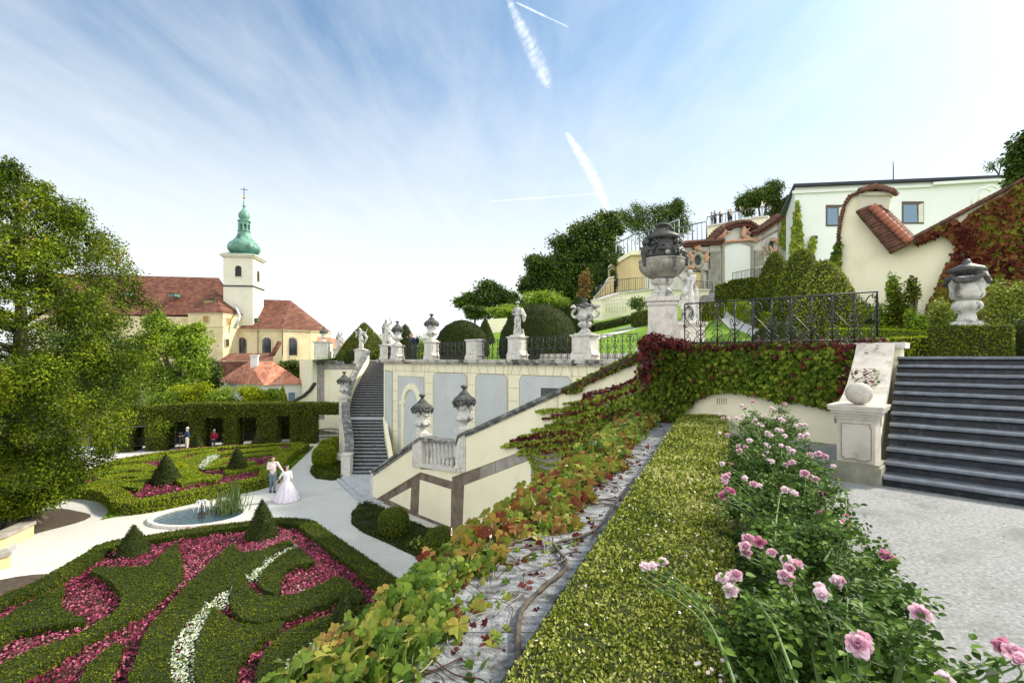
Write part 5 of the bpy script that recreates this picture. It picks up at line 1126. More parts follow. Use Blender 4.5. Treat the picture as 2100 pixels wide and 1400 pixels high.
# the big vase with putti at the wall corner
bvp = Vector((3.58, 11.62, .30)); hbv = (735 - 612) / 1000 * 11.62 - .30
BL = M('big_pedestal_stone', [(.25, (.42, .39, .35)), (.5, (.60, .56, .52)), (.8, (.70, .66, .62))], 9, .85, .35, 60, dirt=(.22, .19, .16), dirtsc=5, dirtlo=.55, dirthi=.75)
pedestal('pedestal', 'tall pinkish-grey pedestal on the ivy wall under the big putti vase', bvp, .64, hbv, mat=BL, cap=.18, base=.10, flare=.14, rot=-.30)
bv = thing('putti_vase', 'huge fluted stone vase with blackened putti and flower garlands beneath its lid', 'vase', bvp + Vector((0, 0, hbv)))
V = Vector
m1 = MB(); m1.box((0, 0, .05), (.52, .52, .10), -.3); m1.lathe([(.24, .10), (.245, .15), (.19, .20), (.165, .28), (.17, .30)], 28); m1.lathe([(.15, .30), (.22, .34), (.245, .40), (.25, .44), (.2, .46)], 40, mod=lambda t_, z: 1 + .05 * abs(math.sin(14 * t_))); m1.build('foot', STAT).parent = bv
BOWLM = M('vase_bowl_stone', [(.3, (.16, .15, .13)), (.6, (.36, .34, .30)), (.85, (.5, .48, .44))], 4, .8, .4, 50, dirt=(.05, .05, .045), dirtsc=1.6, dirtlo=.5, dirthi=.62)
m1 = MB(); m1.lathe([(.18, .45), (.30, .50), (.42, .58), (.50, .68), (.53, .78), (.535, .84), (.52, .86), (.55, .885), (.54, .91), (.45, .915)], 112, mod=lambda t_, z: 1 + (.055 * (abs(math.sin(14 * t_)) - .5) if .46 < z < .82 else 0)); m1.build('fluted_bowl', BOWLM).parent = bv
DK = M('sooty_carving', [(.3, (.02, .021, .02)), (.55, (.05, .052, .05)), (.8, (.14, .14, .13))], 10, .55, .5, 50, spec=.5)
sh = [(V((0, 0, 1.05)), (.38, .36, .25)), ((0, 0, 1.1), (0, 0, 1.38), .36, .32)]; blob('urn_body', sh, .03, DK, bv)
rs = random.Random(8)
for sx_, nm in ((-1, 0), (1, 1)):                        # seated putti at either side
    b0 = V((sx_ * .40, -.05, .95)); sh = [(b0 + V((0, 0, .12)), (.13, .12, .16)), (b0 + V((0, -.01, .36)), (.10, .105, .11)), (b0 + V((0, -.1, .33)), (.03, .03, .03)), (b0 + V((0, 0, .2)), b0 + V((0, 0, .28)), .10, .07),
      (b0 + V((0, -.06, .22)), b0 + V((-sx_ * .10, -.20, .16)), .055, .042), (b0 + V((-sx_ * .10, -.20, .16)), b0 + V((-sx_ * .17, -.22, .26)), .042, .03),
      (b0 + V((0, .02, .2)), b0 + V((sx_ * .10, -.10, .10)), .05, .04), (b0 + V((-sx_ * .04, -.05, .02)), b0 + V((-sx_ * .08, -.22, .0)), .075, .06), (b0 + V((-sx_ * .08, -.22, .0)), b0 + V((-sx_ * .04, -.24, -.16)), .055, .035),
      (b0 + V((sx_ * .05, -.05, .02)), b0 + V((sx_ * .09, -.18, -.02)), .075, .06), (b0 + V((sx_ * .09, -.18, -.02)), b0 + V((sx_ * .10, -.2, -.20)), .055, .035)]
    sh += hand(b0 + V((-sx_ * .17, -.22, .26)), (-sx_ * .3, 0, .6), (0, 0, 1), .5)
    blob('putto', sh, .014, DK, bv)
sh = []
for cx, cz, n_, rr_ in ((-.10, 1.13, 16, .10), (.20, 1.12, 26, .15), (.10, 1.45, 16, .11), (-.22, 1.28, 12, .08), (.02, 1.30, 14, .10), (.26, 1.32, 14, .10), (-.32, .98, 9, .07), (.05, 1.56, 12, .10), (.14, 1.64, 10, .08)):
    for i in range(n_):
        a = rs.uniform(0, 6.28); r_ = rs.uniform(0, rr_); sh.append((V((cx + math.cos(a) * r_, -.34 + rs.uniform(-.03, .08) + max(cz - 1.2, 0) * .35, cz + math.sin(a) * r_)), (rs.uniform(.02, .042),) * 3))
blob('flower_garlands', sh, .011, DK, bv, 1)
m1 = MB(); m1.lathe([(.34, 1.36), (.40, 1.40), (.41, 1.44), (.38, 1.48), (.28, 1.54), (.16, 1.62), (.11, 1.66), (.10, 1.69), (.17, 1.71), (.18, 1.74), (.12, 1.77), (0, 1.78)], 32); m1.build('lid', DK).parent = bv
for c_, r_ in ((V((-.44, -.12, .72)), (.06, .05, .12)), (V((.48, -.12, .82)), (.09, .07, .06)), (V((0, -.40, 1.02)), (.06, .06, .06))): blob('shell_ornament', [(c_, r_)], .02, BOWLM, bv)
# white statue behind it
sp = Vector((5.15, 14.2, -.1)); pedestal('pedestal', 'stepped pale pedestal behind the railing under the white draped statue', sp, .8, 1.12, mat=BL, rot=-.3)
statue('statue', 'white draped statue half hidden behind the big putti vase', sp + Vector((0, 0, 1.12)), R(200), 'draped', 1.55)
blob('x', [((0, 0, 0), (0, 0, .1), .1, .1)], .05, STAT).name = 'tmp_x'; bpy.data.objects.remove(bpy.data.objects['tmp_x'])
# right-hand vase by the vine wall
rv = thing('lidded_vase', 'pale stone vase with black lid and garland beside the yellow-green bush on the right', 'vase', Vector((10.45, 11.2, .62)))
m1 = MB(); m1.box((0, 0, .07), (.72, .72, .14), rr); m1.box((0, 0, .18), (.56, .56, .08), rr); m1.lathe([(.22, .22), (.17, .30), (.15, .42), (.20, .47), (.26, .52), (.28, .60), (.24, .68), (.17, .72)], 24); m1.build('foot', STAT).parent = rv
m1 = MB(); m1.lathe([(.17, .72), (.28, .76), (.31, .82), (.30, .95), (.33, 1.1), (.36, 1.2), (.36, 1.24), (.28, 1.25)], 28); m1.build('bowl', STAT).parent = rv
garland((0, 0, 0), .37, 1.16, 60, .055, DK, rv, sag=.09, seed=5)
m1 = MB(); m1.lathe([(.2, 1.24), (.2, 1.34), (.33, 1.36), (.35, 1.40), (.30, 1.46), (.16, 1.52), (.08, 1.56), (.08, 1.60), (.04, 1.66), (0, 1.67)], 24); m1.build('lid', DK).parent = rv
blob('handle', [((.36, 0, 1.0), (.48, 0, 1.15), .05, .07), ((.48, 0, 1.15), (.40, 0, 1.4), .07, .05)], .02, STAT, rv)
# ================================================================== WROUGHT IRON RAILINGS
def spiral(c, e, s, up, r, turns=1.15, n=11):
    pts = []
    for i in range(n):
        t = i / (n - 1) * turns * 2 * math.pi; q = r * (1 - .72 * i / (n - 1))
        pts.append(c + e * (s * (r - q * math.cos(t)) - s * r) * 1 + Vector((0, 0, up * q * math.sin(t))))
    return pts
def railing(label, p0, p1, h, bay, r=.010, group='wrought-iron scroll railings', sides=4, lean=0, name='railing', bot=.06, simple=False, h1=None, mat=None):
    p0 = Vector(p0); p1 = Vector(p1); d = p1 - p0; L = Vector((d.x, d.y, 0)).length; e = Vector((d.x, d.y, 0)).normalized(); slope = d.z / L; h1 = h1 or h
    t = thing(name, label, 'railing', p0, group); n = max(1, round(L / bay)); b = L / n; mat = mat or IRON
    def Q(s, z): return p0 + e * s + Vector((0, 0, slope * s + z * (1 + (h1 / h - 1) * s / L)))
    m1 = MB(); m1.tube([Q(0, h), Q(L, h)], r * 1.5, 6); m1.build('top_rail', mat, t)
    m1 = MB(); m1.tube([Q(0, bot), Q(L, bot)], r * 1.2, 5); m1.build('bottom_rail', mat, t)
    m1 = MB()
    for i in range(n + 1):
        m1.tube([Q(i * b, 0), Q(i * b, h)], r * 1.35, 6)
        if not simple:
            for z in (.46 * h, .76 * h): m1.box(Q(i * b, z), (r * 4.6, r * 4.6, r * 5), math.atan2(e.y, e.x))
    if simple and n <= 4:
        for i in range(n + 1): m2 = MB(); m2.tube([Q(i * b, 0), Q(i * b, h)], r * 1.35, 6); m2.build('upright_bar', mat, t)
    else: m1.build('upright_bars', mat, t)
    m1 = MB()
    if simple:
        for i in range(n):
            for k in (1, 2): m1.tube([Q((i + k / 3) * b, bot), Q((i + k / 3) * b, h)], r * .8, 4)
    else:
        R0 = b * .34
        def arcp(x0, z0, rad, a0, a1, k=8, rad1=None):
            rad1 = rad if rad1 is None else rad1
            return [Q(x0 + (rad + (rad1 - rad) * i / k) * math.cos(a0 + (a1 - a0) * i / k), z0 + (rad + (rad1 - rad) * i / k) * math.sin(a0 + (a1 - a0) * i / k)) for i in range(k + 1)]
        pi = math.pi
        for i in range(n):
            x0 = i * b; x1 = x0 + b; o = 1 if i % 2 == 0 else -1; xa = x0 if o > 0 else x1     # xa: where the heart's shoulder springs
            # big shoulder scroll hanging from the upper collar then running diagonally to the lower collar of the other bar
            xb = x1 if o > 0 else x0
            sh_ = [Q(xa + o * b * u, h * w_) for u, w_ in ((.22, .62), (.30, .70), (.24, .78), (.10, .74), (.04, .60), (.16, .62))]
            pts = [(.42, .70), (.50, .78), (.44, .88), (.24, .94), (.06, .86), (.02, .74), (.12, .62), (.45, .48), (.80, .32), (.97, .24)]
            m1.tube(smooth_line([Q(xa + o * b * u, h * w_) for u, w_ in pts], 3), r, sides)
            m1.tube(smooth_line([Q(xa + o * b * u, h * w_) for u, w_ in ((.42, .70), (.34, .68), (.30, .74), (.36, .78))], 3), r, sides)
            # curls off the lower collar and at the foot, on both bars
            for xx, s in ((x0, 1), (x1, -1)):
                m1.tube(smooth_line([Q(xx + s * b * u, h * w_) for u, w_ in ((.0, .46), (.14, .44), (.26, .50), (.24, .58), (.15, .59), (.12, .53), (.18, .51))], 3), r * .9, sides)
                m1.tube(smooth_line([Q(xx + s * b * u, h * w_) for u, w_ in ((.02, .36), (.20, .34), (.28, .27), (.20, .22), (.13, .26), (.17, .30))], 3), r * .9, sides)
                m1.tube(smooth_line([Q(xx + s * b * u, h * w_) for u, w_ in ((.04, .08), (.10, .17), (.26, .20), (.38, .13), (.30, .07), (.22, .11), (.28, .14))], 3), r * .9, sides)
                m1.tube(smooth_line([Q(xx + s * b * u, h * w_) for u, w_ in ((.02, .99), (.06, .90), (.20, .88), (.22, .96), (.14, .97))], 2), r * .8, sides)
    m1.build('scrollwork', mat, t)
    return t
zi = .30
ra = Vector((4.02, 11.35, zi)); rb = Vector((6.95, 9.27, zi))
railing('near wrought-iron scroll railing on top of the ivy wall', ra, rb, .97, .36, r=.011, sides=5)
railing('short end panel of wrought-iron turning back beside the top of the dark steps', rb, rb + Vector((.44, .62, 0)), .97, .25, r=.011, sides=5)
def RL(a, b, lb, h=1.0, bay=.34):
    q0, q1 = at_ledge(a), at_ledge(b); h = (735 - np.interp((a + b) / 2, [800, 840, 900, 1010, 1090, 1150, 1300], [708, 706, 703.5, 696.5, 691, 689, 684.5])) / 1000 * (q0.y + q1.y) / 2 + .05
    railing(lb, q0, q1, h, bay, r=.011)
RL(826, 873, 'railing panel directly in front of the stooping photographer')
RL(896, 958, 'railing panel in front of the smaller yew dome')
RL(990, 1042, 'railing panel between the empty pedestal and the statue')
RL(1079, 1177, 'wide railing panel in front of the large yew dome')
RL(1232, 1308, 'railing panel in front of the sloping lawn, right of the handled vase')
railing('short railing panel between the two leftmost terrace pedestals', Vector((-7.6, 31.4, -.05)), Vector((-8.95, 35.2, -.05)), .95, .34, r=.012)
railing('distant railing on the wing wall left of the pointed cone hedge', Vector((-15.9, 46.0, -.1)), Vector((-13.2, 42.9, -.1)), 1.0, .45, r=.014)
# plinth kerb seen behind the railings
mb = MB(); q0, q1 = W(1075, 735, SA, -1.6), W(1320, 735, SA, -1.6); wallrun(mb, [q0, q1], [ZU] * 2, [.22] * 2, .3); tag(mb.build('terrace_kerb', LIME), 'low pale stone kerb on the terrace behind the railings', 'kerb')
# ================================================================== CHURCH
def roof(name, eL, eR, rL, rR, mat, parent, th=.25, drop=0):
    """eave left/right, ridge left/right; the back slope mirrors the front about the ridge"""
    eL, eR, rL, rR = map(Vector, (eL, eR, rL, rR)); bL = Vector((2 * rL.x - eL.x, 2 * rL.y - eL.y, eL.z)); bR = Vector((2 * rR.x - eR.x, 2 * rR.y - eR.y, eR.z))
    m1 = MB(); m1.add([eL, eR, rR, rL, bR, bL], [(0, 1, 2, 3), (3, 2, 4, 5), (1, 4, 2), (0, 3, 5), (0, 5, 4, 1)]); return m1.build(name, mat, parent)
def vwall(mb, pts, z0, z1, th=.4): wallrun(mb, pts, [z0] * len(pts), [z1] * len(pts), th)
def quadwall(name, corners, z0, z1, mat, parent):
    m1 = MB(); m1.prism([(q[0], q[1]) for q in corners], z0, z1); return m1.build(name, mat, parent)
CP = lambda zx, zy, Y: P(200 + zx / 3.89, 380 + zy / 3.89, Y)
ch = thing('church', 'ochre church with long brown-red tiled roofs and a green onion-domed tower', 'church', (-55, 112, -6.7))
c0 = CP(1240, 700, 112); vd = Vector((-.47, .88, 0)); ee = Vector((.88, .47, 0)); a20 = R(21)
fl = (-ee * math.cos(a20) + vd * math.sin(a20)) * 6.4; fr = (ee * math.sin(a20) + vd * math.cos(a20)) * 6.4
def sq(k): ctr = c0 + (fl + fr) / 2; return [ctr + (fl * sx_ + fr * sy_) * k / 2 for sx_, sy_ in ((-1, -1), (1, -1), (1, 1), (-1, 1))]
zt_ = CP(0, 575, 112).z; zm = CP(0, 803, 112).z
quadwall('tower', sq(1), -6.7, zt_, CREAM, ch)
quadwall('cornice', sq(1.12), zt_, zt_ + .35, CREAM, ch); quadwall('cornice', sq(1.2), zt_ + .352, zt_ + .6, CREAM, ch); quadwall('cornice', sq(1.05), zm - .18, zm + .1, METROOF, ch)
ctr = c0 + (fl + fr) / 2; ctr.z = 0; mm = .118
m1 = MB(); s4 = sq(1.2); tp = ctr + Vector((0, 0, zt_ + 1.5)); s5 = [ctr + (q - ctr) * .45 for q in s4]
m1.add([Vector((q.x, q.y, zt_ + .602)) for q in s4] + [Vector((q.x, q.y, zt_ + 1.4)) for q in s5], [(0, 1, 5, 4), (1, 2, 6, 5), (2, 3, 7, 6), (3, 0, 4, 7), (4, 5, 6, 7)])
m1.build('copper_skirt', COPPER, ch)
Yt = ctr.y; zz = lambda zy: (735 - (380 + zy / 3.89)) / 1000 * Yt; k_ = Yt / 1000 / 3.89
prof = [(70, 556), (75, 548), (108, 535), (119, 512), (118, 494), (105, 470), (82, 450), (62, 428), (50, 405), (45, 385), (44, 372), (48, 370), (48, 366)]
m1 = MB(); m1.lathe([(r_ * k_, zz(z_)) for r_, z_ in prof], 24, ctr, mod=lambda t, z: 1 + .02 * math.cos(8 * t)); m1.build('onion_dome', COPPER, ch)
m1 = MB()
for i in range(8):
    a = i * math.pi / 4 + .3; p_ = ctr + Vector((math.cos(a), math.sin(a), 0)) * 37 * k_; m1.box((p_.x, p_.y, (zz(366) + zz(300)) / 2), (.32, .32, zz(300) - zz(366)), a)
m1.lathe([(40 * k_, zz(318)), (40 * k_, zz(296)), (48 * k_, zz(292)), (50 * k_, zz(284)), (30 * k_, zz(280))], 8, ctr, smooth=False); m1.build('lantern', COPPER, ch)
m1 = MB(); m1.lathe([(r_ * k_, zz(z_)) for r_, z_ in [(28, 281), (30, 272), (40, 258), (41, 240), (34, 222), (20, 205), (10, 188), (6, 176), (14, 168), (8, 160), (4, 130), (2, 108)]], 16, ctr); m1.build('upper_dome', COPPER, ch)
m1 = MB(); m1.ball(ctr + Vector((0, 0, zz(97))), 11 * k_); m1.build('gilded_ball', GOLD, ch)
m1 = MB(); m1.tube([ctr + Vector((0, 0, zz(90))), ctr + Vector((0, 0, zz(15)))], .08, 6); m1.tube([ctr + Vector((-.7, -.3, zz(35))), ctr + Vector((.7, .3, zz(35)))], .07, 6); m1.build('cross', IRON, ch)
def winat(c, e, w, h, nrm_, parent, arched=True, mat=GLASS, depth=.12, frame=None, bars=True):
    c = Vector(c); e = Vector(e).normalized(); up = Vector((0, 0, 1)); n = Vector(nrm_).normalized()
    if (e.cross(up)).dot(n) < 0: e = -e
    pts = [c - e * w / 2 - up * h / 2, c + e * w / 2 - up * h / 2]
    pts += [c + e * w / 2 * math.cos(t) + up * (h / 2 - w / 2 + w / 2 * math.sin(t)) for t in [math.pi * i / 8 for i in range(9)]] if arched else [c + e * w / 2 + up * h / 2, c - e * w / 2 + up * h / 2]
    m1 = MB(); ctr_ = c; m1.plate([ctr_ + (q - ctr_) * 1.16 + n * .10 for q in pts], n, .12); w_ = m1.build('window', frame or CHUR, parent)
    m1 = MB(); m1.plate([q + n * .13 for q in pts], n, .05); o = m1.build('pane', mat, w_); o.location = (0, 0, 0)
    for v_ in o.data.vertices: pass
    if bars:
        m1 = MB()
        for s in (-.17, .17): m1.box(c + e * (w * s) + n * .17, (.07, .07, h * .95), math.atan2(e.y, e.x))
        for s in (-.3, -.1, .1, .3): m1.box(c + up * (h * s) + n * .17, (w * .95, .06, .06), math.atan2(e.y, e.x))
        m1.build('glazing_bars', METROOF, w_)
    return w_
nl = Vector((fl.y, -fl.x, 0)); nl = nl if nl.y < 0 else -nl; nr_ = Vector((fr.y, -fr.x, 0)); nr_ = nr_ if nr_.x > 0 else -nr_
winat(Vector((c0.x, c0.y, zz(703))) + fl * .49, fl, 1.35, 2.5, nl, ch, True, BENCH, frame=CREAM, bars=False); winat(Vector((c0.x, c0.y, zz(724))) + fr * .45, fr, 1.4, 2.6, nr_, ch, True, BENCH, frame=CREAM, bars=False)
# nave
r0, r1 = CP(-500, 700, 116), CP(968, 738, 122); e0, e1 = CP(-500, 1030, 108), CP(1030, 1030, 114)
roof('nave_roof', e0, e1 + Vector((3.5, 1.5, 0)), r0, r1, ROOFC, ch)
quadwall('nave_wall', [e0, e1, e1 + Vector((3, 14, 0)), e0 + Vector((0, 15, 0))], -6.7, e0.z - .1, CHUR, ch)
# choir
r0, r1 = CP(1075, 903, 119), CP(1540, 918, 122); zc = CP(0, 1145, 111).z
apx = CP(1610, 1160, 117); rad = 6.6
eL_ = CP(1070, 1145, 111); eR_ = CP(1480, 1150, 111.5)
def halo(zr, k):                                          # outline of the rounded choir end
    o = [eL_, eR_]; cc = Vector((r1.x + .3, r1.y - .2, 0)); n_ = 9
    a0 = math.atan2(eR_.y - cc.y, eR_.x - cc.x)
    for i in range(1, n_): a = a0 + (math.pi * .86) * i / (n_ - 1); o.append(cc + Vector((math.cos(a) * 9.0, math.sin(a) * 9.6, 0)))
    o.append(Vector((eL_.x + 6, r0.y + 8, 0)))
    c_ = sum((Vector((q.x, q.y, 0)) for q in o), Vector()) / len(o)
    return [Vector((c_.x + (q.x - c_.x) * k, c_.y + (q.y - c_.y) * k, zr)) for q in o]
quadwall('choir_wall', halo(0, 1), -6.7, zc - .5, CHUR, ch); quadwall('choir_cornice', halo(0, 1.02), zc - .498, zc - .25, CHUR, ch); quadwall('choir_cornice', halo(0, 1.04), zc - .248, zc, CHUR, ch)
hl = halo(zc + .002, 1.055); m1 = MB(); nH = len(hl); vv = hl + [r0, r1]
ff = [(0, 1, nH + 1, nH)] + [(i, i + 1, nH + 1) for i in range(1, nH - 1)] + [(nH - 1, 0, nH), (nH - 2 + 0, nH - 1, nH + 1)][:1] + [(nH - 1, nH, nH + 1)]
m1.add(vv, ff + [tuple(range(nH))[::-1]]); m1.build('choir_roof', ROOFC, ch)
nf = Vector((.0, -1, 0)); ed = (eR_ - eL_); ed.z = 0; nf = Vector((ed.y, -ed.x, 0)).normalized(); nf = nf if nf.y < 0 else -nf
for zx, w_ in ((1157, 2.0), (1352, 2.0)):
    q = CP(zx, 1275, 111.2); winat(q + nf * .05, ed, w_, 3.6, nf, ch)
q = CP(1552, 1285, 112.8); winat(q, Vector((.95, .35, 0)), 2.1, 4.0, Vector((.35, -.95, 0)), ch)
q = CP(1722, 1290, 119.5); winat(q, Vector((.45, .9, 0)), 2.1, 4.0, Vector((.9, -.45, 0)), ch)
# side chapel block
b0, b1, b2 = CP(722, 1010, 106.5), CP(1000, 1012, 106), CP(1082, 1030, 109.5)
zb = CP(0, 1016, 106.3).z; bk_ = [b0, b1, b2, b2 + Vector((2, 6, 0)), b0 + Vector((2, 9, 0))]
quadwall('chapel_wall', bk_, -6.7, zb - .3, CHUR, ch); cc = sum(bk_, Vector()) / 5
quadwall('chapel_cornice', [cc + (q - cc) * 1.04 for q in bk_], zb - .298, zb, CHUR, ch); zc2 = CP(0, 1122, 106.3).z; quadwall('chapel_cornice', [cc + (q - cc) * 1.03 for q in bk_], zc2 - .2, zc2 + .15, CHUR, ch)
ap = CP(925, 838, 112); m1 = MB(); rim = [cc + (q - cc) * 1.09 for q in bk_]; rim = [Vector((q.x, q.y, zb + .002)) for q in rim]; m1.add(rim + [ap], [(i, (i + 1) % 5, 5) for i in range(5)] + [(4, 3, 2, 1, 0)]); m1.build('chapel_roof', ROOFC, ch)
fe = (b1 - b0); fe.z = 0; fn_ = Vector((fe.y, -fe.x, 0)).normalized(); fn_ = fn_ if fn_.y < 0 else -fn_; se = (b2 - b1); se.z = 0; sn = Vector((se.y, -se.x, 0)).normalized(); sn = sn if sn.x > 0 else -sn
winat(CP(866, 1068, 106.2) + fn_ * .05, fe, 1.3, 1.5, fn_, ch, False, WOOD, bars=False); winat(CP(1042, 1083, 107.8) + sn * .05, se, 1.3, 1.4, sn, ch, False, WOOD, bars=False); winat(CP(1030, 1255, 107.2) + sn * .1, se, 1.1, 1.6, sn, ch, False, GLASS, bars=False)
def dormer(zx, zy, Y, w, h):
    c = CP(zx, zy, Y); m1 = MB(); m1.box(c + Vector((0, 1.0, 0)), (w, 2.2, h), .1); d_ = m1.build('dormer', COPPER, ch)
    m1 = MB(); m1.box(c + Vector((0, -.13, 0)), (w * .7, .04, h * .6), .1); m1.build('pane', WOOD if w > 2 else GLASS, d_)
    m1 = MB(); m1.box(c + Vector((0, 1.0, h * .55)), (w * 1.15, 2.8, .1), .1); m1.build('dormer_roof', ROOFC, d_)
dormer(890, 930, 108.6, 2.4, 1.1); dormer(215, 862, 112, 1.4, .6); dormer(592, 873, 114, 1.5, .7); dormer(1252, 1073, 113, 1.3, .6)
m1 = MB(); m1.tube([CP(1075, 900, 113.2), CP(1137, 1045, 109), CP(1092, 1140, 108.5)], .28, 6); m1.build('valley_flashing', M('pale_zinc', [(.3, (.35, .42, .44)), (.7, (.55, .62, .63))], 2, .5, 0), ch)
m1 = MB()
for x0 in (1280, 1475, 1065): m1.tube([CP(x0, 1150, 110.6), CP(x0, 1360, 110.6)], .09, 6)
m1.build('drainpipe', METROOF, ch)
m1 = MB(); q0, q1 = CP(960, 1400, 98), CP(1400, 1400, 100); q2, q3 = CP(1060, 1338, 104), CP(1400, 1340, 106); m1.add([q0, q1, q3, q2], [(0, 1, 2, 3)]); vwall(m1, [q0, q1], -6.7, q0.z - .1); 
an = m1.build('annex_roof', ROOFC, ch)
m1 = MB(); m1.tube([CP(1375, 1362, 104), CP(1400, 1345, 104), CP(1455, 1247, 104)], .5, 6); m1.build('gable_coping', ROOFC, ch)

# ================================================================== HOUSES
hs_ = thing('red_roof_house', 'white house with a bright orange-red hipped roof, skylights and a white chimney', 'house', P(545, 800, 60) * 1)
A, B, C_, D = P(443, 783, 64), P(541, 806, 56), P(628, 792, 60), P(575, 770, 68); D.z = A.z; zE = A.z; B.z = zE; C_.z = zE
R1, R2 = P(510, 738, 63), P(560, 741, 62.5); R1.z = R2.z
m1 = MB(); m1.add([A, B, C_, D, R1, R2], [(0, 1, 4), (1, 2, 5, 4), (2, 3, 5), (3, 0, 4, 5), (3, 2, 1, 0)]); m1.build('roof', ROOFH, hs_)
cc = (A + B + C_ + D) / 4; quadwall('wall', [cc + (q - cc) * .94 for q in (A, B, C_, D)], -6.7, zE - .02, WHITE, hs_)
m1 = MB(); q = (R1 * .8 + B * .2); m1.box(q + Vector((.4, 0, .3)), (.8, .8, 1.9), .3); m1.box(q + Vector((.4, 0, 1.3)), (1, 1, .18), .3); m1.build('chimney', WHITE, hs_)
for s_, u_ in ((.35, .25), (.35, .45), (.45, .62)):
    q = (B * (1 - u_) + C_ * u_) * (1 - s_) + (R1 * (1 - u_) + R2 * u_) * s_; n_ = (C_ - B).cross(R1 - B).normalized(); n_ = n_ if n_.z > 0 else -n_
    e_ = (C_ - B).normalized() * .35; u2 = n_.cross(e_).normalized() * .5; m1 = MB(); m1.plate([q - e_ - u2 + n_ * .08, q + e_ - u2 + n_ * .08, q + e_ + u2 + n_ * .08, q - e_ + u2 + n_ * .08], n_, .1); m1.build('skylight', GLASSB, hs_)
wq = (B * .35 + C_ * .65); ew = (C_ - B); ew.z = 0; wn_ = Vector((ew.y, -ew.x, 0)).normalized(); wn_ = wn_ if wn_.y < 0 else -wn_
winat(Vector((wq.x, wq.y, zE - 1.6)) - wn_ * .2, ew, .8, 1.2, wn_, hs_, False, GLASSB, frame=WHITE, bars=False)
def smallhouse(label, px0, px1, pye, pyr, Y, wallm, d=8):
    A, B = P(px0, pye, Y), P(px1, pye, Y + 2); t = thing('small_house', label, 'house', A); r0, r1 = P(px0 + 3, pyr, Y + d / 2), P(px1 - 3, pyr, Y + d / 2 + 2); r1.z = r0.z; B.z = A.z
    roof('roof', A, B, r0, r1, ROOFH, t); quadwall('wall', [A + Vector((.3, .4, 0)), B + Vector((-.3, .4, 0)), B + Vector((-.3, d - 1, 0)), A + Vector((.3, d - 1, 0))], -6.7, A.z - .02, wallm, t)
    for k in (.3, .6): winat(A * (1 - k) + B * k + Vector((0, .35, -1.4)), B - A, .9, 1.2, (0, -1, 0), t, False, GLASS, frame=wallm, bars=False)
smallhouse('distant yellow house with red roof just right of the church choir', 648, 682, 703, 690, 96, CHUR)
smallhouse('distant house with red roof behind the small far statue', 668, 700, 716, 694, 84, CHUR)
smallhouse('small red-roofed house left of the pointed cone hedge', 690, 740, 722, 698, 72, CHUR, 12)

# ================================================================== GROTTO PAVILION ON THE HILL
gp = thing('garden_pavilion', 'curved painted garden pavilion with arched tiled gable, oval windows and stucco figures on the hill', 'pavilion', P(1500, 600, 50))
SHELL = M('shell_mosaic', [(.3, (.12, .10, .08)), (.5, (.35, .32, .27)), (.7, (.6, .56, .5))], 22, .9, .8, 60)
FRES = M('terracotta_stucco', [(.3, (.42, .20, .12)), (.6, (.60, .36, .25)), (.8, (.70, .52, .42))], 14, .9, .6, 40)
PALE = M('pale_pavilion_plaster', [(.3, (.58, .56, .50)), (.7, (.72, .70, .64))], 1.5, .9, .1, 12, dirt=(.45, .42, .36), dirtsc=.8, dirtlo=.55, dirthi=.75)
REDM = plain('dark_red_cornice', (.13, .035, .03), .7)
gl = [(1255, 49.5), (1290, 47), (1320, 47.2), (1400, 49), (1454, 50.8), (1476, 51.5), (1543, 51.5), (1561, 51), (1594, 49.5), (1615, 48.2)]
def GY(px): return float(np.interp(px, [a for a, b in gl], [b for a, b in gl]))
def GQ(px, py, d=0): q = P(px, py, GY(px)); return q + Vector((0, -d, 0))
def gwall(name, px0, px1, top, bot, mat, d=0, th=1.0, parent=gp, n=None):
    """wall piece following the curve; top/bot = functions or numbers of picture height"""
    n = n or max(1, int((px1 - px0) / 9)); tf = top if callable(top) else (lambda x: top); bf = bot if callable(bot) else (lambda x: bot); v = []; f = []
    for i in range(n + 1):
        x = px0 + (px1 - px0) * i / n; a, b = GQ(x, bf(x), d), GQ(x, tf(x), d); v += [a, b, b + Vector((0, th, 0)), a + Vector((0, th, 0))]
    for i in range(n):
        for j in range(4): f.append((i * 4 + j, (i + 1) * 4 + j, (i + 1) * 4 + (j + 1) % 4, i * 4 + (j + 1) % 4))
    f += [(0, 1, 2, 3), (n * 4 + 3, n * 4 + 2, n * 4 + 1, n * 4)]
    m1 = MB(); m1.add(v, f); return m1.build(name, mat, parent)
gwall('left_wing', 1255, 1292, lambda x: np.interp(x, [1255, 1292], [543, 520]), 640, YEL2, 0, 2); gwall('left_wing', 1292.2, 1322, 519, 640, YEL2, 0, 2)
gwall('wing_band', 1255, 1322, lambda x: np.interp(x, [1255, 1292, 1322], [539, 515, 515]), lambda x: np.interp(x, [1255, 1292, 1322], [547, 524, 524]), YEL, .35, 2.2)
gwall('centre_left_wall', 1322.2, 1454, lambda x: np.interp(x, [1322, 1380, 1400, 1454], [515, 512, 508, 506]), 640, PALE)
gwall('middle_wall', 1454.2, 1561, lambda x: np.interp(x, [1454, 1476, 1480, 1495, 1508, 1520, 1530, 1541, 1561], [505, 502, 493, 474, 467, 466, 468, 480, 478]), 640, PALE, .1)
gwall('right_wall', 1561.2, 1594, lambda x: np.interp(x, [1561, 1575, 1594], [478, 470, 455]), 640, PALE)
gwall('end_pier', 1594.2, 1616, lambda x: np.interp(x, [1594, 1616], [455, 447]), 640, GSTONE, .1)
for a, b in ((1454, 1474), (1545, 1561)): gwall('pilaster', a, b, 515, 596, GSTONE, .35)
gwall('white_field', 1484, 1536, lambda x: 503 - 5 * math.sin((x - 1484) / 52 * math.pi), 594, WHITE, .3, .3)
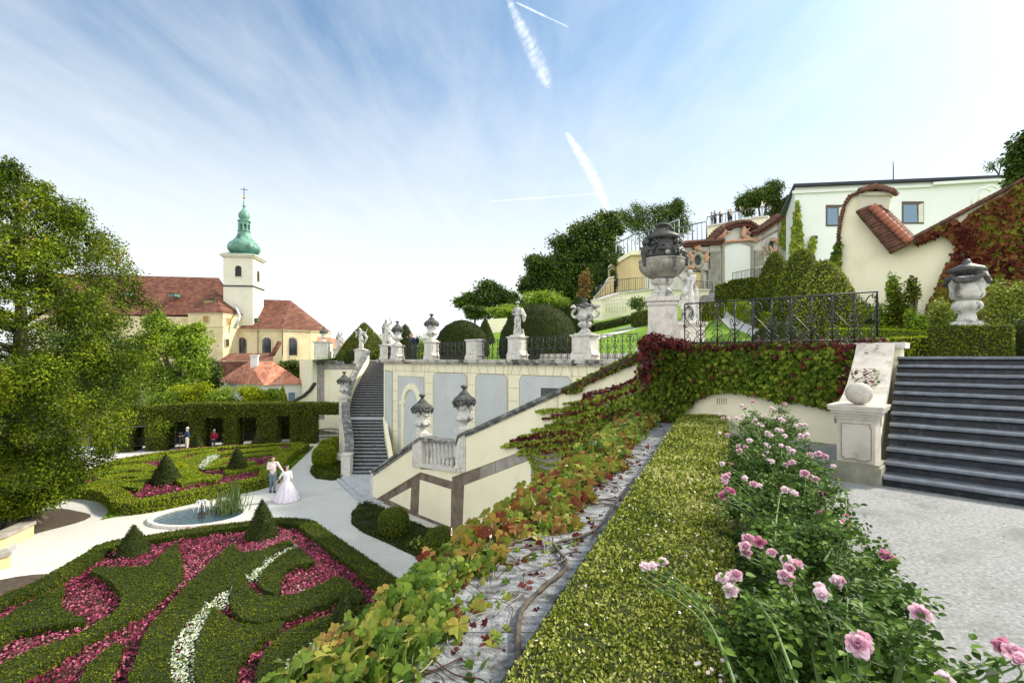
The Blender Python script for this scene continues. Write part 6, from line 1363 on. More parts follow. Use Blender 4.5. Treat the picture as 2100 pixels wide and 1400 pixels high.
for a, b in ((1478, 1483.5), (1536.5, 1541)): gwall('shell_strip', a, b, 505, 596, SHELL, .34, .3)
for a, b in ((1434, 1440), (1450, 1454)): gwall('shell_strip', a, b, 556, 600, SHELL, .36, .3)
gwall('shell_arch', 1478, 1541, lambda x: 505 - 9 * math.sin((x - 1478) / 63 * math.pi), lambda x: 509 - 9 * math.sin((x - 1478) / 63 * math.pi), SHELL, .4, .3)
gwall('shell_band', 1400, 1476, 515, 519, SHELL, .4, .3); gwall('shell_band', 1545, 1594, lambda x: np.interp(x, [1545, 1594], [495, 468]), lambda x: np.interp(x, [1545, 1594], [499, 472]), SHELL, .4, .3); gwall('shell_band', 1404, 1453, 553, 556, SHELL, .36, .3)
gwall('doorway', 1416, 1434, 560, 604, YEL2, .33, .3); gwall('doorway', 1572, 1586, 530, 565, DARKST, .33, .3)
def cornice(px0, px1, fy, hpx, parent=gp):
    gwall('cornice', px0, px1, fy, lambda x: fy(x) + hpx, REDM, .75, 1.8, parent)
    m1 = MB(); x = px0
    while x < px1:
        q = GQ(x, fy(x) - .5, 1.0); m1.tube([q, q + Vector((0, 1.6, .35))], .17, 6, cap=True); x += 4.4
    m1.build('roof_tiles', TILED, parent)
cornice(1318, 1478, lambda x: float(np.interp(x, [1318, 1380, 1400, 1440, 1478], [515, 512, 502, 499, 497])), 6)
cornice(1456, 1552, lambda x: float(np.interp(x, [1456, 1470, 1485, 1500, 1515, 1530, 1542, 1552], [494, 478, 468, 462, 459, 460, 467, 477])), 7)
cornice(1538, 1618, lambda x: float(np.interp(x, [1538, 1550, 1562, 1575, 1588, 1600, 1618], [480, 477, 470, 462, 451, 445, 443])), 7)
def oval(px, py, r):
    q = GQ(px, py, .45); m1 = MB(); m1.tube([q + Vector((math.cos(t) * r * .85, 0, math.sin(t) * r * 1.15)) for t in [i * math.pi / 9 for i in range(19)]], .22, 6); w_ = m1.build('oval_window', SHELL, gp)
    m1 = MB(); m1.plate([q + Vector((math.cos(t) * r * .8, .08, math.sin(t) * r * 1.1)) for t in [i * math.pi / 8 for i in range(16)]], (0, -1, 0), .1); m1.build('opening', DARKST, w_)
oval(1427, 536, .62); oval(1578, 507, .62)
def reliefs(c, n, sx_, sz_, seed, name='stucco_figures'):
    rs = random.Random(seed); s = []
    for i in range(n):
        a = V((rs.uniform(-sx_, sx_), -.1, rs.uniform(-sz_, sz_) - 0)); b = a + V((rs.uniform(-.5, .5), 0, rs.uniform(-.5, .5))); s.append((a, b, .17, .11)); s.append((b, (.14, .14, .15)))
    for s0 in s: pass
    o = blob(name, [((x[0] + c), (x[1] + c), x[2], x[3]) if len(x) == 4 else (x[0] + c, x[1]) for x in s], .06, FRES, None, 1); o.parent = gp; o.matrix_parent_inverse = Matrix.Translation(-Vector(root_loc(gp))); return o
q = GQ(1505, 488, .5); rs = random.Random(4); s = []
for cx in (-1.35, .75):
    s += [(q + V((cx, 0, .2)), q + V((cx + .1, 0, .65)), .28, .30), (q + V((cx + .1, 0, 1.05)), (.17, .17, .2)), (q + V((cx, 0, .1)), q + V((cx - .9 * (1 if cx < 0 else -.9), 0, -.25)), .22, .16), (q + V((cx - .9 * (1 if cx < 0 else -.9), 0, -.25)), q + V((cx - 1.5 * (1 if cx < 0 else -.9), 0, -.55)), .15, .09), (q + V((cx + .2, 0, .65)), q + V((cx + .8, 0, .35)), .12, .08)]
s += [(q + V((1.0, 0, .6)), q + V((1.75, 0, 1.1)), .1, .07), (q + V((-2.3, 0, -.6)), q + V((2.2, 0, -.25)), .14, .14)]
o = blob('stucco_figures', s, .06, FRES, None, 1); o.parent = gp; o.matrix_parent_inverse = Matrix.Translation(-Vector(root_loc(gp)))
for px, py, sd_ in ((1414, 534, 1), (1441, 534, 2), (1426, 509, 3), (1571, 505, 4), (1586, 508, 5)): reliefs(GQ(px, py, .4), 5, .35, .8 if py > 510 or px > 1500 else .25, sd_)
# lookout on top
lk_ = thing('lookout', 'yellow lookout terrace above the pavilion with a thin iron railing', 'terrace', P(1500, 465, 57))
a0, a1, a2 = P(1452, 468, 57), P(1545, 447, 55), P(1577, 446, 54)
def zpt(px, py, Y): return P(px, py, Y)
m1 = MB(); vwl = [P(1450, 468, 56.2), P(1548, 450, 54), P(1578, 447, 53)]; wallrun(m1, vwl, [q.z - 3.4 for q in vwl], [q.z for q in vwl], .8); m1.build('parapet', YEL, lk_)
m1 = MB(); wallrun(m1, vwl, [q.z + .002 for q in vwl], [q.z + .18 for q in vwl], 1.1); m1.build('coping', LIME, lk_)
fo = V((0, 0, .18)); railing('thin iron railing in front of the visitors on the lookout', vwl[0] + fo, vwl[1] + fo, 1.1, 1.0, r=.03, simple=True, group=None, name='lookout_railing')
railing('upper corner railing beside the highest visitor on the lookout', vwl[1] + fo, vwl[2] + fo, 1.1, 1.0, r=.03, simple=True, group=None)
railing('blue-grey iron fence climbing to the lookout on the left, lower panel', P(1263, 543, 54), P(1312, 518, 53), 2.3, 1.3, r=.045, simple=True, group='blue-grey fences beside the lookout', mat=BLUEI)
railing('blue-grey iron fence behind the putti vase', P(1312, 518, 53), P(1392, 500, 52.5), 2.0, 1.3, r=.045, simple=True, group='blue-grey fences beside the lookout', mat=BLUEI, h1=2.6)
railing('blue-grey iron fence between the putti vase and the lookout', P(1392, 500, 52.5), P(1449, 492, 52), 1.7, 1.2, r=.05, simple=True, group='blue-grey fences beside the lookout', mat=BLUEI, h1=2.0)
# terraces, railings and steps below the pavilion
tb = thing('pavilion_terrace', 'pale yellow retaining terrace with a trellis below the hill pavilion', 'terrace', P(1350, 640, 42))
m1 = MB(); tw = [P(1222, 617, 41), P(1262, 604, 42), P(1330, 596, 43), P(1446, 598, 44.5)]; wallrun(m1, tw, [q.z - 2.6 for q in tw], [q.z for q in tw], 1.2); m1.build('terrace_wall', YEL, tb)
m1 = MB(); wallrun(m1, tw, [q.z + .002 for q in tw], [q.z + .14 for q in tw], 1.5); m1.build('coping', LIME, tb)
m1 = MB(); 
for i in range(8): q = P(1244 + i * 5.6, 640, 40.4); m1.tube([q, q + V((0, 0, 1.4))], .025, 4)
for i in range(5): m1.tube([P(1244, 640 - i * 8, 40.4), P(1284, 637 - i * 8.4, 40.4)], .025, 4)
m1.build('trellis', LIME, tb)
railing('iron railing along the terrace below the yellow wing of the pavilion', tw[0] + V((0, 0, .15)), tw[1] + V((0, 0, .15)), 1.1, .6, r=.02, simple=True, group='railings of the hill pavilion')
railing('long iron railing on the terrace directly below the putti vase bowl', tw[1] + V((0, 0, .15)), tw[2] + V((0, 0, .15)), 1.1, .6, r=.02, simple=True, group='railings of the hill pavilion')
railing('iron railing left of the hill steps', P(1425, 599, 44), P(1461, 599, 45), 1.0, .5, r=.02, simple=True, group='railings of the hill pavilion')
railing('iron railing right of the hill steps climbing to the pavilion door', P(1502, 582, 45), P(1575, 566, 46), 1.0, .5, r=.02, simple=True, group='railings of the hill pavilion')
cw = thing('curved_wall', 'deep yellow wall sweeping down from the left end of the pavilion', 'wall', P(1235, 610, 44)); m1 = MB()
cl = [P(x, y, 44.5) for x, y in [(1218, 611), (1228, 601), (1238, 588), (1246, 573), (1258, 570)]]; wallrun(m1, cl, [3] * 5, [q.z for q in cl], .5); m1.build('wall_body', YEL2, cw); m1 = MB(); wallrun(m1, cl, [q.z + .002 for q in cl], [q.z + .12 for q in cl], .8); m1.build('coping', LIME, cw)
hs2 = thing('hill_staircase', 'grey fan-shaped steps rising to the hill pavilion', 'staircase', P(1480, 640, 34))
for i in range(11):
    f_ = i / 10; y = 640 - 44 * f_; Y = 34 + 11 * f_; xl = 1455 - 22 * max(0, f_ - .3); xr = 1500 - 6 * f_; q0, q1 = P(xl, y, Y), P(xr, y, Y); m1 = MB(); m1.prism([(q0.x, q0.y), (q1.x, q1.y), (q1.x, q1.y + 1.4), (q0.x, q0.y + 1.4)], q0.z - .5, q0.z); m1.build('step', STEPT if i % 2 else GSTONE, hs2)

# ================================================================== WHITE BUILDING
wbd = thing('white_building', 'plain white modern building with two dark-framed windows and a thin black roof edge', 'building', P(1800, 600, 30))
WB0, WB1 = V((.580 * 32, 32, 0)), V((1.01 * 29.9 + 12, 29.9 - .9, 0)); WBs = V((.562 * 38, 38, 0)); zW = .35 * 32
quadwall('wall', [WB0, WB1, WB1 + V((3, 14, 0)), WBs], -2, zW, WHITE, wbd)
wbc = [WB0 + V((-.25, -.3, 0)), WB1 + V((0, -.3, 0)), WB1 + V((3, 14, 0)), WBs + V((-.3, .3, 0))]
quadwall('roof_edge', wbc, zW + .002, zW + .16, METROOF, wbd)
we = (WB1 - WB0).normalized(); wno = V((we.y, -we.x, 0)); 
def WBp(px, py, d=0):
    r = (px - 1050) / 1000; o_ = WB0 + wno * d; Y = (o_.x - o_.y * we.x / we.y) / (r - we.x / we.y); return P(px, py, Y)
m1 = MB(); m1.plate([WBp(1626, 391, .12), WBp(1915, 377, .12), WBp(1915, 383, .12), WBp(1626, 397, .12)], wno, .12); m1.plate([WBp(1915, 373, .25), WBp(2200, 355, .25), WBp(2200, 361, .25), WBp(1915, 379, .25)], wno, .25)
m1.build('cornice', WHITE, wbd)
for (x0, y0, x1, y1) in ((1696, 422, 1727, 462), (1852, 415, 1893, 457)):
    q = [WBp(x0, y1, .01), WBp(x1, y1, .01), WBp(x1, y0, .01), WBp(x0, y0, .01)]; m1 = MB()
    m1.plate([WBp(x0 - 2, y1 + 2, .03), WBp(x1 + 2, y1 + 2, .03), WBp(x1 + 2, y0 - 2, .03), WBp(x0 - 2, y0 - 2, .03)], wno, .03); w_ = m1.build('window', plain('window_reveal', (.10, .08, .06), .7), wbd)
    m1 = MB(); m1.plate([WBp(x0 + 1, y1 - 1, .045), WBp(x0 + (x1 - x0) * .72, y1 - 1, .045), WBp(x0 + (x1 - x0) * .68, y0 + 5, .045), WBp(x0 + 1, y0 + 5, .045)], wno, .012); m1.build('pane', GLASSB, w_)
    m1 = MB(); m1.plate([WBp(x0 + (x1 - x0) * .78, y1 - 1, .045), WBp(x1 + 1, y1 - 1, .045), WBp(x1 + 1, y0 + 1, .045), WBp(x0 + (x1 - x0) * .78, y0 + 5, .045)], wno, .012); m1.build('reveal', PALE, w_)
m1 = MB(); q = WBp(1832, 372, -.5); m1.tube([q, q + V((0, 0, 1.3))], .03, 6); m1.build('antenna', METROOF, wbd)
m1 = MB(); q = WBp(1670, 487, .1); m1.box(q, (.35, .15, .2), 0); m1.build('wall_lamp', METROOF, wbd)

# ================================================================== YELLOW GARDEN WALL WITH TILE CAPS (right)
SY = 33.4
yw = thing('garden_wall', 'tall yellow garden wall with clay tile capping and a tiled valley in front of the white building', 'wall', W(1900, 700, SY))
top = [(1722, 700), (1718, 505), (1719, 480), (1723, 450), (1731, 420), (1742, 402), (1764, 393), (1822, 393), (1824, 515), (1850, 505), (1874, 488), (1920, 464), (2000, 421), (2050, 395), (2100, 369), (2200, 318), (2300, 268), (2300, 760), (1722, 760)]
m1 = MB(); m1.plate(PW(top, SY, 0), NV, .5); m1.build('wall_body', YEL, yw)
m1 = MB(); m1.plate(PW([(1764, 398), (1824, 398), (1824, 432), (1811, 425), (1785, 426), (1764, 432)], SY, .25), NV, .3); m1.plate(PW([(1762, 393), (1827, 393), (1827, 400), (1762, 400)], SY, .4), NV, .5); m1.build('pier', CREAM, yw)
def tilerow(line, r, stp, d0, d1, name, mat, up=0.0, m0=0):
    m1 = MB()
    for (x0, y0), (x1, y1) in zip(line[:-1], line[1:]):
        L = math.hypot(x1 - x0, y1 - y0); n = max(1, int(L / stp))
        for i in range(n):
            t = i / n; a = W(x0 + (x1 - x0) * t, y0 + (y1 - y0) * t - up, SY, d0); b = a - NV * (d0 - d1) + V((0, 0, random.uniform(.10, .16))); m1.tube([a, b], r * random.uniform(.9, 1.1), 7)
    m1.build(name, mat, yw)
tilerow([(1718, 505), (1719, 480), (1723, 450), (1731, 420), (1742, 402), (1764, 393)], .075, 6, .14, -.5, 'cap_tiles', TILED)
tilerow([(1764, 390), (1795, 381), (1835, 392)], .11, 6, .6, -.5, 'cap_tiles', TILED)
tilerow([(1874, 488), (1920, 464), (2000, 421), (2050, 395), (2100, 369), (2200, 318)], .075, 5.5, .16, -.5, 'cap_tiles', TILED, 1)
m1 = MB(); N_ = 15
for i in range(N_ + 1):
    t = i / N_; rx_, ry_ = 1787 + (1862 - 1787) * t, 425 + (498 - 425) * t
    lx, ly = 1758 + (1824 - 1758) * t, 437 + (516 - 437) * t; ex, ey = 1811 + (1874 - 1811) * t, 424 + (488 - 424) * t
    a = W(rx_, ry_, SY, .55); b = W(lx, ly, SY, .42); c = W(ex, ey, SY, .1)
    m1.tube([a, (a + b) / 2 + V((0, 0, random.uniform(-.02, .03))), b], [.085, .095, .105], 7); m1.tube([a, c], .09, 7)
m1.build('valley_tiles', TILED, yw)
m1 = MB(); m1.plate(PW([(1758, 439), (1787, 427), (1862, 500), (1824, 518)], SY, .36), NV, .36); m1.plate(PW([(1787, 427), (1811, 426), (1874, 489), (1862, 500)], SY, .3), NV, .3); m1.build('valley_bed', TILED, yw)
m1 = MB(); 
for i in range(10):
    t0, t1 = i / 10, (i + 1.12) / 10; f_ = lambda t: W(1789 + (1864 - 1789) * t, 423 + (495 - 423) * t, SY, .66); m1.tube([f_(t0), f_(t1)], [.15, .12], 9)
m1.build('ridge_tiles', plain('bright_clay', (.36, .13, .08), .8), yw)
m1 = MB()
for k in (0, 14): q = [P(1992 + k + 25 * (1 - math.cos(t)), 418 - 32 * math.sin(t) - k * .4, 19) for t in [i * math.pi / 10 for i in range(8)]]; m1.tube(q, .035, 6)
tag(m1.build('hoop_rail', WHITE), 'two white metal hoop handles rising behind the tiled wall cap', 'rail')
# retaining wall far left of the hill, behind the domes
m1 = MB(); q = [P(1000, 655, 44), P(1040, 652, 44)]; wallrun(m1, q, [0, 0], [a.z for a in q], .4); bw = m1.build('background_wall', YEL); tag(bw, 'pale yellow wall glimpsed between the small yew cones behind the terrace', 'wall')
# ================================================================== CONTRAILS
CONT, t_, o_ = newmat('contrail_vapour'); d_ = t_.nodes.new('ShaderNodeBsdfDiffuse'); tl = t_.nodes.new('ShaderNodeBsdfTranslucent'); d_.inputs[0].default_value = tl.inputs[0].default_value = (.98, .98, 1, 1)
m_1 = t_.nodes.new('ShaderNodeMixShader'); m_2 = t_.nodes.new('ShaderNodeMixShader'); tp_ = t_.nodes.new('ShaderNodeBsdfTransparent'); lwt = t_.nodes.new('ShaderNodeLayerWeight'); lwt.inputs[0].default_value = .5
nn_ = noise(t_, .02, 7, .65); mr_ = t_.nodes.new('ShaderNodeMapRange'); mr_.inputs['From Min'].default_value = .30; mr_.inputs['From Max'].default_value = .80; mr_.inputs['To Max'].default_value = .62
t_.links.new(nn_.outputs[0], mr_.inputs['Value']); sb = t_.nodes.new('ShaderNodeMath'); sb.operation = 'SUBTRACT'; sb.inputs[0].default_value = 1; t_.links.new(lwt.outputs['Facing'], sb.inputs[1])
pw = t_.nodes.new('ShaderNodeMath'); pw.operation = 'POWER'; pw.inputs[1].default_value = 3.4; t_.links.new(sb.outputs[0], pw.inputs[0])
ml_ = t_.nodes.new('ShaderNodeMath'); ml_.operation = 'MULTIPLY'; t_.links.new(pw.outputs[0], ml_.inputs[0]); t_.links.new(mr_.outputs[0], ml_.inputs[1])
t_.links.new(d_.outputs[0], m_1.inputs[1]); t_.links.new(tl.outputs[0], m_1.inputs[2]); t_.links.new(ml_.outputs[0], m_2.inputs[0]); t_.links.new(tp_.outputs[0], m_2.inputs[1]); t_.links.new(m_1.outputs[0], m_2.inputs[2]); t_.links.new(m_2.outputs[0], o_.inputs[0])
def contrail(label, pts, w, Y=2600, puff=.10):
    m1 = MB(); ps = smooth_line([P(x, y, Y) for x, y in pts], 14); n = len(ps); ws = np.interp(np.linspace(0, 1, n), np.linspace(0, 1, len(w)), w) * Y / 2000 * (1 + rng.normal(0, puff, n))
    ws[0] = ws[-1] = .3; m1.tube(ps, list(np.abs(ws)), 12); return tag(m1.build('contrail', CONT), label, 'contrail')
contrail('broad puffy contrail descending from the top edge of the sky', [(1030, -30), (1048, 10), (1068, 55), (1095, 110), (1120, 165), (1128, 180)], [12, 16, 24, 34, 40, 26, 4])
contrail('thin straight contrail branching right near the top of the sky', [(1058, 5), (1110, 30), (1168, 57)], [4, 6, 1], puff=.1)
contrail('soft fading contrail above the hilltop trees', [(1160, 270), (1185, 310), (1215, 360), (1238, 410), (1252, 440)], [5, 26, 26, 20, 6])
contrail('faint nearly level contrail left of the hilltop trees', [(1000, 414), (1100, 406), (1245, 396)], [1, 5, 3], puff=.1)

# ================================================================== TREES
def tree(name, label, Y, trunk, lumps, leaf, size, n, tr=.25, zg=None, mats=None, group=None, cat='tree', shell=.35, depth=.8, subs=9, tpl=DIA, sparse=1.0):
    """trunk=(px,py of its foot or None,...) ; lumps=(px,py,rx,ry) in picture measure at distance Y"""
    k = Y / 1000; base = P(trunk[0], 735, Y); base.z = zg if zg is not None else hz_at(base.x, base.y) - .1
    t = thing(name, label, cat, base, group); rs = random.Random(int(Y * 7 + trunk[0]))
    m1 = MB(); cs = [P(a, b, Y) for a, b, _, _ in lumps]; top = max(cs, key=lambda q: q.z); fork = base + (V((np.mean([c.x for c in cs]), Y, 0)) - V((base.x, base.y, 0))) * .35 + V((0, 0, max(.5, (min(c.z for c in cs) - base.z) * .75)))
    fork.z = max(fork.z, base.z + .4)
    m1.tube(smooth_line([base, (base + fork) / 2 + V((rs.uniform(-.1, .1), 0, 0)), fork], 3), [tr * 1.25, tr * 1.05, tr, tr, tr * .9, tr * .85, tr * .8][:7], 8)
    for (a, b, rx, ry), c in zip(lumps, cs):
        mid = fork.lerp(c, .5) + V((rs.uniform(-.3, .3), rs.uniform(-.5, .5), .2)); m1.tube(smooth_line([fork, mid, c], 4), [tr * .7 * (1 - i / 12) for i in range(9)], 6)
        for i in range(6):
            d = V((rs.uniform(-1, 1) * rx * k, rs.uniform(-1, 1) * rx * k * depth, rs.uniform(-.5, 1) * ry * k)) * .8; m1.tube([mid.lerp(c, rs.random()), c + d * .5 + V((0, 0, .1)), c + d], [tr * .25, tr * .15, tr * .05], 5)
    m1.build('trunk', mats or BARK, t)
    m1 = MB(); cc, rr_2 = [], []
    for (a, b, rx, ry), c in zip(lumps, cs):
        for i in range(subs):
            d = nrm(rng.normal(0, 1, (1, 3)))[0] * rng.uniform(.25, 1.0) ; cc.append(np.array(c) + d * [rx * k * .85, rx * k * depth * .85, ry * k * .85]); q = rng.uniform(.28, .5); rr_2.append((rx * k * q, rx * k * q, ry * k * q * .8))
    cloud(m1, cc, rr_2, max(20, int(n / len(cc))), size, 0, tpl, shell=shell * .5, upw=.4); m1.build('crown', leaf, t); return t
# big conifer on the left
th = thing('conifer', 'huge ragged green conifer filling the left edge above the gravel', 'tree', G(38, 1078))
Yt_ = 19.0; kb = G(38, 1078); m1 = MB()
m1.tube(smooth_line([kb + V((0, 0, -.1)), kb + V((.05, 0, 1.5)), kb + V((-.1, .1, 4)), kb + V((.1, 0, 8)), kb + V((0, 0, 13.6))], 4), [.72, .56, .48, .46, .45, .42, .40, .38, .35, .32, .28, .25, .2, .15, .1, .05, .03], 12, mod if False else 0)
for a in np.linspace(0, 6, 9): m1.tube([kb + V((math.cos(a) * .35, math.sin(a) * .35, .9)), kb + V((math.cos(a) * .62, math.sin(a) * .62, .15)), kb + V((math.cos(a) * 1.1, math.sin(a) * 1.1, -.08))], [.2, .16, .05], 6)
m1.build('trunk', BARK, th)
yy = [335, 400, 450, 500, 560, 620, 700, 800, 880, 940, 1000, 1035]; ww = [14, 95, 160, 205, 225, 236, 262, 268, 268, 205, 120, 60]
cc, rr_2, nn2 = [], [], []; m2 = MB(); rs = random.Random(11)
for i in range(900):
    py = 335 + 700 * (rs.random() ** .85); w = float(np.interp(py, yy, ww)); z = (735 - py) / 1000 * Yt_; a = rs.uniform(0, 6.283); q = rs.uniform(.30, 1) ** .6
    if math.sin(a) > .3 and rs.random() < .55: a = -a
    R_ = w * Yt_ / 1000 * q * (1 + .10 * math.sin(a * 5 + z * 1.7)); c = np.array([kb.x + math.cos(a) * R_ - .2, kb.y + math.sin(a) * R_ * .9, z])
    s = rs.uniform(.28, .58) * (.55 if py < 430 else 1); cc.append(c); rr_2.append((s * 1.2, s * 1.15, s * 1.15)); 
    if i % 8 == 0: m2.tube([V((kb.x, kb.y, z - .9)), V(c) * .5 + V((kb.x, kb.y, z - .35)) * .5, V(c)], [.07, .05, .02], 5)
cloud(m1 := MB(), cc, rr_2, lambda r: int(330 * (r[0] / .6) ** 2 + 50), .085, 0, BLO, fuzz=.12, shell=.25, upw=.5)
m1.build('crown', THUJ, th); m2.build('branches', BARK, th)
mb = MB(); mb.lathe([(1.9, .0), (1.8, .05), (.5, .14), (0, .16)], 28, G(52, 1074), mod=lambda t, z: 1 + .08 * math.sin(4 * t)); so = mb.build('soil_patch', SOIL); struct(so)
mb = MB(); mb.lathe([(1.5, .0), (1.4, .03), (.5, .05), (0, .06)], 24, G(-10, 1225)); struct(mb.build('soil_patch', SOIL))
# trees and shrubs beyond the hedge arcade
tree('broadleaf_tree', 'bright yellow-green tree in front of the church chapel', 52, (365, 0), [(325, 690, 42, 46), (375, 715, 52, 55), (300, 740, 42, 55), (412, 745, 30, 42), (355, 775, 60, 45), (320, 660, 22, 26), (392, 680, 22, 22)], TRB, .30, 26000, .35, ZL)
tree('broadleaf_tree', 'darker green tree low in front of the church annex left of the red-roofed house', 60, (440, 0), [(435, 765, 30, 28), (420, 790, 35, 25)], TRG, .3, 5000, .25, ZL)
tree('broadleaf_tree', 'dense dark tree right of the red-roofed house', 66, (610, 0), [(595, 757, 28, 22), (630, 760, 24, 26), (640, 785, 22, 30), (605, 780, 30, 25)], TRG, .3, 11000, .3, ZL)
tree('broadleaf_tree', 'mid-green tree behind the big conifer below the church nave', 75, (230, 0), [(200, 720, 60, 50), (260, 740, 50, 55), (150, 700, 60, 60), (90, 740, 60, 80), (250, 790, 60, 40)], TRG, .4, 12000, .4, ZL)
for i, (a, b, rx_, ry_, lb) in enumerate([(335, 812, 42, 26, 'light green shrub behind the left end of the hedge arcade'), (395, 806, 42, 24, 'light green shrub behind the arch with the standing man'), (452, 812, 36, 22, 'light green shrub directly in front of the red-roofed house gable'), (510, 806, 38, 24, 'light green shrub below the skylights of the red-roofed house'), (560, 812, 26, 20, 'light green shrub left of the clipped cone behind the arcade')]):
    tree('shrub', lb, 42.5 + i * .4, (a, 0), [(a, b, rx_, ry_), (a + 12, b + 14, rx_, ry_)], TRB if i % 2 == 0 else BOXB, .16, 5200, .08, ZL, cat='shrub', group='light shrubs behind the hedge arcade')
topiary('box_cone', 'clipped cone rising just behind the right part of the hedge arcade', G(580, 735 + 6600 / 41.5), .9, 4.4, CONE, leaf=BOXB, dens=150, size=.09)
for i, (px_, w_) in enumerate([(120, 9), (-60, 12), (60, 14), (200, 12)]):
    tree('broadleaf_tree', ['distant green tree left of the church behind the conifer', 'tall green tree outside the left edge behind the conifer', 'rounded green tree behind the conifer trunk', 'low green tree under the church nave roof'][i], 60 + i * 6, (px_, 0), [(px_, 800, 70, 60), (px_ + 40, 840, 60, 50), (px_ - 40, 850, 60, 50), (px_, 760 if i != 3 else 800, 55, 45)], TRG, .4, 8000, .35, ZL)
# hill trees
tree('broadleaf_tree', 'round-topped tree at the left end of the hilltop trees', 60, (1000, 0), [(1010, 600, 52, 39.04), (975, 622, 36.4, 29.28), (1035, 625, 39, 30.5)], TRG, .30, 20000, .25)
tree('broadleaf_tree', 'loose grey-green tree second from the left on the hill', 62, (1105, 0), [(1110, 560, 49.4, 41.48), (1085, 585, 39, 36.6), (1140, 590, 36.4, 41.48)], TRG, .30, 20000, .28, subs=10)
tree('broadleaf_tree', 'tall dark tree standing left of the yellow pavilion wing', 64, (1215, 0), [(1185, 500, 46.8, 48.8), (1230, 485, 49.4, 51.24), (1180, 560, 49.4, 54.9), (1235, 550, 52, 61), (1205, 610, 58.5, 54.9), (1250, 470, 26, 31.72)], TRG, .32, 52000, .5, subs=12)
tree('broadleaf_tree', 'dark leaning tree behind the foot of the deep yellow curved wall', 54, (1240, 0), [(1240, 600, 28.6, 36.6), (1235, 560, 26, 36.6), (1255, 540, 23.4, 31.72)], TRG, .3, 11000, .3)
tree('broadleaf_tree', 'airy tree with open twigs behind the blue-grey fence', 72, (1350, 0), [(1350, 440, 59.8, 36.6), (1300, 450, 39, 31.72), (1395, 455, 39, 31.72), (1340, 470, 78, 26.84), (1385, 425, 28.6, 19.52)], TRG, .24, 17000, .35, subs=12, shell=.1)
tree('broadleaf_tree', 'rounded tree behind the visitors at the right of the lookout', 72, (1560, 0), [(1550, 405, 46.8, 31.72), (1580, 400, 33.8, 29.28), (1530, 425, 28.6, 21.96)], TRG, .26, 17000, .3)
tree('broadleaf_tree', 'dark bushy tree at the left roof corner of the white building', 60, (1602, 0), [(1602, 425, 23.4, 26.84), (1590, 440, 20.8, 17.08)], YEW, .28, 4000, .25)
tree('shrub', 'rusty autumn shrub left of the pavilion', 52, (1200, 0), [(1200, 590, 16.9, 36.6)], TRA, .22, 1500, .1, cat='shrub')
for i, (a, b, rx_, ry_, lf, lb) in enumerate([(1035, 643, 50, 18, TRB, 'yellow-green bush above the smaller yew dome'), (1115, 612, 55, 20, TRB, 'bright bushes above the large yew dome'), (975, 640, 30, 14, TRG, 'low dark bush at the left end of the hill'), (1165, 640, 40, 26, TRG, 'mid-green bush left of the handled vase'), (1075, 648, 40, 22, TRG, 'shady bush behind the statue with crossed arms')]):
    tree('shrub', lb, 46 + i, (a, 0), [(a, b, rx_, ry_)], lf, .17, 6500, .1, cat='shrub', group='bushes on the slope behind the terrace')
tree('shrub', 'climbing bush at the right end of the trellis wall', 38, (1310, 0), [(1310, 622, 26, 14.64)], TRG, .14, 1200, .06, cat='shrub')
tree('shrub', 'dark creeper bush hanging at the top left of the pavilion wing', 49, (1262, 0), [(1262, 535, 18.2, 21.96), (1258, 575, 13, 26.84)], TRG, .2, 1800, .1, cat='shrub')
tree('shrub', 'feathery light shrub behind the photographer and urn', 35, (868, 0), [(868, 700, 20.8, 26.84), (858, 720, 26, 19.52)], TRB, .12, 900, .05, ZU, cat='shrub')
tree('shrub', 'light green bush in the gap between the pointed cone and the far statue', 52, (778, 0), [(778, 712, 20.8, 24.4), (785, 728, 26, 17.08)], TRB, .2, 1600, .1, ZU, cat='shrub')
tree('broadleaf_tree', 'dark tree filling the gap between the loose tree and the tall dark tree', 66, (1150, 0), [(1150, 590, 40, 40), (1130, 625, 40, 30), (1165, 540, 24, 26), (1060, 618, 36, 24)], TRG, .30, 22000, .3)
# terrace topiary
CONEM = F('cone_leaves_mid', [(0, (.03, .05, .005)), (.5, (.14, .18, .014)), (1, (.36, .38, .05))], .3, .8, .3, .05)
CONEB = F('cone_leaves_light', [(0, (.04, .06, .006)), (.5, (.19, .23, .02)), (1, (.46, .46, .08))], .3, .8, .3, .05)
gD = 'clipped yew domes and cones of the upper terrace'
def terr(px, pyt, w, Y, prof, label, leaf=YEW, dens=300, size=.06, zg=None, name='yew_dome', core=CORE):
    b = P(px, 735, Y); b.z = (hz_at(b.x, b.y) if zg is None else zg) - .02; r = w / 2 * Y / 1000; h = (735 - pyt) / 1000 * Y - b.z
    return topiary(name, label, b, r, h, prof, leaf=leaf, dens=dens, size=size, group=gD, core=core, n=36, lump=.012)
terr(948, 656, 112, 29.8, DOME, 'smaller yew dome right of the photographer')
terr(1105, 622, 166, 25.6, DOME, 'large dark yew dome behind the statue with crossed arms', size=.055)
terr(995, 650, 42, 36, CONE, 'small yew cone right of the smaller dome', name='yew_cone')
terr(1188, 605, 56, 34, EGG, 'yew cone just left of the handled vase', name='yew_cone')
terr(831, 664, 40, 33, EGG, 'yew cone between the left urn and the photographer', name='yew_cone', zg=ZU)
terr(747, 660, 118, 45.5, CONE, 'large pointed yew cone behind the twisting statue', leaf=HORN, size=.10, dens=140, zg=-.3, name='yew_cone')
terr(737, 714, 62, 43.5, DOME, 'low dark dome left of the head of the narrow staircase', zg=-.4)
terr(1598, 659, 116, 14.2, DOME, 'dark clipped dome right behind the near iron railing', size=.04, dens=600, zg=ZU)
terr(1590, 514, 84, 24.5, EGG, 'leftmost and farthest of the three tall clipped cones', leaf=HORN, size=.09, dens=170, name='tall_cone', core=CORE)
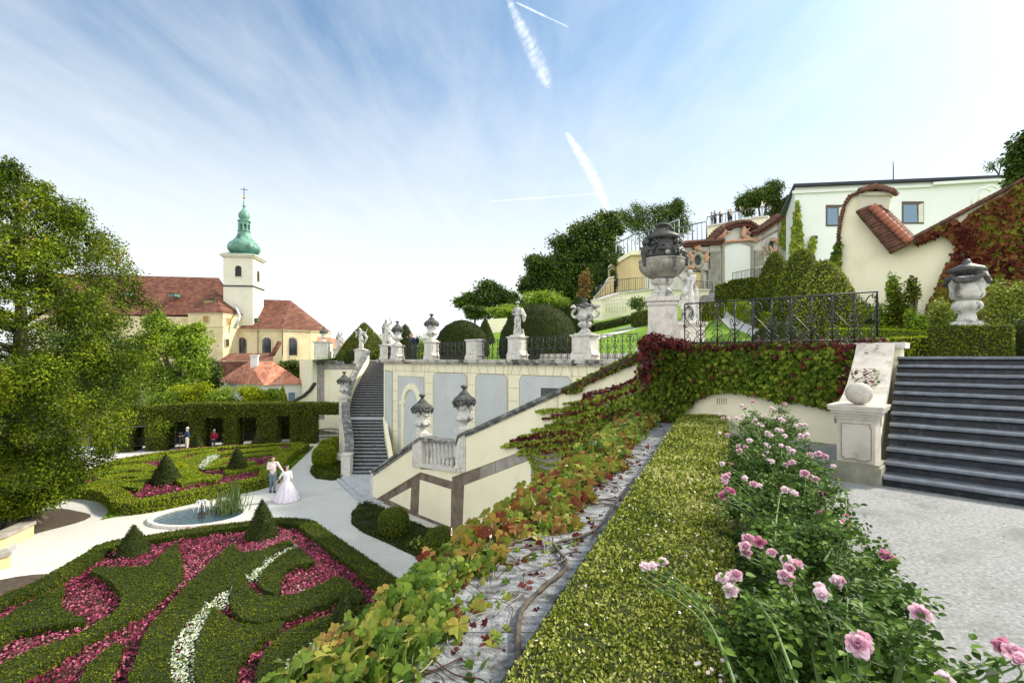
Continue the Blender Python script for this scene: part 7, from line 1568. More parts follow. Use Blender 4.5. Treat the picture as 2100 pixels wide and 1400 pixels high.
terr(1644, 508, 112, 21, EGG, 'middle one of the three tall clipped cones', leaf=CONEM, size=.09, dens=170, name='tall_cone')
terr(1690, 531, 136, 17.3, EGG, 'nearest of the three tall clipped cones in front of the white building', leaf=CONEB, size=.075, dens=240, name='tall_cone')
def gbox(label, p, zt, leaf=HORN, th=.8, dens=200, size=.07, name='box_hedge', core=CORE, cols=None, zb=None):
    """hedge along points (px, Y) with tops at picture heights zt"""
    q = smooth_line([P(a, 735, y) for a, y in p], 3); tz = [ (735 - float(np.interp((v_.x / v_.y) * 1000 + 1050, [a for a, y in p], zt))) / 1000 * v_.y for v_ in q]
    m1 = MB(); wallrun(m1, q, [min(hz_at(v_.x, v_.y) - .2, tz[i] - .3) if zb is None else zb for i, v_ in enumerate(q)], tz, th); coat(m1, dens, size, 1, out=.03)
    return tag(m1.build(name, [core, leaf]), label, 'hedge')
gbox('yellow-green curving hedge in front of the tall cones', [(x_, GS(x_, y_).y + .5) for x_, y_ in ((1505, 641), (1527, 656), (1554, 671), (1605, 688), (1680, 697))] + [(1760, 17.5), (1830, 17)], [616, 622, 631, 648, 662, 670, 672], leaf=BOXB, size=.06, dens=300, core=CORE2)
gbox('dark green hedge right of the hill steps', [(1488, 38), (1530, 36), (1570, 34)], [588, 575, 572], th=2, size=.12, dens=110)
gbox('small block hedge left of the hill steps', [(1428, 31), (1476, 31)], [624, 622], leaf=BOXB, th=1.2, size=.08)
gbox('long dark hedge climbing the slope below the trellis wall', [(1210, 34), (1260, 35), (1298, 36)], [668, 658, 648], leaf=YEW, th=1.2, size=.09, dens=150)
gbox('lighter block hedge between the long dark hedge and the big pedestal', [(1299, 33), (1340, 33)], [642, 636], leaf=HORN, th=1.2, size=.09, dens=150)
gbox('low hedge strip behind the handled vase at the terrace edge', [(760, 44), (785, 43.5)], [729, 730], leaf=BOX, th=1, size=.09, zb=-.4)
def onb(px, S): q = W(px, 735, S); return (px, q.y)
gbox('long dark clipped hedge at the top of the dark steps', [onb(1912, 20.2), onb(2075, 20.2)], [672, 671], leaf=HORN, th=.9, size=.04, dens=700, zb=0, core=CORE)
gbox('lower light hedge right of the short iron end panel', [onb(1815, 21.0), onb(1908, 21.0)], [697, 693], leaf=BOXB, th=.9, size=.045, dens=500, zb=-.1)
gbox('hedge beyond the dome along the foot of the yellow garden wall', [(1700, 16), (1800, 15), (1880, 14)], [676, 676, 680], leaf=BOXB, th=.7, size=.05, dens=400, zb=-.2, core=CORE2)
b = P(1862, 735, 12.9); topiary('low_dome', 'flattened clipped dome between the two hedges near the dark steps', V((b.x, b.y, 0)), .52, .62, DOME, leaf=HORN, dens=700, size=.04)
b = P(2108, 735, 10.2); topiary('yew_dome', 'dark clipped dome cut off by the right edge above the steps', V((b.x, b.y, 0)), .62, .82, DOME, leaf=YEW, dens=900, size=.035)
LEAFY = F('golden_privet_leaves', [(0, (.05, .09, .01)), (.4, (.16, .22, .02)), (.8, (.36, .40, .05)), (1, (.55, .55, .12))], .3, 1.5, .4)
def bush(label, px, py, rx_, ry_, Y, leaf, size, n, name='shrub', zb=0):
    c = P(px, py, Y); k = Y / 1000; m1 = MB(); cc = []; r2 = []
    for i in range(22): d = nrm(rng.normal(0, 1, (1, 3)))[0] * rng.uniform(.3, .85); cc.append(np.array(c) + d * [rx_ * k, rx_ * k, ry_ * k]); r2.append((rx_ * k * .42, rx_ * k * .42, ry_ * k * .36))
    t = thing(name, label, 'shrub', V((c.x, c.y, zb))); cloud(m1, cc, r2, n // 22, size, 0, BLO, shell=.3, upw=.4); m1.build('foliage', leaf, t)
    m1 = MB(); [m1.tube([V((c.x + rng.uniform(-.1, .1), c.y, zb)), V(cc[i]) * .5 + V((c.x, c.y, zb)) * .5, V(cc[i])], [.03, .02, .01], 5) for i in range(10)]; m1.build('stems', BARK, t); return t
bush('golden-leaved bush at the right edge behind the lidded vase', 2062, 628, 52, 52, 11.9, LEAFY, .05, 7000)
bush('golden-leaved bush left of the lidded vase', 1930, 655, 30, 42, 13.2, LEAFY, .05, 3600)
for i, (a, b_, rx_, ry_, Y_) in enumerate([(1795, 650, 34, 36, 17.5), (1845, 640, 26, 50, 17.0), (1880, 665, 22, 30, 16.0), (1760, 655, 22, 40, 18.6), (1830, 590, 10, 34, 17.3), (1872, 595, 12, 30, 16.8)]):
    bush(['green shrub at the foot of the garden wall behind the railing corner', 'taller green shrub left of the red creeper', 'small green shrub below the red creeper', 'green shrub right of the nearest tall cone', 'thin climbing shoot on the garden wall', 'second thin climbing shoot nearer the red creeper'][i], a, b_, rx_, ry_, Y_, TRB if i in (0, 2, 4) else HORN, .08, 2400 if rx_ > 15 else 800)
tree('bare_tree', 'small nearly bare tree behind the roof of the white building', 45, (2042, 0), [(2035, 340, 20, 18), (2055, 330, 14, 14)], TRG, .16, 220, .12, zg=9)
# creeper on the pavilion end, white building and garden wall
def vine(name, label, polys, place, n, size, mat, cat='creeper', jit=.5, tpl=IVY, parent=None, nvec=None, groups=None):
    m1 = MB(); mats = mat if isinstance(mat, list) else [mat]; nv = np.array(nvec if nvec is not None else NV)
    for k_, (poly, n_, mi) in enumerate(polys):
        X, Y_ = polypts(poly, n_); p = np.array([place(x, y, rng.uniform(.02, .14)) for x, y in zip(X, Y_)])
        nj = nrm(nv + rng.normal(0, jit, (n_, 3)) + [0, 0, .35]); tip = np.array([0, 0, -1.0]) + rng.normal(0, .45, (n_, 3)) + nv * .25
        leaves(m1, p, nj, tip, size * rng.uniform(.6, 1.3, n_), tpl, mi)
    return tag(m1.build(name, mats), label, cat)
vine('creeper', 'lime-green creeper climbing the left corner of the white building', [([(1618, 545), (1628, 450), (1636, 405), (1642, 470), (1650, 530), (1668, 480), (1672, 495), (1660, 560)], 1300, 0), ([(1594, 500), (1600, 450), (1614, 445), (1614, 520)], 350, 0)], lambda x, y, d: WBp(x, y, d * 2) if x > 1616 else GQ(x, y, .3), 0, .22, [IVYL], nvec=wno)
vine('creeper', 'dark green creeper at the left edge of the garden wall beside the pier', [([(1706, 560), (1704, 525), (1714, 500), (1720, 480), (1725, 500), (1722, 530), (1724, 560), (1722, 575)], 170, 0), ([(1700, 545), (1706, 522), (1720, 540), (1710, 560)], 80, 0)], lambda x, y, d: W(x, y, SY, d * 2), 0, .16, [IVYG])
IVYRM = F('wall_creeper_leaves', [(0, (.03, .006, .008)), (.4, (.12, .025, .022)), (.6, (.22, .08, .03)), (.75, (.16, .18, .02)), (1, (.30, .32, .04))], .3, .55, .6, .06)
wp = [(1872, 700), (1895, 650), (1915, 600), (1940, 545), (1965, 495), (2005, 440), (2050, 400), (2110, 360), (2260, 290), (2260, 700)]
vine('creeper', 'thick red and green creeper covering the right part of the yellow garden wall', [(wp, 5200, 0), ([(1940, 480), (2010, 425), (2060, 400), (2110, 370), (2110, 430), (2030, 470), (1990, 520)], 1500, 0), ([(1880, 690), (1920, 600), (1950, 550), (1960, 580), (1920, 680)], 900, 0), ([(1985, 690), (2000, 560), (2060, 480), (2200, 450), (2200, 690)], 2200, 1), ([(1870, 500), (1900, 480), (1960, 450), (1965, 456), (1905, 490)], 220, 0)], lambda x, y, d: W(x, y, SY, d * 2.5), 0, .17, [IVYRM, IVYM])
bush('dark green climber piled over the wall top at the upper right corner', 2088, 345, 22, 60, 17.2, TRG, .13, 3000, zb=3)
bush('bare-stemmed green climber leaning out of the picture top right', 2115, 300, 22, 40, 17.0, YEW, .13, 2000, zb=3)
# path strips on the slope
mb = MB(); q = [GS(x, y) + V((0, 0, .05)) for x, y in [(1468, 640), (1500, 640), (1518, 657), (1552, 675), (1600, 702), (1548, 706), (1488, 668)]]
mb.add(q, [(0, 1, 2, 6), (2, 3, 5, 6), (3, 4, 5)]); struct(mb.build('hill_path', GRAV))
mb = MB(); q = [GS(x, y) + V((0, 0, .05)) for x, y in [(1205, 690), (1330, 661), (1330, 669), (1220, 699)]]; mb.add(q, [(0, 3, 2, 1)]); struct(mb.build('hill_path', GRAV))
# ================================================================== CREEPER ON THE TERRACE WALL
SI = 11.43 * 1.41421
tl_ = lambda x: np.interp(x, [1310, 1360, 1400, 1500, 1700, 1800], [690, 700, 708, 706, 704, 705])
mb = MB()
ivp = [(1312, 700), (1330, 690), (1360, 698), (1400, 706), (1500, 703), (1600, 702), (1700, 701), (1792, 708), (1770, 730), (1752, 770), (1742, 800), (1715, 815), (1700, 838), (1670, 828), (1640, 822), (1600, 822), (1560, 812), (1500, 800), (1470, 800), (1435, 812), (1410, 835), (1385, 862), (1350, 885), (1330, 905), (1318, 880), (1312, 800)]
for n_, dlo, dhi in ((4200, .01, .08), (3600, .08, .20)):
    X, Y_ = polypts(ivp, n_)
    p = np.array([W(x, y, SI, rng.uniform(dlo, dhi) * (1 if y > tl_(x) + 12 else .6)) for x, y in zip(X, Y_)]); nj = nrm(np.array(NV) + rng.normal(0, .38, (n_, 3)) + [0, 0, .45]); tip = np.array([0, 0, -1.0]) + rng.normal(0, .35, (n_, 3)) + np.array(NV) * .35
    red = rng.random(n_) < np.clip(.75 - (Y_ - tl_(X)) / 24, .05, .65) * np.where(X < 1400, .9, 1.0) + (X > 1715) * .45
    s = .088 * rng.uniform(.65, 1.25, n_)
    leaves(mb, p[~red], nj[~red], tip[~red], s[~red], IVY, 0); leaves(mb, p[red], nj[red], tip[red], s[red], IVY, 1)
# over the top of the wall and the pedestal foot
n_ = 1500; tt_ = rng.random(n_); p = np.array([AB(-6.75 + 5.2 * t, 11.45 + rng.uniform(-.05, .5), .31 + rng.uniform(0, .09)) for t in tt_])
q1_ = nrm(rng.normal(0, .35, (n_, 3)) + [0, 0, 1] + np.array(NV) * .4); q2_ = rng.normal(0, .6, (n_, 3)) + np.array(NV) * .8; s_ = .08 * rng.uniform(.6, 1.2, n_); leaves(mb, p[:900], q1_[:900], q2_[:900], s_[:900], IVY, 1); leaves(mb, p[900:], q1_[900:], q2_[900:], s_[900:], IVY, 0)
cloud(mb, [P(1337, 700, 11.1), P(1330, 720, 11.1), P(1365, 702, 11.0), P(1390, 704, 10.9), P(1322, 760, 11.6)], [(.20, .2, .16), (.2, .2, .3), (.25, .2, .08), (.22, .2, .06), (.15, .15, .4)], 170, .085, 1, IVY)
# strands over the raking coping
for k in range(11):
    x0, y0 = rng.uniform(1775, 1822), rng.uniform(712, 760); x1, y1 = rng.uniform(1715, 1800), rng.uniform(770, 835)
    for i in range(16):
        t = i / 16; x = x0 + (x1 - x0) * t + 5 * math.sin(t * 7 + k); y = y0 + (y1 - y0) * t; r = (x - 1050) / 1000; bb = np.interp(y, [715, 731, 788, 826], [11.3, 10.8, 9.84, 8.89]); zc = np.interp(bb, [q[0] for q in prof], [q[1] for q in prof]) if False else float(np.interp(bb, [8.45, 8.89, 9.4, 9.84, 10.3, 10.8, 11.15, 11.45], [-.84, -.67, -.56, -.42, -.21, .04, .27, .28]))
        Yv = zc * 1000 / (735 - y) if abs(735 - y) > 25 else 8.9
        Yv = min(max(Yv, 7.2), 9.3); q = np.array([[r * Yv, Yv, zc + .03]]); leaves(mb, q, nrm(np.array([[-.2, -.2, 1]]) + rng.normal(0, .3, (1, 3))), rng.normal(0, 1, (1, 3)), np.array([.05 * rng.uniform(.7, 1.3)]), IVY, 1 if k % 3 else 0)
tag(mb.build('wall_creeper', [IVYG, IVYR]), 'dense green creeper with dark red upper leaves hanging over the terrace wall behind the roses', 'creeper')

# ================================================================== CREEPER ON THE FRONT STAIR WALL
mb = MB(); st_m = MB()
def strand(pts, dens, size, mi, S=SF, width=4, d=.05):
    ps = smooth_line([V((x, y, 0)) for x, y in pts], 6); w = [W(q.x, q.y, S, d) for q in ps]; st_m.tube(w, [.012 * (1 - .7 * i / len(w)) for i in range(len(w))], 4)
    L = sum((ps[i + 1] - ps[i]).length for i in range(len(ps) - 1)); n = int(L * dens); t = rng.random(n) * (len(ps) - 1); i0 = t.astype(int); f = t - i0
    X = np.array([ps[i].x + (ps[i + 1].x - ps[i].x) * g for i, g in zip(i0, f)]) + rng.normal(0, width * .35, n); Y_ = np.array([ps[i].y + (ps[i + 1].y - ps[i].y) * g for i, g in zip(i0, f)]) + rng.normal(0, width * .5, n) * (1.1 - t / (len(ps)))
    p = np.array([W(x, y, S, rng.uniform(.04, .13)) for x, y in zip(X, Y_)]); leaves(mb, p, nrm(np.array(NV) + rng.normal(0, .4, (n, 3)) + [0, 0, .3]), np.array([0, 0, -1.0]) + rng.normal(0, .6, (n, 3)), size * rng.uniform(.6, 1.3, n), IVY, mi)
for k in range(12): a = rng.uniform(-6, 8); strand([(1322, 724 + a), (1260, 752 + a * .8), (1200, 780 + a * .6), (1150 + 3 * k, 802 + a * .4)], 1.3, .085, 1 if k % 3 == 0 else 0, width=6, d=.14)
ends = [(1028, 912), (1045, 905), (1062, 893), (1078, 903), (1035, 920), (1090, 886), (1100, 875), (1080, 915), (1112, 862), (1120, 893), (1130, 852), (1060, 925), (1110, 915), (1145, 843), (1100, 845), (1160, 832), (1175, 822), (1148, 870), (1130, 905)]
for k in range(58):
    ex, ey = ends[k % len(ends)]; ex += rng.uniform(-6, 60) * (k > 18); ey += rng.uniform(-6, 8); sy = 780 + (ey - 820) * 1.25 + rng.uniform(-40, 40); sy = min(max(sy, 752), 925)
    strand([(1330, sy - 10), (1270, sy + (ey - sy) * .30 + rng.uniform(-8, 8)), (1200, sy + (ey - sy) * .62 + rng.uniform(-6, 6)), (ex + 40, ey - 5), (ex, ey)], 1.0 if sy > 820 else .6, .08, (1 if sy < 800 else int(rng.integers(0, 3))) if k % 3 else 2, width=2.6)
for k in range(7): y = 915 + k * 14; strand([(1062 + k * 10, y - 12 + k), (1090 + k * 3, y + 12), (1125, y + 22), (1170, y + 8), (1240, y - 25)], .9, .07, 2, width=4)
for k in range(16): y = 905 + k * 7; strand([(1330, y - 45), (1270, y - 20), (1200, y), (1150 + k, y + 6)], 1.1, .08, int(k % 3), width=6)
X, Y_ = polypts([(1170, 905), (1180, 870), (1240, 830), (1335, 800), (1335, 940), (1240, 960), (1180, 935)], 1300)
leaves(mb, np.array([W(x, y, SF, rng.uniform(.03, .15)) for x, y in zip(X, Y_)]), nrm(np.array(NV) + rng.normal(0, .4, (1300, 3)) + [0, 0, .35]), np.array([0, 0, -1.0]) + rng.normal(0, .5, (1300, 3)), .085 * rng.uniform(.6, 1.3, 1300), IVY, 0)
X, Y_ = polypts([(1308, 742), (1332, 730), (1334, 905), (1308, 905)], 700)
leaves(mb, np.array([W(x, y, SF, rng.uniform(.05, .4)) for x, y in zip(X, Y_)]), nrm(np.array(NV) + rng.normal(0, .4, (700, 3)) + [0, 0, .35]), np.array([0, 0, -1.0]) + rng.normal(0, .5, (700, 3)), .085 * rng.uniform(.6, 1.3, 700), IVY, 0)
sc = tag(mb.build('stair_creeper', [IVYG, IVYR, IVYL]), 'streaming red, green and lime creeper strands on the yellow stair wall', 'creeper'); o = st_m.build('stem', BARK); o.parent = sc

# ================================================================== CREEPER ON THE PARAPET CAP
ZC = -1.60
mb = MB()
def capleaf(n, ylo, yhi, ulo, uhi, zlo, zhi, size, mi, lay=1.0):
    Y_ = ylo + (yhi - ylo) * rng.random(n) ** 1.0; u = rng.uniform(ulo, uhi, n) if not callable(ulo) else np.array([rng.uniform(ulo(y), uhi(y)) for y in Y_])
    edge = np.clip(1 - (u + .25) / .6, 0, 1); X = -1.08 + .424 * (Y_ - 2.4) + u; z = ZC + rng.uniform(zlo, zhi, n) * (1 - .9 * np.clip(u - .3, 0, .5)) - np.clip(-u - .05, 0, 1) * rng.uniform(.2, 1.6, n)
    nn_ = np.stack([-.35 - edge * .5, np.full(n, -.45), np.full(n, 1.0)], 1) + rng.normal(0, .55, (n, 3)); tip = np.stack([-.5 - edge, np.full(n, -.5), -.2 - edge * .3], 1) + rng.normal(0, .6, (n, 3))
    leaves(mb, np.stack([X, Y_, z], 1), nrm(nn_), tip, size * rng.uniform(.6, 1.35, n), IVY, mi, False)
und = lambda y: .40 + .22 * math.sin(y * 2.3 + 1.0) * math.sin(y * 5.1) + (.16 if y > 4.5 else 0)
lo = lambda y: .02 - .02 * y
capleaf(760, 1.9, 4.6, lo, und, .005, .13, .10, 0); capleaf(160, 1.9, 3.2, lambda y: .3, lambda y: .62, .005, .06, .085, 0); capleaf(1400, 4.6, 8, lo, und, .005, .13, .10, 0); capleaf(600, 3.6, 8.5, lambda y: -.15, lambda y: und(y) + .1, .02, .2, .115, 1); capleaf(1500, 8, 12.6, lambda y: -.3, lambda y: .55, .02, .25, .11, 1); capleaf(800, 7.5, 12.6, lo, und, .05, .3, .11, 0)
capleaf(260, 1.9, 9, lambda y: .15, lambda y: .95, .005, .03, .05, 2); capleaf(120, 1.9, 5, lambda y: .1, lambda y: .9, .005, .04, .06, 0)
pc = tag(mb.build('parapet_creeper', [IVYF, IVYM, IVYR]), 'large-leaved creeper turning yellow and red along the left edge of the worn stone cap', 'creeper')
m1 = MB(); GC = lambda x, y, dz=.03: G(x, y, ZC + dz)
main = smooth_line([GC(x, y) for x, y in [(1075, 1420), (1062, 1330), (1064, 1275), (1076, 1242), (1120, 1198), (1158, 1168), (1160, 1148), (1140, 1122), (1142, 1112), (1195, 1098), (1235, 1072), (1262, 1030), (1300, 980)]], 5)
m1.tube(main, [.019 - .009 * i / len(main) + .003 * math.sin(i * 1.7) for i in range(len(main))], 8); m1.build('main_stem', BARK, pc)
TWIG = plain('reddish_twig', (.06, .028, .02), .8); PALETW = plain('pale_twig', (.28, .25, .22), .8)
m1 = MB(); rs = random.Random(9)
for k in range(75):
    Y0 = rs.uniform(1.9, 9); u = rs.uniform(.1, .95); p0 = V((-1.08 + .424 * (Y0 - 2.4) + u, Y0, ZC + .012)); a = rs.uniform(0, 6.28); pts = [p0]
    for i in range(7): a += rs.uniform(-.7, .7); p0 = p0 + V((math.cos(a), math.sin(a), 0)) * rs.uniform(.04, .12); un = p0.x + 1.08 - .424 * (p0.y - 2.4); p0.x = min(max(p0.x, p0.x - un), p0.x - un + .98) ; pts.append(V((p0.x, p0.y, ZC + .012 + rs.uniform(0, .02))))
    m1.tube(smooth_line(pts, 3), rs.uniform(.0025, .006), 4)
m1.build('twigs', TWIG, pc)
m1 = MB()
for k in range(26):
    Y0 = rs.uniform(1.9, 5); p0 = V((-1.08 + .424 * (Y0 - 2.4) + rs.uniform(.35, .8), Y0, ZC + .03)); a = rs.uniform(1, 3); pts = [p0]
    for i in range(6): a += rs.uniform(-.6, .6); p0 = p0 + V((math.cos(a) * .07, math.sin(a) * .09, rs.uniform(-.012, .010))); pts.append(p0)
    m1.tube(smooth_line(pts, 3), rs.uniform(.002, .005), 4)
m1.build('dry_tendrils', PALETW, pc)

# ================================================================== CLIPPED BOX HEDGE IN THE FOREGROUND
hl_ = lambda Y: -.04 + .4235 * (Y - 1.95); hr_ = lambda Y: .90 + .434 * (Y - 1.95)
mb = MB(); ys = [-.6, 0, .6, 1.2, 1.9, 2.6, 3.5, 5, 7, 9, 10.4, 11.3]; q = [(hl_(y), y) for y in ys] + [(hl_(11.9), 11.75)] + [(hr_(y), y) for y in ys[::-1]]
mb.prism(q, -1.71, -1.33, 0); T0 = mb.tris(); cy = T0.mean(1)[:, 1]
def segcoat(ylo, yhi, dens, size, mi=1):
    n = int((yhi - ylo) * .93 * dens); Y_ = rng.uniform(ylo, yhi, n); f = rng.random(n); X = hl_(Y_) + (hr_(Y_) - hl_(Y_)) * f; z = -1.33 + rng.uniform(-.03, .012, n) + .008 * np.sin(X * 13) * np.cos(Y_ * 11)
    p = np.stack([X, Y_, z], 1); nj = nrm(rng.normal(0, 1, (n, 3)) + [0, -.3, .55]); tip = rng.normal(0, .75, (n, 3)) + [0, 0, .9]; leaves(mb, p, nj, tip, size * rng.uniform(.7, 1.3, n), BLO, mi)
    n2_ = int(n * .35); Y_ = rng.uniform(ylo, yhi, n2_); sd_ = rng.random(n2_) < .6; X = np.where(sd_, hl_(Y_) - .01, hr_(Y_) + .01); z = rng.uniform(-1.7, -1.32, n2_)
    sgn = np.where(sd_, -1.0, 1.0); leaves(mb, np.stack([X, Y_, z], 1), nrm(np.stack([sgn, np.zeros(n2_), np.full(n2_, .5)], 1) + rng.normal(0, .6, (n2_, 3))), np.stack([sgn * .6, np.zeros(n2_), np.full(n2_, .7)], 1) + rng.normal(0, .6, (n2_, 3)), size * rng.uniform(.7, 1.3, n2_), BLO, mi)
segcoat(-.6, 1.2, 1500, .03); segcoat(1.2, 2.8, 21000, .0175); segcoat(2.8, 4.5, 12000, .022); segcoat(4.5, 7.5, 5500, .032); segcoat(7.5, 11.5, 3800, .04)
tag(mb.build('box_hedge', [CORE, BOXN]), 'long low clipped box hedge with pale tips running between the stone cap and the roses', 'hedge')
mb = MB(); n = 34; Y_ = np.concatenate([rng.uniform(1.5, 4, 14), rng.normal(2.0, .1, 20)]); X = np.concatenate([hl_(Y_[:14]) + rng.uniform(.1, .9, 14), rng.normal(.80, .08, 20)])
leaves(mb, np.stack([X, Y_, np.full(n, -1.30)], 1), nrm(rng.normal(0, .5, (n, 3)) + [0, 0, 1]), rng.normal(0, 1, (n, 3)), .024, BLO, 0); tag(mb.build('fallen_petals', ROSEP), 'pale fallen rose petals lying on top of the clipped box hedge', 'petals', kind='stuff')

# ================================================================== ROSES
mb = MB(); q = [(hr_(y) + .02, y) for y in (-.3, 1, 3, 5, 7, 9, 10.6)] + [(4.95, 10.2), (5.2, 9.0), (4.3, 6.7), (3.05, 5.0), (2.1, 3.4), (1.45, 2.1), (1.0, .9), (.6, -.3)]
mb.prism(q, ZT - .01, ZT + .03); struct(mb.build('rose_bed', SOIL))
def petal_grid(w, l, cup, roll, n=4):
    v = []; f = []
    for j in range(n + 1):
        t = j / n; wd = w * math.sin(math.pi * (.12 + .80 * t) ) ** .7
        for i in range(n + 1):
            s = i / n * 2 - 1; v.append((s * wd * .5, t * l, cup * (t * t) * l - roll * max(t - .7, 0) * l + .25 * wd * s * s))
    for j in range(n):
        for i in range(n): f.append((j * (n + 1) + i, j * (n + 1) + i + 1, (j + 1) * (n + 1) + i + 1, (j + 1) * (n + 1) + i))
    return np.array(v), np.array(f)
def rose_mesh(seed, mat, openn=1.0):
    r = random.Random(seed); m1 = MB()
    for ring, (cnt, tilt, l, w, cup) in enumerate(((5, 12, 1.0, .85, .35), (6, 28, .92, .75, .5), (6, 48, .78, .62, .6), (5, 66, .6, .5, .6), (4, 80, .42, .36, .5))):
        v, f = petal_grid(w, l, cup, .5 if ring < 3 else .1)
        for k in range(cnt):
            a = 2 * math.pi * (k + r.uniform(-.2, .2)) / cnt + ring * .7; tl2 = R(tilt * openn + r.uniform(-9, 9)); s = r.uniform(.85, 1.12)
            y = v[:, 1] * math.cos(tl2) - v[:, 2] * math.sin(tl2); z = v[:, 1] * math.sin(tl2) + v[:, 2] * math.cos(tl2); x = v[:, 0]; y = y + .06
            m1.add(np.stack([(x * math.cos(a) - y * math.sin(a)) * s, (x * math.sin(a) + y * math.cos(a)) * s, z * s], 1) * .045, f, 0, True)
    m1.ball((0, 0, -.006), (.009, .009, .012), 1, 6)
    for k in range(5): a = k * 1.257; m1.add([(math.cos(a - .3) * .008, math.sin(a - .3) * .008, -.004), (math.cos(a + .3) * .008, math.sin(a + .3) * .008, -.004), (math.cos(a) * .035, math.sin(a) * .035, -.006)], [(0, 1, 2)], 1)
    o = m1.build('flower', [mat, ROSL]); me = o.data; bpy.data.objects.remove(o); return me
RP = [rose_mesh(i, ROSEP, .75 + .12 * i) for i in range(4)]; RDm = [rose_mesh(20 + i, ROSED, .8 + .2 * i) for i in range(3)]
RMID = F('rose_petals_mid', [(0, (.66, .30, .44)), (.5, (.80, .54, .64)), (1, (.88, .76, .82))], .35, 6, .4, 0); RM = [rose_mesh(40 + i, RMID, .8 + .15 * i) for i in range(2)]
Z7 = lambda x, y: (1250 + x / 2.47, 650 + y / 2.47); Z9 = lambda x, y: (1250 + x / 2.47, 900 + y / 2.47)
fl = [(*Z7(x, y), k) for x, y, k in [(560, 495, 0), (575, 512, 1), (600, 515, 0), (670, 452, 0), (685, 465, 1), (645, 515, 0), (662, 522, 0), (675, 500, 0), (725, 430, 1), (835, 470, 0), (820, 462, 0), (740, 525, 0), (728, 535, 0), (748, 545, 0), (775, 555, 0), (835, 515, 0), (880, 530, 0), (868, 522, 0), (790, 500, 0), (965, 550, 0), (990, 550, 0), (945, 555, 0), (885, 440, 1), (555, 590, 0), (600, 600, 1), (870, 580, 0), (885, 605, 0), (850, 575, 0), (800, 590, 0), (820, 605, 0), (710, 630, 0), (655, 655, 2), (690, 660, 1), (660, 680, 2), (790, 650, 0), (800, 665, 0), (795, 685, 0), (775, 710, 0), (820, 735, 0), (800, 728, 0), (845, 720, 0), (870, 655, 0), (905, 665, 0), (925, 685, 0), (970, 605, 0), (1000, 600, 0), (1015, 700, 2), (1060, 695, 2), (1080, 702, 1), (1095, 712, 2), (570, 745, 0), (620, 745, 3), (895, 750, 2), (925, 740, 2), (1135, 760, 0), (605, 800, 1), (590, 815, 1), (580, 840, 1), (600, 878, 1), (618, 885, 1), (575, 905, 1), (570, 915, 1), (990, 795, 2), (1020, 815, 0), (1045, 825, 1), (685, 820, 0), (730, 850, 2), (760, 860, 0), (890, 880, 0), (935, 900, 0), (1085, 900, 2), (1105, 870, 0)]]
fl += [(*Z9(x, y), k) for x, y, k in [(1070, 370, 3), (1200, 390, 3), (1160, 435, 0), (1185, 440, 1), (700, 510, 2), (690, 550, 2), (695, 580, 2), (760, 525, 1), (825, 580, 2), (900, 630, 0), (945, 640, 2), (885, 690, 2), (915, 660, 2), (905, 715, 2), (1060, 755, 0), (1140, 725, 0), (1170, 728, 2), (1075, 795, 0), (1390, 585, 1), (1400, 600, 1), (180, 655, 0), (218, 650, 0), (275, 632, 0), (570, 720, 0), (612, 775, 0), (620, 715, 0), (640, 690, 2), (1555, 868, 0), (1595, 905, 0), (1575, 885, 2), (1265, 1020, 2), (1290, 1085, 2), (1255, 1045, 2), (2000, 1060, 1), (2050, 1090, 2), (2070, 1130, 2), (1700, 1232, 0)]]
flY = lambda py: float(np.interp(py, [820, 860, 900, 1000, 1100, 1200, 1300, 1400], [7.9, 6.4, 5.3, 3.5, 2.6, 1.98, 1.52, 1.27]))
cent = [(1.18, 1.62), (1.62, 2.45), (2.05, 3.4), (2.5, 4.5), (3.05, 5.7), (3.65, 6.9), (4.35, 8.2)]
blab = ['rose bush nearest the camera with large pink blooms at the bottom edge', 'rose bush second from the camera with white-pink double blooms', 'rose bush with drooping pink clusters beside the hedge, third from the camera', 'rose bush with deep pink trusses leaning over the hedge', 'rose bush in front of the ball pedestal with pale clusters', 'pale-flowered rose bush just left of the ball pedestal', 'farthest rose bush against the creeper-covered wall']
RB_ = []
for i, ((cx, cy), lb) in enumerate(zip(cent, blab)):
    t = thing('rose_bush', lb, 'rose bush', (cx, cy, ZT), 'rose bushes between the hedge and the gravel'); RB_.append(t)
    rad = (.42, .5, .5, .44, .42, .46, .5)[i]; htop = .72; m1 = MB(); cc = []; r2 = []
    for k in range(48):
        a = rng.uniform(0, 6.28); q = math.sqrt(rng.random()); cc.append((cx + math.cos(a) * rad * q, cy + math.sin(a) * rad * 1.25 * q, ZT + .12 + rng.random() * htop * (1.05 - .5 * q * q))); s = rng.uniform(.10, .19); r2.append((s, s, s * .7))
    # compound leaves: five leaflets on a short stalk
    n = (9000, 9000, 8500, 8000, 7000, 6000, 5000)[i] // 5; ci = rng.integers(0, len(cc), n); c = np.array(cc)[ci]; rr3 = np.array(r2)[ci]; d = nrm(rng.normal(0, 1, (n, 3))); p = c + d * rr3 * rng.random((n, 1)) ** .5
    ax = nrm(d * [1, 1, .4] + rng.normal(0, .4, (n, 3)) + [0, 0, .15]); up = nrm(rng.normal(0, .35, (n, 3)) + [0, 0, 1]); sd_ = nrm(np.cross(ax, up)); sz = (.036 if i < 3 else .042) * rng.uniform(.75, 1.25, n)
    for (u, w_, sgn) in ((0.0, 0, 0), (-.35, .3, 1), (-.35, .3, -1), (-1.0, .3, 1), (-1.0, .3, -1)):
        tip = ax if sgn == 0 else ax * .55 + sd_ * sgn; leaves(m1, p + ax * (u * sz)[:, None] * 1.1 + sd_ * (sgn * .12 * sz)[:, None], nrm(up + rng.normal(0, .22, (n, 3))), tip, sz * (1 if sgn == 0 else .85), BLO, 0)
    m1.build('leaves', ROSL, t)
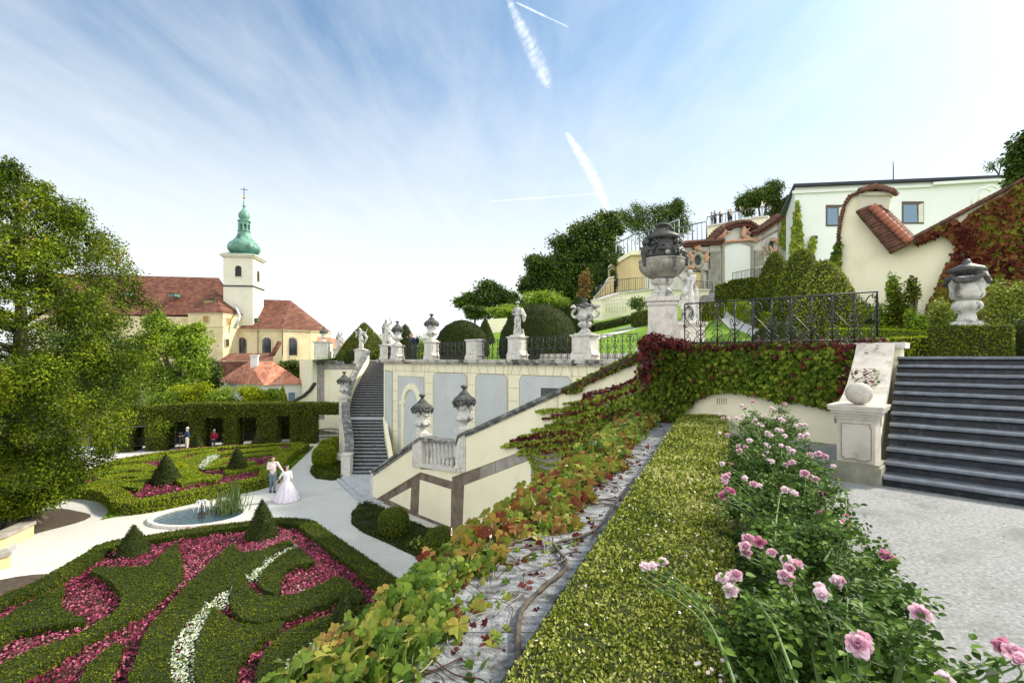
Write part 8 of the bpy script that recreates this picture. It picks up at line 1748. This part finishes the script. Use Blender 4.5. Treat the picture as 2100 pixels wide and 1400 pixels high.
CANE = plain('green_cane', (.10, .17, .04), .6)
cm_ = [MB() for _ in cent]
for j, (px, py, k) in enumerate(fl):
    Y_ = flY(py) * (1 + (.03 if k != 3 else 0) * math.sin(j * 2.1)); 
    if px > 1750 and py > 1050: Y_ *= .98
    q = P(px, py, Y_); bi = min(range(len(cent)), key=lambda i: (cent[i][0] - q.x) ** 2 + (cent[i][1] - q.y) ** 2); t = RB_[bi]
    me = (RP[j % 4], RM[j % 2] if py < 1000 else RDm[0], RM[j % 2], RDm[1])[k]; o = bpy.data.objects.new('flower', me); COL.objects.link(o); o.parent = t; o.location = q - t.location
    vw = Vector((-q.x, -q.y, -q.z)).normalized(); dv = (vw * .75 + V((random.uniform(-.5, .5), random.uniform(-.4, .3), .75))).normalized(); o.rotation_euler = dv.to_track_quat('Z', 'Y').to_euler(); s = (1.0 if k != 3 else .42) * random.uniform(.62, .95) * (.9 if Y_ > 3 else .86); o.scale = (s, s, s)
    b0 = V((cent[bi][0] + (q.x - cent[bi][0]) * .15, cent[bi][1] + (q.y - cent[bi][1]) * .15 + .03, ZT)); mid = b0.lerp(q, .55) + V((0, 0, .16)); cm_[bi].tube(smooth_line([b0, mid, q - dv * .06, q - dv * .008], 4), [.005 - .003 * i / 13 for i in range(13)], 5)
    n = 22; tt_ = rng.uniform(.25, .96, n); pp = np.array([b0.lerp(q, a) + V((0, 0, .16 * math.sin(a * 3.1))) for a in tt_]) + rng.normal(0, .028, (n, 3))
    leaves(cm_[bi], pp, nrm(rng.normal(0, .4, (n, 3)) + [0, 0, 1]), rng.normal(0, 1, (n, 3)), rng.uniform(.03, .05, n), BLO, 1)
for pts in ([(1512, 1420), (1492, 1360), (1462, 1290), (1425, 1235), (1385, 1195), (1345, 1175)], [(1640, 1420), (1610, 1340), (1580, 1270), (1540, 1225), (1515, 1208)], [(1690, 1150), (1718, 1100), (1735, 1040), (1732, 1005)], [(1590, 1110), (1592, 1065), (1600, 1010)], [(1900, 1400), (1960, 1380), (2010, 1365), (2055, 1350)]):
    w_ = smooth_line([P(x, y, flY(min(y, 1400)) * 1.0) for x, y in pts], 5); cm_[0].tube(w_, [.0058 - .003 * i / len(w_) for i in range(len(w_))], 6); n = 26; ii = rng.integers(2, len(w_), n)
    leaves(cm_[0], np.array([w_[i] for i in ii]) + rng.normal(0, .012, (n, 3)), nrm(rng.normal(0, .4, (n, 3)) + [0, 0, 1]), rng.normal(0, 1, (n, 3)), rng.uniform(.022, .038, n), BLO, 1)
for m1, t in zip(cm_, RB_):
    for k in range(10):
        c = t.location; a = random.uniform(0, 6.28); e = V((math.cos(a) * .38, math.sin(a) * .45, random.uniform(.3, .62))); m1.tube(smooth_line([V(c), V(c) + e * .55 + V((0, 0, .08)), V(c) + e], 3), .0035, 4)
    m1.build('canes', [CANE, ROSL], t)
